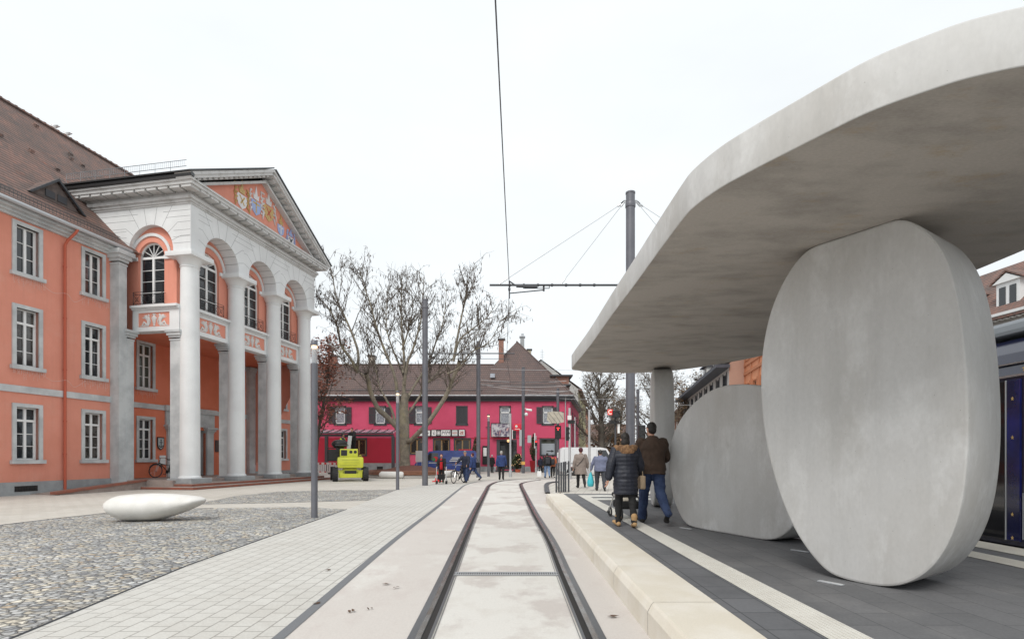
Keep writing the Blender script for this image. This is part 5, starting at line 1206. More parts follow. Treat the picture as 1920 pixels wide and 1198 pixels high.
# ---------------------------------------------------------------- round planter with bench edge
pc=Vector((XA(771,41.5),41.5,0)); t=thing('round_planter','round planter bench with white ends and wooden seat round the bare tree','planter',tuple(pc)); wood=M('bench_wood',(.23,.10,.055),.6,c2=(.17,.07,.04),sc_=5,stretch=(1,1,6))
wcon=M('white_concrete',(.68,.67,.65),.6,grain=.03)
rx_,ry_=3.25,4.0
def arcseg(a0,a1,mt,name,r,h,n=14):
    b=MB(); b.tube([(rx_*math.cos(a),ry_*math.sin(a),.25) for a in [a0+(a1-a0)*i/n for i in range(n+1)]],[r*.72]+[r]*(n-1)+[r*.72],10); o=b.build(name,mt,t,smooth=60); o.scale=(1,1,1); return o
for a0,a1 in ((-2.05,-1.5),(-.55,-.05),(-3.0,-2.85),(.9,1.5)): arcseg(a0,a1,wcon,'white_end',.26,.5)
b=MB()
for k,(rr0,z) in enumerate(((.0,.46),(-.14,.46),(-.28,.46),(.06,.38),(.08,.28))): b.tube([((rx_+rr0)*math.cos(a),(ry_+rr0)*math.sin(a),z) for a in [i*2*math.pi/60 for i in range(61)]],.055,5,False)
b.build('seat_slats',wood,t); b=MB(); b.tube([((rx_-.1)*math.cos(a),(ry_-.1)*math.sin(a),.12) for a in [i*2*math.pi/60 for i in range(61)]],.13,6,False); b.build('base',wcon,t)
b=MB(); n=40; rings=[]
for i in range(9):
    f=i/8; rings.append([Vector(((rx_-.3)*(1-f)*math.cos(2*math.pi*j/n)+(.2*f),(ry_-.3)*(1-f)*math.sin(2*math.pi*j/n),.3+.55*math.sin(f*1.57)+.08*mnoise.noise(Vector((f*9,j*.9,0))))) for j in range(n)])
b.loft(rings); b.build('soil',M('bark_mulch',(.15,.06,.04),.95,c2=(.10,.04,.028),sc_=8,bump=.8,bsc=12,grain=.2,gsc=14),t,smooth=180)
# ---------------------------------------------------------------- masts, wires, lamps
def mast(label,x,Y,ztop,z0=0.,r=.16,arms=()):
    b0=Vector((XA(x,Y),Y,z0)); t=thing('catenary_mast',label,'mast',tuple(b0),0,'grey tram catenary masts'); m=MB(); h=ztop-z0
    m.lathe([(r*1.02,0),(r*1.0,.4),(r*.98,h-.45),(r*.98,h)],(0,0,0),24); m.build('pole',pole,t,smooth=40)
    m=MB(); m.lathe([(r*1.06,h-.02),(r*1.06,h+.03),(r*.8,h+.05)],(0,0,0),20); m.build('cap',pole,t,smooth=40); m=MB(); m.lathe([(r*1.08,h-.45),(r*1.12,h-.43),(r*1.12,h-.33),(r*1.08,h-.31)],(0,0,0),20); m.build('collar',pole,t,smooth=40)
    return t,b0
def arm(t,b0,x1,z,r,stays=(),ztop=9.5,clamps=True):
    "horizontal cantilever from the mast axis to world X x1"
    m=MB(); m.tube([(0,0,z-b0.z),(x1-b0.x,0,z-b0.z)],r,8)
    s=math.copysign(1,x1-b0.x)
    if clamps:
        for k in range(7): xx=(x1-b0.x)*(.25+.1*k); m.tube([(xx,0,z-b0.z-.0),(xx+.06*s,0,z-b0.z)],r*1.5,8)
        xx=(x1-b0.x)*.8; m.tube([(xx*.95,0,z-b0.z-.1),(xx*.72,0,z-b0.z-.1)],r*.4,5); m.tube([(xx*.95,0,z-b0.z-.1),(xx*.95,0,z-b0.z)],r*.4,5); m.tube([(xx*.72,0,z-b0.z-.1),(xx*.72,0,z-b0.z)],r*.4,5)
    m.build('cantilever_arm',slate,t)
    for xs in stays:
        m=MB(); p0=Vector((s*.2,0,ztop-b0.z)); p1=Vector((xs-b0.x,0,z-b0.z+.03)); m.tube([p0,p0.lerp(p1,.05)],.03,5); m.tube([p0.lerp(p1,.05),p0.lerp(p1,.93)],.008,4); m.tube([p0.lerp(p1,.93),p1],.022,5); m.build('stay_cable',galv,t)
t,b0=mast('thick grey mast rising behind the concrete canopy',1182,17.,9.9,PZ,.145); 
arm(t,b0,XA(918,17),6.98,.035,(XA(936,17),XA(1052,17)),9.62); arm(t,b0,8.4,6.98,.035,(6.2,8.0),9.62)
m=MB()
for s in (-1,1):
    for dz in (0,.05): m.tube([(s*.12,0,9.34+dz),(s*.22,0,9.34+dz)],.02,6); m.tube([(s*.22,0,9.36),(s*.30,0,9.28)],.03,6)
m.build('stay_bracket',galv,t)
t2,b2=mast('grey mast standing on the pavers in front of the planter',797,28.3,9.82,0,.152); arm(t2,b2,XA(965,28.3),7.0,.03,(),9.5,False); arm(t2,b2,XA(955,28.3),6.72,.015,(),9.5,False)
t3,b3=mast('grey mast beside the man pushing a bicycle',897,39.8,10.1,0,.155); arm(t3,b3,XA(1040,39.8),7.1,.02,(),9.5,False); arm(t3,b3,XA(1042,39.8),6.85,.02,(),9.5,False)
t4,b4=mast('slim grey mast with security cameras in front of the pink house',981,50.,9.85,0,.15); arm(t4,b4,XA(1060,50),8.3,.02,(),9.5,False); arm(t4,b4,XA(925,50),8.35,.02,(),9.5,False)
m=MB()
def camm(x0,z0,dx,dz): m.tube([(x0,-.1,z0),(x0+dx,-.3,z0+dz)],.10,8); m.tube([(0,0,z0+.1),(x0,-.1,z0+.1),(x0,-.1,z0)],.03,5)
camm(.3,ZA(768,50),.5,-.08); m.ell((.28,-.2,ZA(777,50)),(.16,.16,.16)); m.build('security_camera',white,t4)
m=MB(); m.box(-.36,-.14,-.25,-.05,ZA(836,50),ZA(806,50)); m.box(.4,.75,-.2,-.12,ZA(830,50),ZA(816,50)); m.build('sign_board',galv,t4)
m=MB(); m.box(-.17,.17,-.18,-.15,ZA(871,50),ZA(865,50)); m.build('sticker',M('yellow_sticker',(.7,.4,.1),.5,grain=0),t4)
t5,b5=mast('grey mast far right behind the covered sign',1046,51.5,ZA(729,51.5),0,.14)
mast('far grey mast under the canopy beside the bare trees',1196,70,ZA(730,70),0,.2)
# contact and cross wires
def wire(label,pts,r=.01,sag=0):
    o=[]
    for a,b in zip(pts,pts[1:]):
        a,b=Vector(a),Vector(b)
        for i in range(8): f=i/8; q=a.lerp(b,f); q.z-=sag*4*f*(1-f); o.append(q)
    o.append(Vector(pts[-1])); base=o[0]; t=thing('overhead_wire',label,'wire',tuple(base),0,'overhead tram wires'); m=MB(); m.tube([q-base for q in o],r,5); m.build('cable',slate,t); return t
wire('tram contact wire running overhead above the track',[(-.33,-6,7.0),(-.085,17,6.93),(-.28,28.3,6.85),(-.1,39.8,6.9),(3.0,47,6.9),(16,52,6.9)],.011,.03)
t=thing('wire_clamp','dark clamp holding the contact wire under the cantilever arm','clamp',(-.085,17,6.9)); m=MB(); m.tube([(0,0,-.35),(0,0,.22)],.022,6); m.tube([(0,-.02,.2),(.22,-.02,.05)],.022,6); m.tube([(.02,0,-.18),(1.1,.05,-.06)],.018,6); m.ell((0,0,-.05),(.04,.04,.08)); m.tube([(1.1,.05,-.1),(1.1,.05,.08)],.03,6); m.tube([(.22,-.02,.04),(.9,-.02,.02)],.045,6); m.build('fitting',slate,t)
lw=M('pale_wire',(.5,.5,.52),.5,grain=0)
def spanw(label,a,b,r=.014,sag=.15):
    a,b=Vector(a),Vector(b); t=thing('span_wire',label,'wire',tuple(a),0,'pale span wires in front of the roof'); m=MB(); m.tube([(b-a)*f-Vector((0,0,sag*4*f*(1-f))) for f in [i/12 for i in range(13)]],r,4); m.build('cable',lw,t)
for i,(x0,y0,x1,y1,Y,lab) in enumerate(((902,712,1062,714,39.8,'uppermost pale span wire leaving the mast by the bicycle'),(902,720,1062,723,40.2,'second pale span wire leaving the mast by the bicycle'),(905,722,1060,733,41,'sloping pale span wire crossing the brown roof'),(920,692,1290,690,49,'high pale span wire from the camera mast to the trees'),(985,738,1090,728,50,'low pale span wire above the gutter of the pink house'),(1050,747,1190,745,52,'pale span wire in front of the bare trees'),(1262,706,1420,707,45,'upper pale span wire in front of the pale house'),(1262,758,1410,755,45,'lower pale span wire in front of the pale house'))):
    spanw(lab,P(x0,y0,Y),P(x1,y1,Y))
lampglass=M('lantern_glass',(.55,.57,.6),.15,spec=.6,grain=0,trans=.55); bulb=M('lamp_glow',(1,.8,.5),.4,emit=(1,.72,.38),es=3.2,grain=0)
def lamp_post(label,x,Y,top,r=.078):
    b0=Vector((XA(x,Y),Y,0)); t=thing('street_lamp',label,'street lamp',tuple(b0),0,'slim grey street lamps'); h=top
    m=MB(); m.lathe([(r*1.15,0),(r*1.05,.04),(r,.06),(r,h-.55)],(0,0,0),20); m.build('pole',pole,t,smooth=40)
    m=MB(); m.lathe([(r*.9,h-.55),(r*.9,h-.11)],(0,0,0),20); l=m.build('lantern',lampglass,t,smooth=40)
    m=MB(); m.lathe([(r*1.0,h-.11),(r*1.0,h),(r*.9,h+.01)],(0,0,0),20); m.build('cap',pole,t,smooth=40)
    m=MB(); m.ell((0,0,h-.14),(r*.75,r*.75,.05)); m.build('bulb',bulb,t)
lamp_post('nearest lit street lamp on the edge of the cobbles',589.5,13.2,4.37)
lamp_post('lit street lamp in front of the planter and tree',745.5,24.6,4.55)
lamp_post('lit street lamp left of the pub door banner',916,41.7,4.85,.1)
# ---------------------------------------------------------------- signals
redl=M('red_signal_light',(.8,.02,.02),.3,emit=(1,.03,.03),es=2.2,grain=0); drk=M('signal_lens_dark',(.02,.02,.02),.2,grain=0)
def sig(label,x,Y,ztop,heads=(),pm=None,r=.06,z0=0.,boards=()):
    b0=Vector((XA(x,Y),Y,z0)); t=thing('signal_post',label,'signal post',tuple(b0),0,'tram and traffic signal posts'); m=MB(); m.lathe([(r*1.6,0),(r*1.6,.5),(r,.52),(r,ztop-z0)],(0,0,0),12); m.build('pole',pm or galv,t,smooth=40)
    for (dx,z1,z2,w_,lit,dy) in heads:
        m=MB(); m.bbox(dx-w_/2,dx+w_/2,dy-.12,dy+.12,z1-z0,z2-z0,.03); m.tube([(0,0,(z1+z2)/2-z0),(dx,dy,(z1+z2)/2-z0)],.025,5); hd=m.build('signal_head',black,t)
        n=max(1,round((z2-z1)/w_*.9))
        for k in range(n):
            z=z2-z0-(k+.5)*(z2-z1)/n; rl=min(w_*.36,(z2-z1)/n*.42); m=MB(); m.tube([(dx,dy-.135,z),(dx,dy-.12,z)],rl,14); m.build('lens',redl if (lit and k==0 and lit!='T') else drk,hd); m=MB()
            m.tube([(dx+rl*1.1*math.cos(a),dy-.2,z+rl*1.1*math.sin(a)) for a in [i*math.pi/8 for i in range(9)]],.02,4); m.build('visor',black,hd)
        if lit=='T': m=MB(); z=z2-z0-(z2-z1)/n/2; m.box(dx-.11,dx+.11,dy-.15,dy-.137,z+.05,z+.11); m.box(dx-.032,dx+.032,dy-.15,dy-.137,z-.12,z+.05); m.build('t_light',redl,hd)
    for (dx,z1,z2,w_,mt) in boards: m=MB(); m.box(dx-w_/2,dx+w_/2,-.1,-.07,z1-z0,z2-z0); m.build('board',mt,t)
    return t,b0
sig('pale steel signal post in front of the pub door',957,40.5,ZA(775,40.5),((.3,ZA(823,40.5),ZA(807,40.5),.26,0,0),(.36,ZA(846,40.5),ZA(828,40.5),.24,0,.3)),None,.075,0,((.16,ZA(823,40.5),ZA(806,40.5),.08,white),))
sig('dark signal post showing a red T beside the covered sign',1046,46.,ZA(795,46),((0,ZA(823,46),ZA(798,46),.52,'T',-.1),),pole,.07,0.,((.0,ZA(858,46),ZA(848,46),.14,white),))
sig('pale steel post with a sideways signal above the railing',1068,36.6,ZA(765,36.6),((.1,ZA(794,36.6),ZA(788,36.6),.5,0,-.05),(-.12,ZA(826,36.6),ZA(800,36.6),.26,0,.05)),None,.085,.0,((-.02,ZA(787,36.6),ZA(779,36.6),.26,white),))
sig('thin pale post behind the sideways signal',1078,44,ZA(782,44),(),None,.05); sig('plain pale steel post left of the stout man',1105,38,ZA(768,38),(),None,.085,.15)
sig('small red lit signal on a thin post by the potted cypress',1005,51,ZA(817,51),((0,ZA(836,51),ZA(825,51),.24,1,-.1),),None,.06,0,((-.12,ZA(840,51),ZA(812,51),.1,white),))
t,b=sig('dark post with a round signal and a small red lit C',1154,30,ZA(766,30),((0,ZA(784,30),ZA(763,30)-.2,.42,0,-.1),(-.1,ZA(795,30),ZA(788,30),.5,0,-.1)),slate,.06,.15,((.16,ZA(812,30),ZA(795,30),.12,white),))
m=MB(); z=ZA(773,30)-.15; m.tube([(-.32+.1*math.cos(a),-.2,z+.1*math.sin(a)) for a in [R(50)+i*R(260)/12 for i in range(13)]],.03,5); m.build('c_light',M('signal_pink',(.9,.3,.25),.3,emit=(1,.35,.3),es=1.2,grain=0),t); m=MB(); m.box(-.46,-.19,-.17,-.14,z-.15,z+.15); m.build('light_box',M('signal_red_box',(.55,.02,.02),.4,emit=(1,.02,.02),es=.35,grain=0),t)
sig('black double signal just right of the thick grey mast',1198,28,ZA(795,28),((.12,ZA(826,28),ZA(797,28),.36,0,-.1),),slate,.05,.15)
t=thing('covered_sign','wrapped beige traffic sign with slanting seams above the red T','sign',tuple(P(1042,782,45.5))); m=MB(); pts=[(-.75,0,-.25),(-.68,0,.42),(-.2,0,.5),(.4,0,.46),(.7,0,.36),(.72,0,-.42),(.2,0,-.52),(-.45,0,-.5)]; m.prism(pts,(0,.14,0)); m.build('cloth',M('beige_cloth',(.52,.48,.40),.85,c2=(.42,.39,.33),sc_=2.5,bump=.3,bsc=5),t); m=MB()
for a,b_ in (((-.6,.35),(.1,-.5)),((-.2,.45),(.4,-.45)),((.2,.45),(.66,-.2)),((-.7,.1),(-.35,-.45))): m.tube([(a[0],-.012,a[1]),(b_[0],-.012,b_[1])],.012,4)
m.tube([(-.7,.05,.42),(.7,.05,.42)],.05,6); m.build('seam',slate,t)
# railing at the platform end
fb=P(1041,922,20.75); t=thing('end_railing','dark railing of flat upright bars at the platform end','railing',(fb.x,20.75,.15)); 
for k,x in enumerate((1042,1047,1051.5,1056,1060,1066)): m=MB(); X=XA(x,20.75)-fb.x; m.box(X-.032,X+.032,-.06-.25*(5-k)*.2,.0-.25*(5-k)*.2,0,ZA(868-k*.8,20.75)-.15); m.build('bar',slate,t)
m=MB(); m.tube([(XA(1039,20.5)-fb.x,-.1,ZA(893,20.5)-.15),(XA(1050,20.5)-fb.x,-.1,ZA(890,20.5)-.15),(XA(1067,20.5)-fb.x,-.1,ZA(887,20.5)-.15)],.012,5); m.build('cable',white,t)
# ---------------------------------------------------------------- stone seat
p=G(285,978); t=MB(); n=28; rings=[]
L=2.15
for i in range(41):
    f=.5-.5*math.cos(math.pi*i/40); x=-L/2+L*f
    # pebble: fat rounded left end, slender raised right end; ends close like an ellipse
    cl=max(0.,1-((f-.5)/.5)**2)**.5; cap_=min(1,(f/.16))**.5 if f<.16 else min(1,((1-f)/.10))**.5
    cap_=math.sqrt(max(0,1-max(0,(.13-f)/.13)**2))*math.sqrt(max(0,1-max(0,(f-.91)/.09)**2))
    mid_t=.545+.095*math.sin(math.pi*min(1,max(0,f*.95+.06))); topz=mid_t
    botz=.0+.26*max(0,(.24-f)/.24)**1.8+.40*max(0,(f-.46)/.54)**1.5
    h=(topz-botz)/2*max(cap_,.02); zc=(topz+botz)/2; wd=.50*max(cap_,.02)*(1-.62*max(0,f-.35)**1.3)
    rings.append([Vector((x,wd*math.cos(2*math.pi*j/n),max(zc+h*math.sin(2*math.pi*j/n),0.0))) for j in range(n)])
t.loft(rings); o=t.build('stone_seat',M('white_cast_stone',(.70,.685,.655),.6,c2=(.62,.605,.57),sc_=2.5,grain=.05,gsc=70,bump=.06,bsc=50),None,smooth=180); o.location=p+Vector((-.05,.25,.006)); o.rotation_euler=(0,0,R(4)); tag(o,'white egg shaped stone seat lying on the cobbles','stone seat')
# ---------------------------------------------------------------- bicycles
bred=M('bike_grip',(.09,.03,.025),.6); bframe=M('bike_frame_black',(.02,.02,.022),.3,coat=.3,grain=0); chrome=M('chrome',(.6,.6,.61),.18,metal=.95,grain=0)
def bicycle(label,loc,rz,lean=0.,basket=False,steer=0.):
    t=thing('bicycle',label,'bicycle',tuple(loc),rz); t.rotation_euler=(lean,0,rz); wr=.345
    for x,st in ((-.53,0),(.56,steer)):
        m=MB(); m.tube([(wr*math.cos(a),0,wr*math.sin(a)) for a in [i*2*math.pi/32 for i in range(33)]],.02,6,False); w_=m.build('wheel',rubber,t); w_.location=(x,0,wr+.02); w_.rotation_euler=(0,0,st)
        m=MB(); m.tube([(wr*.93*math.cos(a),0,wr*.93*math.sin(a)) for a in [i*2*math.pi/32 for i in range(33)]],.012,5,False); m.build('rim',slate,w_); m=MB()
        for k in range(14): a=k*2*math.pi/14; m.tube([(.02*math.cos(a+1),(-1)**k*.025,.02*math.sin(a+1)),(wr*.93*math.cos(a),0,wr*.93*math.sin(a))],.0022,3)
        m.tube([(0,-.06,0),(0,.06,0)],.022,8); m.build('spokes',chrome,w_)
        m=MB(); a0,a1=(R(-5),R(175)) if x<0 else (R(30),R(150)); m.tube([(x+(wr+.035)*math.cos(a0+(a1-a0)*i/14),0,wr+.02+(wr+.035)*math.sin(a0+(a1-a0)*i/14)) for i in range(15)],.018,5); m.build('mudguard',bframe,t)
    m=MB(); bb=(-.08,0,.30); hd=(.40,0,.82); sd=(-.22,0,.80)
    for a,b in ((bb,hd),(bb,sd),((-.2,0,.62),(.41,0,.76)),(bb,(-.53,0,.365)),(sd,(-.53,0,.365))): m.tube([a,b],.02,7)
    m.tube([(.38,0,.9),(.44,0,.66)],.024,7); m.build('frame',bframe,t)
    m=MB()
    for s in (-.05,.05): m.tube([(.44,0,.68),(.455,s,.62),(.56,s,.365)],.014,6)
    m.build('fork',chrome,t)
    m=MB(); m.tube([(.38,0,.88),(.33,0,1.03)],.015,6); m.tube(catmull([(.2,-.3,1.02),(.3,-.22,1.06),(.35,0,1.04),(.3,.22,1.06),(.2,.3,1.02)],5,False),.012,6); m.build('handlebar',chrome,t)
    for s in (-1,1): m=MB(); m.tube([(.25,s*.26,1.05),(.14,s*.32,1.0)],.019,6); m.build('grip',bred,t)
    m=MB(); m.ell((-.29,0,.95),(.14,.085,.035)); m.cap((-.2,0,.955),(-.07,0,.95),.035,.025); m.tube([(-.22,0,.8),(-.26,0,.93)],.014,6); m.build('saddle',black,t)
    m=MB(); 
    for s in (-.07,.07): m.tube([(-.28,s,.76),(-.85,s,.76)],.008,4); m.tube([(-.8,s,.76),(-.53,s,.37)],.008,4)
    for x in (-.35,-.5,-.65,-.82): m.tube([(x,-.07,.76),(x,.07,.76)],.007,4)
    m.build('carrier',bframe,t)
    m=MB(); m.tube([(bb[0],-.03,bb[2]),(bb[0],-.045,bb[2])],.09,16); m.tube([(bb[0],-.05,bb[2]),(bb[0]+.1,-.06,bb[2]-.13)],.012,5); m.box(bb[0]+.06,bb[0]+.15,-.14,-.05,bb[2]-.15,bb[2]-.125); m.tube([(bb[0],.05,bb[2]),(bb[0]-.1,.06,bb[2]+.13)],.012,5); m.box(bb[0]-.15,bb[0]-.06,.05,.14,bb[2]+.12,bb[2]+.145); m.build('crank',black,t)
    m=MB(); m.tube([(.47,0,.78),(.54,0,.77)],.04,10); m.build('headlight',chrome,t); m=MB(); m.box(-.9,-.87,-.03,.03,.66,.72); m.build('rear_light',MATS['sign_red'],t)
    return t
lp=THM@Vector((-.28,3.42,.42)); bicycle('black bicycle leaning against the orange porch wall',lp,R(79+180-12),R(-4))
# ---------------------------------------------------------------- boom lift
lime=M('lime_yellow_paint',(.58,.60,.045),.35,coat=.2,c2=(.50,.53,.05),sc_=2,grain=.03)
bl=G(657,902); t=thing('boom_lift','lime yellow wheeled boom lift standing before the pink house','boom lift',tuple(bl),R(19))
def wheel(x,y,r,w_):
    m=MB(); m.lathe([(r*.55,-w_/2),(r*.92,-w_/2),(r,-w_*.36),(r,w_*.36),(r*.92,w_/2),(r*.55,w_/2)],(0,0,0),28,axis='x'); o=m.build('wheel',rubber,t,smooth=35); o.location=(x,y,r)
    m=MB()
    for k in range(18):
        for s in (-1,1):
            mm=Matrix.Rotation(2*math.pi*(k+.25*s)/18,4,'X'); m.box(min(0,s*w_*.5),max(0,s*w_*.5),-.028,.028,r-.01,r+.022,mm@Matrix.Rotation(s*.35,4,'Z'))
    m.build('tread',rubber,o); m=MB(); m.lathe([(.02,-w_*.4),(r*.55,-w_*.42),(r*.55,w_*.42),(.02,w_*.4)],(0,0,0),20,axis='x'); m.build('rim',slate,o)
for x,y in ((-.9,0.1),(.93,.1),(-1.02,2.3),(.95,2.3)): wheel(x,y,.43,.32)
m=MB(); m.bbox(-.42,.42,-.1,2.5,.42,.78,.04); m.bbox(-.7,.7,.0,.22,.52,.62,.02); m.bbox(-.62,.62,-.15,-.05,.22,.5,.03)
for s in (-1,1): m.prism([(s*.45,-.12,.3),(s*.7,-.12,.2),(s*.72,-.12,.62),(s*.45,-.12,.74)],(0,.25,0)); m.box(min(s*.35,s*.75),max(s*.35,s*.75),-.14,.12,.62,.70)
m.build('chassis',lime,t); m=MB(); m.bbox(-.36,.36,-.16,-.1,.48,.66,.01); m.tube([(-.7,.1,.43),(.7,.1,.43)],.09,8); m.tube([(0,1.1,.75),(0,1.1,.95)],.42,18); m.build('axle',black,t)
m=MB(); m.bbox(-.78,.78,-.35,1.2,.82,1.52,.14); m.build('counterweight',lime,t,smooth=50)
m=MB(); m.bbox(-.62,.45,-.05,1.5,1.52,2.02,.04); m.build('engine_cover',lime,t); m=MB(); 
for x in (.03,.29): m.tube([(x,-.065,1.83),(x,-.04,1.83)],.095,16)
m.box(-.56,-.2,-.066,-.05,1.6,1.95); m.build('vent',black,t); m=MB(); m.box(-.5,.5,-.365,-.35,1.33,1.345); m.box(-.6,.4,-.365,-.35,1.0,1.015); m.box(-.4,.5,-.365,-.35,1.17,1.18); m.build('decal_stripe',M('decal_olive',(.3,.32,.05),.5,grain=0),t)
m=MB()
for x in (-.5,.58): m.tube([(x+.07*math.cos(a),.0,1.55+.08*math.sin(a)) for a in [i*math.pi/6 for i in range(7)]],.02,5)
m.build('lifting_eye',lime,t)
m=MB(); m.bbox(-.12,.12,0,.3,0,1.0,.02,Matrix.Translation((-.08,1.4,1.9))@Matrix.Rotation(R(7),4,'Y')); m.build('boom',galv,t); m=MB(); m.bbox(-.9,-.1,.15,.21,2.22,2.27,.01); m.build('jib',slate,t)
m=MB(); m.ell((-.62,1.4,2.35),(.5,.45,.3),14,8); m.box(-.85,-.4,1.2,1.6,1.85,2.3); m.build('cable_drum_cover',black,t,smooth=60)
m=MB(); x0,x1,yy0,yy1=-1.35,-.65,1.3,2.1; m.box(x0,x1,yy0,yy1,1.25,1.32)
for z in (1.75,2.1):
    for a,b in (((x0,yy0),(x1,yy0)),((x1,yy0),(x1,yy1)),((x1,yy1),(x0,yy1)),((x0,yy1),(x0,yy0))): m.tube([(*a,z),(*b,z)],.025,5)
for x in (x0,x1):
    for y in (yy0,yy1): m.tube([(x,y,1.3),(x,y,2.1)],.025,5)
m.box(x0+.05,x1,yy0-.04,yy0,1.3,2.0); m.build('basket',black,t)
# ---------------------------------------------------------------- site barriers
barw=M('barrier_white',(.72,.71,.70),.5,grain=.02); barr=M('barrier_red',(.60,.03,.035),.5,grain=0)
def barrier(label,x,Y,rz):
    t=thing('site_barrier',label,'barrier',(XA(x,Y),Y,0),rz,'red and white site barriers'); m=MB()
    m.box(-1,1,-.03,.03,.82,1.02); m.box(-1,1,-.03,.03,.12,.22)
    for k in range(11): m.box(-1+k*.19,-.9+k*.19,-.025,.025,.22,.82)
    m.build('panel',barw,t); m=MB()
    for k in range(4): m.box(-.8+k*.45,-.6+k*.45,-.034,-.03,.83,1.01); m.box(-.8+k*.45,-.62+k*.45,-.034,-.03,.13,.21)
    m.build('reflector',barr,t); m=MB(); m.box(-.9,-.7,-.4,.4,0,.12); m.box(.7,.9,-.4,.4,0,.12); m.build('foot',black,t)
barrier('white and red site barrier left of the yellow boom lift',606,49,R(4)); barrier('white site barrier partly behind the boom lift wheels',636,47.5,R(-18)); barrier('white site barrier half hidden by the last portico column',572,48,R(0))
# cone
p=G(820,903); t=thing('traffic_cone','red and white traffic cone beside the walking frame','traffic cone',tuple(p)); m=MB(); m.lathe([(.17,.03),(.035,.62),(.03,.63)],(0,0,0),16); m.build('cone',barr,t,smooth=40); m=MB(); m.lathe([(.125,.25),(.09,.4)],(0,0,0),16); m.build('band',barw,t); m=MB(); m.bbox(-.3,.3,-.22,.22,0,.06,.02); m.build('base',barr,t)
# white board on legs
p=Vector((XA(786,44.7),44.7,.0)); t=thing('notice_board','white notice board on two thin legs before the blue van','notice board',tuple(p)); m=MB(); m.box(-.3,.3,-.02,.02,1.1,2.05); m.build('board',signw,t); m=MB(); m.tube([(-.2,.03,0),(-.2,.03,1.9)],.025,5); m.tube([(.2,.03,0),(.2,.03,1.9)],.025,5); m.build('leg',galv,t)
# ---------------------------------------------------------------- vans
def van(name,label,loc,rz,L,Hh,paint,Wd=1.9,marks=None):
    "side profile in local x (front at +x), extruded over the width"
    t=thing(name,label,'van',tuple(loc),rz); rr_=.33
    prof=[(-L/2,.35),(-L/2+.02,1.0),(-L/2+.08,Hh-.18),(-L/2+.3,Hh),(L*.17,Hh),(L*.27,Hh-.1),(L*.385,1.25),(L*.47,1.02),(L/2-.03,.85),(L/2,.45),(L/2-.05,.3)]
    arch=[]
    for cx in (L*.33,-L*.30):
        arch+=[(cx+.42*math.cos(a),.34+.40*math.sin(a)) for a in [math.pi*i/8 for i in range(9)]]
    pr=prof+[(L*.33+.42,.28)]+arch[:9]+[(L*.33-.42,.28),(-L*.30+.42,.28)]+arch[9:]+[(-L*.3-.42,.28)]
    m=MB()
    ins=lambda z: .0 if z<1.1 else (z-1.1)*.16
    A=[Vector((x,-Wd/2+ins(z),z)) for x,z in pr]; B=[Vector((x,Wd/2-ins(z),z)) for x,z in pr]; n=len(pr)
    m.add(A+B,[list(range(n))[::-1],list(range(n,2*n))]+[[i,(i+1)%n,n+(i+1)%n,n+i] for i in range(n)]); m.build('body',paint,t)
    for cx in (L*.33,-L*.30):
        for s in (-1,1):
            m=MB(); m.lathe([(.2,-.1),(.31,-.1),(rr_,-.06),(rr_,.06),(.31,.1),(.2,.1)],(0,0,0),24,axis='y'); w_=m.build('wheel',rubber,t,smooth=40); w_.location=(cx,s*(Wd/2-.12),rr_); m=MB(); m.lathe([(.03,-.105),(.2,-.09),(.2,.09),(.03,.105)],(0,0,0),18,axis='y'); m.build('rim',chrome,w_)
    for s in (-1,1):
        y=lambda z: s*(Wd/2-ins(z)+.004); m=MB(); z0,z1=1.22,Hh-.22
        m.add([(L*.12,y(z0),z0),(L*.345,y(z0),z0),(L*.255,y(z1),z1),(L*.12,y(z1),z1)],[[0,1,2,3]]); m.build('side_window',glass,t)
        m=MB(); 
        for xx in (L*.1,-L*.12,-L*.42): m.tube([(xx,y(.4),.4),(xx,y(1.1),1.1),(xx,y(Hh-.15),Hh-.15)],.006,4)
        m.box(-L*.45,L*.1,min(y(1.05),y(1.05)-s*.01),max(y(1.05),y(1.05)-s*.01)+.001,.98,1.02); m.build('door_seam',slate,t); m=MB(); m.box(L*.13,L*.17,y(1.1)-.02,y(1.1)+.02,1.05,1.1); m.build('handle',black,t)
        m=MB(); m.bbox(L*.30,L*.34,s*(Wd/2)-.02,s*(Wd/2+.18),1.2,1.45,.02) if s>0 else m.bbox(L*.30,L*.34,-Wd/2-.18,-Wd/2+.02,1.2,1.45,.02); m.build('mirror',black,t)
        m=MB(); m.bbox(L/2-.25,L/2+.01,s*Wd*.36-.16,s*Wd*.36+.16,.72,.9,.03); m.build('headlight',chrome,t)
    m=MB(); m.add([(L*.272,-Wd/2+.28,Hh-.12),(L*.272,Wd/2-.28,Hh-.12),(L*.388,Wd/2-.1,1.28),(L*.388,-Wd/2+.1,1.28)],[[0,1,2,3]]); m.build('windscreen',glass,t); [setattr(v,'co',v.co+Vector((.01,0,.006))) for v in t.children[-1].data.vertices] if t.children else None
    m=MB(); m.box(-L/2-.03,-L/2+.05,-Wd/2+.1,Wd/2-.1,.3,.5); m.box(L/2-.1,L/2+.03,-Wd/2+.1,Wd/2-.1,.3,.5); m.build('bumper',black,t)
    return t
navy=M('van_blue',(.028,.055,.23),.35,coat=.3,grain=.02)
bv=van('parked_van','dark blue panel van parked in front of the pink pub',(XA(838,48.5),48.5,0),R(180),5.6,2.1,navy)
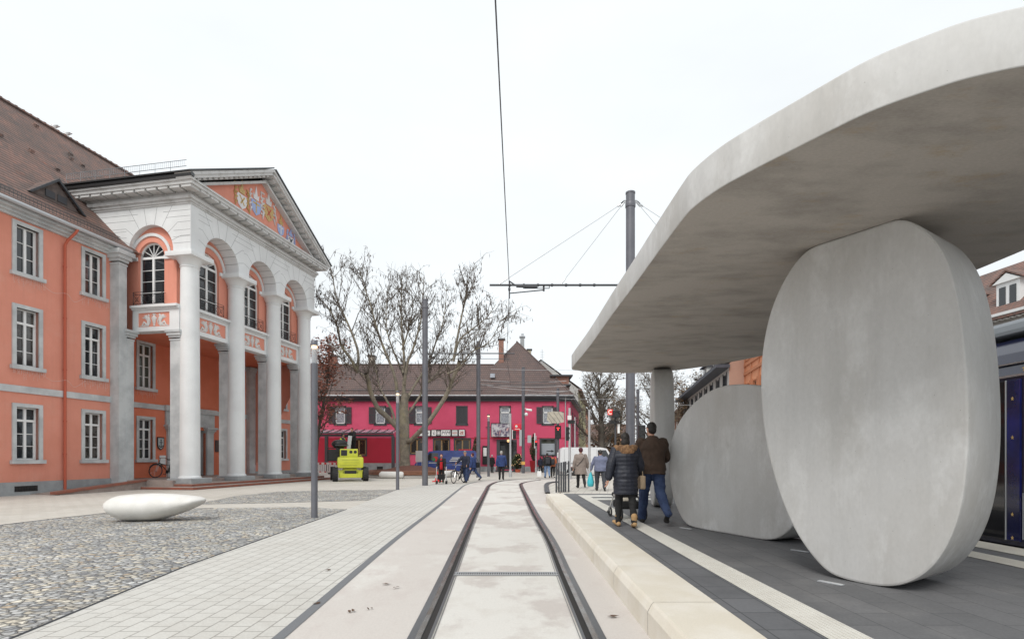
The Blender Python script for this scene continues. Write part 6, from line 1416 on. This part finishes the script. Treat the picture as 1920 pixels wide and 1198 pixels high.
# markings on the side facing the square (local +y because the van faces left)
sy=.96; m=MB(); m.tube([(.9,sy,1.35),(.9,sy+.01,1.35)],.22,18); m.build('round_logo',barr,bv); m=MB(); m.tube([(1.05,sy,1.3),(1.05,sy+.014,1.3)],.16,14); m.build('green_logo',M('logo_green',(.05,.2,.08),.5,grain=0),bv); m=MB()
for k in range(3): m.box(-1.5,-.55+.1*k,sy-.04,sy+.008,1.42-k*.14,1.48-k*.14)
m.box(.7,1.5,sy-.02,sy+.008,.98,1.03); m.build('lettering',signw,bv); m=MB(); m.box(-2.3,-1.1,-.5,.5,2.1,2.22); m.build('roof_sign',barr,bv)
wvan=van('passing_van','white panel van passing behind the two pedestrians',(XA(1104,44),44.,0),R(0),5.0,2.3,M('van_white',(.66,.68,.70),.35,coat=.3,grain=.01))
# ---------------------------------------------------------------- tram on the far side of the platform
tram_p=M('tram_dark_blue',(.008,.010,.035),.12,coat=.6,grain=0); tram_b=M('tram_black_glass',(.006,.006,.009),.06,spec=.9,grain=0); tram_s=M('tram_blue_stripe',(.010,.016,.15),.15,coat=.5,c2=(.006,.008,.05),sc_=1.2,lo=.4,hi=.6,grain=0); tram_r=M('tram_roof_grey',(.30,.33,.36),.4,grain=0)
TX=6.86; t=thing('tram','dark blue tram with gold stars stopped at the platform','tram',(TX,6.,0)); y0,y1=-4.2,6.
m=MB(); prof=[(0,.30),(.0,2.62),(.05,2.75),(.12,2.95),(.3,3.17),(.55,3.26),(2.1,3.26),(2.35,3.17),(2.53,2.95),(2.65,2.62),(2.65,.3)]
m.prism([(x,y0,z) for x,z in prof],(0,y1-y0,0)); m.build('body',tram_p,t)
m=MB(); m.bbox(.25,2.4,y0+.3,y1-.6,3.25,3.45,.06); m.build('roof_equipment',tram_r,t); m=MB(); m.box(-.012,.02,y0,y1,2.60,2.63); m.box(.03,.06,y0,y1,2.78,2.8); m.build('roof_trim',chrome,t)
for a,b in ((-4.0,-1.6),(-1.5,.3),(.4,1.1),(2.35,4.),(4.1,5.7)):
    m=MB(); m.bbox(-.02,.02,a,b,.95,2.55,.015); m.build('window',tram_b,t)
m=MB(); m.bbox(-.018,.03,1.40,2.3,.36,2.56,.012); d=m.build('door',tram_b,t); m=MB(); m.box(-.024,-.018,1.84,1.852,.4,2.5); m.box(-.024,.0,1.385,1.397,.36,2.56); m.build('seal',galv,d)
m=MB(); m.bbox(-.019,.03,1.18,1.382,.36,2.56,.01); m.build('stripe',tram_s,t)
m=MB()
for z in (.40,.72,1.77,2.30): 
    pts=[(-.024,1.29+.022*(1 if i%2==0 else .45)*math.sin(i*math.pi/5),z+.028*(1 if i%2==0 else .45)*math.cos(i*math.pi/5)) for i in range(10)]; m.prism(pts,(.006,0,0))
m.prism([(-.01,1.12+.05*(1 if i%2==0 else .45)*math.sin(i*math.pi/5),2.69+.05*(1 if i%2==0 else .45)*math.cos(i*math.pi/5)) for i in range(10)],(.006,0,0))
m.build('gold_star',gold,t)
m=MB(); m.box(-.026,-.02,.4,1.14,1.01,1.02); m.box(-.026,-.02,1.13,1.14,.4,1.01); m.build('panel_line',galv,t); m=MB(); m.box(.1,2.5,y0+.3,y1-.3,.05,.32); m.build('skirt',black,t)
# ---------------------------------------------------------------- people
def cm(name,c,c2=None,rough=.85,**k): return M(name,c,rough,c2=c2,sc_=k.pop('sc_',6),grain=k.pop('grain',.06),bump=k.pop('bump',.15),bsc=k.pop('bsc',30),**k)
navyp=cm('navy_puffer',(.010,.012,.022),(.018,.021,.034),.55); brownj=cm('brown_jacket',(.060,.036,.024),(.045,.027,.018)); jean=cm('blue_jeans',(.017,.032,.085),(.035,.058,.13)); jeanl=cm('light_jeans',(.12,.20,.36),(.2,.28,.42)); blk=cm('black_cloth',(.012,.012,.013)); taupe=cm('taupe_coat',(.25,.205,.18),(.21,.17,.15)); greyb=cm('grey_blue_sweater',(.16,.175,.26),(.13,.145,.22)); dgrey=cm('charcoal_trousers',(.045,.048,.058)); blujk=cm('blue_jacket',(.028,.055,.17),(.022,.042,.13)); navj=cm('navy_jacket',(.016,.02,.04)); redp=cm('red_pullover',(.45,.012,.02)); hivis=cm('hivis_vest',(.62,.78,.06)); tan=cm('tan_boot',(.40,.25,.12)); shoe=cm('dark_shoe',(.02,.018,.017)); fur=M('fur_trim',(.30,.17,.085),.95,c2=(.14,.075,.04),sc_=22,bump=.9,bsc=60,grain=.2)
hairb=M('black_hair',(.012,.010,.009),.6,c2=(.025,.02,.017),sc_=30,bump=.4,bsc=50); hairg=M('grey_hair',(.40,.39,.37),.7,bump=.3); hairr=M('burgundy_cap',(.07,.012,.02),.8); capg=M('grey_cap',(.2,.2,.2),.9); burg=cm('orange_cloth',(.45,.13,.05))
def folds(me,amp=.009,sx=9,sz=16,seed=0):
    me.update(); ns=[v.normal.copy() for v in me.vertices]
    for v,n in zip(me.vertices,ns):
        q=v.co; v.co=q+n*amp*(mnoise.noise(Vector((q.x*sx+seed,q.y*sx,q.z*sz+q.x*5)))+.5*mnoise.noise(Vector((q.x*sx*2.3,q.y*sx*2.3+seed,q.z*sz*2))))
    return me
def person(label,loc,rz,h=1.75,L=(0,0),Rr=(0,0),LA=(0,8,10),RA=(0,8,10),lean=0,head=(0,0),top=navj,hem=.86,inf=.028,low=dgrey,lowinf=.016,shoes=shoe,hair=hairb,hairstyle='short',wide=1.,vox=.02,quilt=False,hood=None,collar=True,face=False,vest=None,group=None,flare=.0,dz=0):
    s=h/1.75; t=thing('person',label,'person',tuple(loc),rz,group); t.scale=(s,s,s)
    ln=Matrix.Translation((0,0,.93))@Matrix.Rotation(-R(lean),4,'X')@Matrix.Translation((0,0,-.93))
    J={}
    def leg(side,a,k,key):
        a,k=R(a),R(k); hip=Vector((side*.088*wide,0,.92)); kn=hip+.43*Vector((side*.02,math.sin(a),-math.cos(a))); an=kn+.42*Vector((0,math.sin(a-k),-math.cos(a-k)))
        b=max(R(-55),min(R(14),.75*(a-k)+R(4))); toe=an+Vector((side*.03,.17*math.cos(b),.17*math.sin(b)-.05)); heel=an+Vector((0,-.05*math.cos(b),-.05-.05*math.sin(b))); J[key]=(hip,kn,an,toe,heel)
    leg(-1,*L,'L'); leg(1,*Rr,'R')
    def armf(side,a,key):
        sw,ab,el=a[:3]; inn=a[3] if len(a)>3 else 0
        sw,ab,el,inn=R(sw),R(ab),R(el),R(inn); sh=ln@Vector((side*.185*(.6+.4*wide),0,1.405)); d=Vector((side*math.sin(ab),math.sin(sw)*math.cos(ab),-math.cos(sw)*math.cos(ab)))
        eb=sh+d*.29; f=Vector((side*math.sin(ab*.5-inn),math.sin(sw+el)*math.cos(inn),-math.cos(sw+el)*math.cos(inn))).normalized(); wr=eb+f*.25; J[key]=(sh,eb,wr,f)
    armf(-1,LA,'LA'); armf(1,RA,'RA')
    zmin=min(J[k][i].z for k in 'LR' for i in (3,4))-.035
    off=Vector((0,0,-zmin+dz))
    V=lambda p: Vector(p)+off
    rings=[(.86,.15,.11),(.93,.17,.122),(1.0,.168,.12),(1.09,.152,.108),(1.2,.16,.112),(1.31,.182,.12),(1.39,.178,.108),(1.44,.13,.088),(1.475,.07,.066)]
    def loft(mb,rs,inf_,z0=None,z1=9,fl=0.,rip=0):
        o=[]
        zs=[r[0] for r in rs]
        lo=z0 if z0 is not None else zs[0]; hi=min(z1,zs[-1]); n=max(10,int((hi-lo)/.018)) if rip else 14
        for i in range(n+1):
            z=lo+(hi-lo)*i/n
            if z<=zs[0]: rx,ry=rs[0][1]+.015,rs[0][2]+.015
            else:
                for a,b in zip(rs,rs[1:]):
                    if a[0]<=z<=b[0]+1e-6: f=(z-a[0])/(b[0]-a[0]); rx,ry=a[1]+(b[1]-a[1])*f,a[2]+(b[2]-a[2])*f
            e=inf_+fl*max(0,(.95-z))+(rip*abs(math.sin(z*math.pi/.075)) if rip else 0)
            wx=wide if z<1.36 else 1+(wide-1)*.5
            m_=ln if z>.93 else Matrix.Identity(4)
            cy=0 if z>.93 else .5*((J['L'][1].y+J['R'][1].y)/2)*(.93-z)
            o.append([m_@Vector(((rx*wx+e)*math.cos(q),(ry*(wx*1.1 if wide>1 else 1)+e)*math.sin(q)+cy,z))+off for q in [j*2*math.pi/18 for j in range(18)]])
        mb.loft(o)
    hc=ln@Vector((0,.02,1.625)); hm=Matrix.Translation(hc)@Matrix.Rotation(R(head[0]),4,'Z')@Matrix.Rotation(-R(head[1]),4,'X')
    HP=lambda x,y,z: V(hm@Vector((x,y,z)))
    b=MB(); loft(b,rings,0)
    b.cap(V(ln@Vector((0,0,1.44))),V(hc+Vector((0,-.01,-.06))),.058,.052)
    m3=(hm.to_3x3()).to_4x4()
    b.ell(HP(0,0,.015),(.076,.093,.108),14,10,m3); b.ell(HP(0,.035,-.055),(.052,.055,.055),10,8,m3)
    b.cap(HP(0,.085,.02),HP(0,.108,-.02),.011,.017); b.cap(HP(-.045,.078,.035),HP(.045,.078,.035),.014,.014)
    for q in (-1,1): b.ell(HP(q*.078,-.005,.0),(.012,.024,.034),8,6,m3)
    b.ell(HP(0,.088,-.055),(.024,.012,.012),8,6,m3)
    for key,sd in (('LA',-1),('RA',1)):
        sh,eb,wr,f=J[key]; b.cap(V(sh),V(eb),.05,.04); b.cap(V(eb),V(wr),.04,.026)
    for key in 'LR':
        hp,kn,an,toe,heel=J[key]; b.cap(V(hp),V(kn),.083*wide,.054); b.cap(V(kn+Vector((0,-.012,-.06))),V(an),.052,.032); b.cap(V(heel+Vector((0,.02,.01))),V(toe),.024,.02)
    me=remesh(b,max(vox,.014),2,'body'); nb=MB(); nb.v=[tuple(v.co) for v in me.vertices]; nb.f=[list(p.vertices) for p in me.polygons]; nb.mi=[0]*len(nb.f)
    for key,sd in (('LA',-1),('RA',1)):   # hands with five fingers
        sh,eb,wr,f=J[key]; side=Vector((0,1,0)); side-=f*side.dot(f); side=side.normalized() if side.length>.2 else Vector((0,0,1)); nrm=f.cross(side).normalized()*(-sd)
        pc_=wr+f*.05; mm=Matrix((side,nrm,f)).transposed().to_4x4(); nb.ell(V(pc_),(.041,.017,.056),10,8,mm)
        for i,(ln_,o) in enumerate(((.066,.03),(.075,.011),(.07,-.009),(.055,-.028))):
            p0=pc_+f*.042+side*o; p1=p0+f*ln_*.5+nrm*-.008; p2=p1+f*ln_*.42-nrm*.024; nb.cap(V(p0),V(p1),.0095,.0085,6); nb.cap(V(p1),V(p2),.0085,.0072,6)
        p0=pc_-f*.012+side*.034; p1=p0+side*.028+f*.03-nrm*.012; p2=p1+f*.034-nrm*.01; nb.cap(V(p0),V(p1),.0115,.0098,6); nb.cap(V(p1),V(p2),.0098,.008,6)
    bpy.data.meshes.remove(me); nb.build('body',skin,t,smooth=180)
    # trousers
    b=MB()
    for key in 'LR':
        hp,kn,an,toe,heel=J[key]; b.cap(V(hp),V(kn),.088*wide+lowinf,.060*(.5+.5*wide)+lowinf); b.cap(V(kn),V(an+Vector((0,0,.0))),.064*(.5+.5*wide)+lowinf,.048+lowinf)
    loft(b,rings,lowinf,.86,1.05); obj_mesh('trousers',folds(remesh(b,vox,2),.012,7,13,h*9),low,t)
    for key in 'LR':
        b=MB(); hp,kn,an,toe,heel=J[key]; b.cap(V(heel+Vector((0,.02,.012))),V(toe+Vector((0,.03,0))),.047,.036); b.cap(V(an+Vector((0,0,.11 if shoes is tan else .04))),V(an+Vector((0,.0,-.03))),.062 if shoes is tan else .04,.045)
        b.ell(V(toe+Vector((0,-.02,.0))),(.046,.07,.034))
        obj_mesh('shoe',remesh(b,min(vox,.014),1),shoes,t)
    # upper garment
    b=MB(); loft(b,rings,inf,hem,1.47,flare,.010 if quilt else 0)
    for key,sd in (('LA',-1),('RA',1)):
        sh,eb,wr,f=J[key]; b.ell(V(sh),(.062+inf*.6,)*3); b.cap(V(sh),V(eb),.060+inf*.7,.050+inf*.7); b.cap(V(eb),V(wr-f*.01),.050+inf*.7,.036+inf*.6)
        if quilt:
            for k in range(6): p=sh.lerp(eb,k/6); b.ell(V(p),(.075+inf*.5,)*3,10,8); p=eb.lerp(wr,k/6); b.ell(V(p),(.066+inf*.5-.002*k,)*3,10,8)
    if collar: b.tube([V(ln@Vector((.078*math.cos(q),.074*math.sin(q)-.005,1.475+.012*math.sin(-q)))) for q in [i*2*math.pi/14 for i in range(15)]],.032,7)
    obj_mesh('jacket' if hem>.7 else 'coat',folds(remesh(b,vox*.85,1 if quilt else 2),.006 if quilt else .014,7,9,h*5),top,t)
    if quilt:   # stitched belt and pocket shine
        b=MB(); b.tube([V(ln@Vector(((.152*wide+inf+.012)*math.cos(q),(.108+inf+.012)*math.sin(q),1.09))) for q in [i*2*math.pi/20 for i in range(21)]],.011,5); b.build('belt',top,t,smooth=180)
    if vest: b=MB(); loft(b,rings,inf+.02,.95,1.43); obj_mesh('vest',remesh(b,vox,2),vest,t)
    if hood:
        b=MB()
        for k in range(15): q=math.pi*(1.02+.96*k/14); b.ell(V(ln@Vector((.185*math.cos(q),.02+.15*math.sin(q),1.46+.02*math.sin(k*2.1)))),(.062,.06,.052),8,6)
        b.ell(V(ln@Vector((0,-.12,1.40))),(.15,.075,.10))
        obj_mesh('fur_hood',remesh(b,.018,1),hood,t)
    # hair
    b=MB()
    if hairstyle!='none':
        b.ell(HP(0,-.016,.038),(.084,.094,.098),14,10,m3)
        if hairstyle=='bun': b.ell(HP(0,-.055,.11),(.05,.05,.04)); b.ell(HP(0,-.05,-.02),(.078,.065,.08),12,8,m3)
        if hairstyle=='long': b.ell(HP(0,-.05,-.05),(.085,.06,.12),12,8,m3)
        if hairstyle=='short': b.ell(HP(0,-.035,-.01),(.077,.068,.075),12,8,m3)
        if hairstyle=='cap': b.ell(HP(0,.06,.075),(.07,.075,.018),10,6,m3); b.ell(HP(0,-.01,.05),(.09,.1,.09),12,8,m3)
        if hairstyle=='hat': b.ell(HP(0,-.01,.05),(.098,.106,.1),12,8,m3); b.ell(HP(0,-.03,.0),(.094,.09,.07),12,8,m3)
        me=remesh(b,.013,1)
        for v in me.vertices:      # keep the face free
            l=hm.inverted()@(Vector(v.co)-off)
            if l.y>.02 and l.z<.075 and hairstyle!='hat': l.y=min(l.y,.02+max(0,(l.z-.035))*1.2); v.co=(hm@l)+off
        for v in me.vertices:
            q=Vector(v.co); v.co=q+(q-(hc+off)).normalized()*.006*mnoise.noise(q*38)
        obj_mesh('cap' if hairstyle in('cap','hat') else 'hair',me,hair,t)
    if face:
        b=MB(); 
        for q in (-1,1): b.ell(HP(q*.032,.083,.022),(.011,.008,.007),8,6)
        b.build('eyes',black,t,smooth=180); b=MB(); b.ell(HP(0,.096,-.055),(.022,.006,.006),8,6); b.build('mouth',M('lip',(.28,.09,.08),.5,grain=0) if 'lip' not in MATS else MATS['lip'],t,smooth=180)
    t['_s']=s
    return t,(lambda p: Matrix.Translation(loc)@Matrix.Rotation(rz,4,'Z')@Matrix.Scale(s,4)@(Vector(p)+off)),J
wloc=G(1173,988,PZ); w1,WP,WJ=person('woman in navy quilted coat with fur hood and tan boots walking along the platform',wloc,R(4),1.63,(10,3),(-9,8),(-12,20,14),(6,20,32),2,(-6,0),navyp,.60,.042,blk,.008,tan,hairb,'long',1.12,.013,True,fur,False,flare=-.02)
mloc=G(1223,982,PZ); m1,MP_,MJ=person('man in brown jacket and blue jeans pushing a stroller',mloc,R(6),1.86,(16,4),(-14,34),(24,10,34,14),(18,20,50,16),3,(14,0),brownj,.86,.045,jean,.022,shoe,hairb,'short',1.14,.013)
person('woman in taupe coat and dark red cap with a diagonal bag strap',G(1089,915,.15),R(2),1.74,(9,3),(-16,26),(-6,17,10),(4,17,16),0,(0,0),taupe,.60,.05,blk,.012,shoe,hairr,'hat',1.12,.018,flare=.12)
o=[x for x in bpy.data.objects if x.type=='EMPTY' and x.get('label','').startswith('woman in taupe')][0]
b=MB(); b.tube(catmull([(.17,-.08,1.46),(.08,-.185,1.3),(-.06,-.2,1.12),(-.2,-.13,.97)],5,False),.012,5); b.build('strap',blk,o,smooth=180)
sl_,SP_,SJ=person('stout man in grey blue sweater carrying a turquoise bag',G(1126,920,.15),R(-4),1.64,(14,6),(-12,18),(8,24,6),(-6,24,14),6,(0,24),greyb,.84,.035,dgrey,.02,shoe,hairb,'short',1.48,.018)
hp=SP_(SJ['LA'][2]+SJ['LA'][3]*.08); t=thing('carrier_bag','turquoise plastic bag hanging from the stout man\'s hand','bag',tuple(hp)); b=MB(); b.loft([[Vector((w_*math.cos(q)*(1+.12*math.sin(3*q)),d_*math.sin(q),z)) for q in [i*2*math.pi/16 for i in range(16)]] for z,w_,d_ in ((-.62,.06,.04),(-.6,.12,.08),(-.45,.14,.1),(-.25,.10,.07),(-.1,.05,.03),(0,.02,.015))]); b.build('sack',M('turquoise_plastic',(.06,.48,.56),.35,bump=.4,bsc=9),t,smooth=180); b=MB(); b.tube(catmull([(-.03,0,-.08),(-.02,0,.03),(.02,0,.03),(.03,0,-.08)],5,False),.006,5); b.build('handle',MATS['turquoise_plastic'],t)
person('man in blue jacket and black trousers with white hair walking towards the pub',G(940,899.5,0),R(0),1.9,(9,3),(-10,14),(-8,13,10),(8,14,18),0,(0,0),blujk,.80,.042,blk,.016,shoe,hairg,'short',1.1,.02)
bm_,BP,BJ=person('man in navy jacket, jeans and grey cap pushing a bicycle',G(873,905,0),R(158),1.85,(10,3),(-8,12),(20,14,30,8),(42,22,22,10),5,(8,8),navj,.82,.042,jean,.018,shoe,capg,'cap',1.1,.02,face=True)
bicycle('black bicycle pushed by the man in the grey cap',G(861,905.5,0),R(-118),0,steer=R(8))
tw,TP,TJ=person('walker in blue jacket and jeans with a dark shoulder bag striding left',G(887,901,0),R(62),1.82,(26,6),(-24,26),(-10,12,16),(18,12,20),2,(0,0),blujk,.84,.04,jean,.016,shoe,hairr,'short',1.1,.02,face=True)
q=TP((.22,-.12,1.02)); t=thing('shoulder_bag','dark shoulder bag on the striding walker in blue','bag',tuple(q),R(62)); b=MB(); b.bbox(-.09,.09,-.2,.2,-.18,.16,.05); b.build('pouch',blk,t,smooth=60); b=MB(); b.tube(catmull([(0,-.16,.14),(-.08,-.05,.4),(-.1,.05,.4),(0,.16,.14)],5,False),.012,5); b.build('strap',blk,t)
ro,RP,RJ=person('person in open black jacket over red pullover behind a walking frame',G(828,905,0),R(180),1.68,(4,2),(-4,6),(22,9,24),(22,9,24),5,(0,4),blk,.80,.034,blk,.014,M('green_shoe',(.03,.09,.04),.7),hairr,'short',1.0,.02,face=True)
b=MB(); b.loft([[Vector((w_*math.cos(q),.148+.035*math.sin(q)+.02*(z-.93),z+.03)) for q in [i*2*math.pi/12 for i in range(12)]] for z,w_ in ((.78,.085),(.95,.09),(1.2,.085),(1.36,.07),(1.44,.045))]); b.build('pullover_front',redp,ro,smooth=180)
alu=M('aluminium',(.62,.63,.64),.3,metal=.7,grain=0)
rp=G(828,907.2,0); t=thing('walking_frame','silver four wheeled walking frame with a black basket','walking frame',tuple(rp),R(180)); 
for s in (-1,1):
    b=MB(); b.tube([(s*.27,.22,.12),(s*.27,.02,.95),(s*.27,-.14,.97)],.018,6); b.tube([(s*.27,-.2,.12),(s*.27,.08,.6)],.016,6); b.build('side_frame',alu,t)
    for y in (.25,-.22): b=MB(); b.lathe([(.03,-.025),(.09,-.025),(.1,0),(.09,.025),(.03,.025)],(s*.27,y,.1),18,axis='x'); b.build('wheel',rubber,t)
    b=MB(); b.cap((s*.27,-.14,.97),(s*.27,-.26,.965),.022,.022); b.build('grip',black,t)
b=MB(); b.bbox(-.24,.24,-.12,.2,.5,.55,.02); b.bbox(-.2,.2,.05,.28,.26,.5,.03); b.build('basket',blk,t)
person('person in black coat standing by the menu case',G(922.5,886.5,0),R(-15),1.72,(4,0),(-4,3),(4,9,10),(4,9,14),0,(0,0),blk,.66,.035,blk,.014,shoe,hairg,'short',1.,.022)
person('child sized person in dark jacket carrying a white bag by the pink house',G(1013,886.2,0),R(20),1.5,(5,2),(-5,4),(4,9,10),(4,9,14),0,(0,0),navj,.8,.035,blk,.014,shoe,hairb,'long',1.,.022)
person('person in dark red jacket beside the one with the white bag',G(1018.5,886,0),R(-10),1.6,(5,2),(-5,4),(4,9,10),(4,9,14),0,(0,0),hairr,.8,.035,blk,.014,shoe,hairb,'short',1.,.022)
t=thing('carrier_bag','white carrier bag beside the small dark dressed person','bag',tuple(G(1011.2,886.4,.45))); b=MB(); b.bbox(-.14,.14,-.06,.06,-.25,.12,.03); b.build('sack',white,t); b=MB(); b.tube(catmull([(-.08,0,.1),(-.05,0,.24),(.05,0,.24),(.08,0,.1)],4,False),.008,4); b.build('handle',white,t)
bk,BKP,_=person('person in black jacket and light blue jeans with a black backpack',G(1026,896,0),R(8),1.8,(14,4),(-12,20),(-10,12,10),(10,12,14),2,(0,0),blk,.84,.04,jeanl,.018,shoe,hairb,'short',1.1,.02)
def pack(label,fn,rz,mt,nm): 
    t=thing('backpack',label,'backpack',tuple(fn((0,-.2,1.2))),rz); b=MB(); b.bbox(-.16,.16,-.1,.08,-.24,.22,.06); b.bbox(-.12,.12,-.15,-.09,-.2,.0,.03); b.build('pack',mt,t,smooth=60); b=MB()
    for s in (-1,1): b.tube(catmull([(s*.1,.05,.2),(s*.12,.16,.29),(s*.12,.3,.16),(s*.13,.28,-.1),(s*.12,.06,-.2)],4,False),.018,5)
    b.build('strap',blk,t)
pack('black backpack on the person in light blue jeans',BKP,R(8),M('backpack_grey',(.03,.032,.04),.8),0)
ok_,OKP,_=person('person in orange jacket walking by the railing with a dark backpack',G(1036.5,895,0),R(-8),1.7,(14,4),(-12,20),(-10,12,10),(10,12,14),2,(0,0),burg,.84,.04,blk,.016,shoe,hairb,'short',1.05,.02)
pack('dark grey backpack on the person in orange',OKP,R(-8),MATS['backpack_grey'],1)
wk=bl+Vector((-1.05,1.75,1.32)); person('worker in yellow high visibility vest standing in the lift basket',wk,R(-70),1.72,(3,0),(-3,2),(30,10,30),(38,10,30),0,(20,0),dgrey,.86,.035,dgrey,.016,shoe,hairb,'short',1.05,.02,face=True,vest=hivis)
wk2=bl+Vector((-.5,2.3,1.75)); person('worker in black jacket behind the lift drum cover',wk2,R(150),1.7,(3,0),(-3,2),(30,14,40),(38,14,40),10,(0,10),blk,.86,.04,blk,.016,shoe,hairb,'short',1.15,.02,face=True)
b=MB(); b.box(-.85,-.1,1.9,2.7,1.62,1.74); b.box(-.6,-.3,1.4,2.0,1.2,1.62); b.build('rear_platform',black,[x for x in bpy.data.objects if x.name.startswith('boom_lift')][0])
# stroller in front of the man
sp=MP_((-.16,.95,0)); sp.z=PZ; t=thing('stroller','black baby stroller pushed by the man in brown','stroller',tuple(sp),R(6)); 
for s in (-1,1):
    for y,r in ((.38,.09),(-.32,.12)):
        b=MB(); b.tube([(s*.24+.03*math.cos(0),y+r*math.cos(a),r+r*math.sin(a)) for a in [i*2*math.pi/22 for i in range(23)]],.02,6,False); b.cyl((s*.22,y,r),(s*.27,y,r),.03,10); b.build('wheel',rubber,t)
    b=MB(); b.tube([(s*.24,-.32,.13),(s*.23,.05,.55)],.014,6); b.tube([(s*.24,.38,.10),(s*.23,-.1,.62),(s*.22,-.6,1.02)],.014,6); b.build('frame_tube',alu,t)
b=MB(); b.tube([(-.22,-.6,1.02),(.22,-.6,1.02)],.02,7); b.build('handle',black,t)
b=MB(); b.prism([(-.2,.3,.42),(-.2,-.12,.42),(-.2,-.32,.95),(-.2,-.26,.98),(-.2,-.05,.5),(-.2,.3,.5)],(.4,0,0)); b.build('seat',blk,t); b=MB(); b.tube([(-.0+.0,0,0),(0,0,0)],.001,3)
b=MB(); n=10; b.loft([[Vector((.21*math.cos(q),.0+.30*math.sin(q)*math.cos(a)-.1,.78+.34*math.sin(q)*math.sin(a))) for q in [math.pi*i/n for i in range(n+1)]] for a in [R(20)+k*R(110)/6 for k in range(7)]]); b.build('hood',blk,t,smooth=60)
b=MB(); b.bbox(-.19,.19,-.3,.28,.2,.36,.04); b.build('under_basket',blk,t); b=MB(); b.bbox(-.15,.12,-.26,.1,.34,.42,.03); b.build('blanket',cm('cream_blanket',(.55,.5,.42)),t)
t=thing('shoulder_bag','beige handbag held between the couple','bag',tuple(WP((.34,.12,.84)))); b=MB(); b.bbox(-.05,.05,-.13,.13,-.14,.1,.03); b.build('pouch',cm('beige_bag',(.33,.25,.17)),t,smooth=60); b=MB(); b.tube(catmull([(0,-.1,.08),(0,-.06,.2),(0,.06,.2),(0,.1,.08)],4,False),.009,5); b.build('handle',MATS['beige_bag'],t)
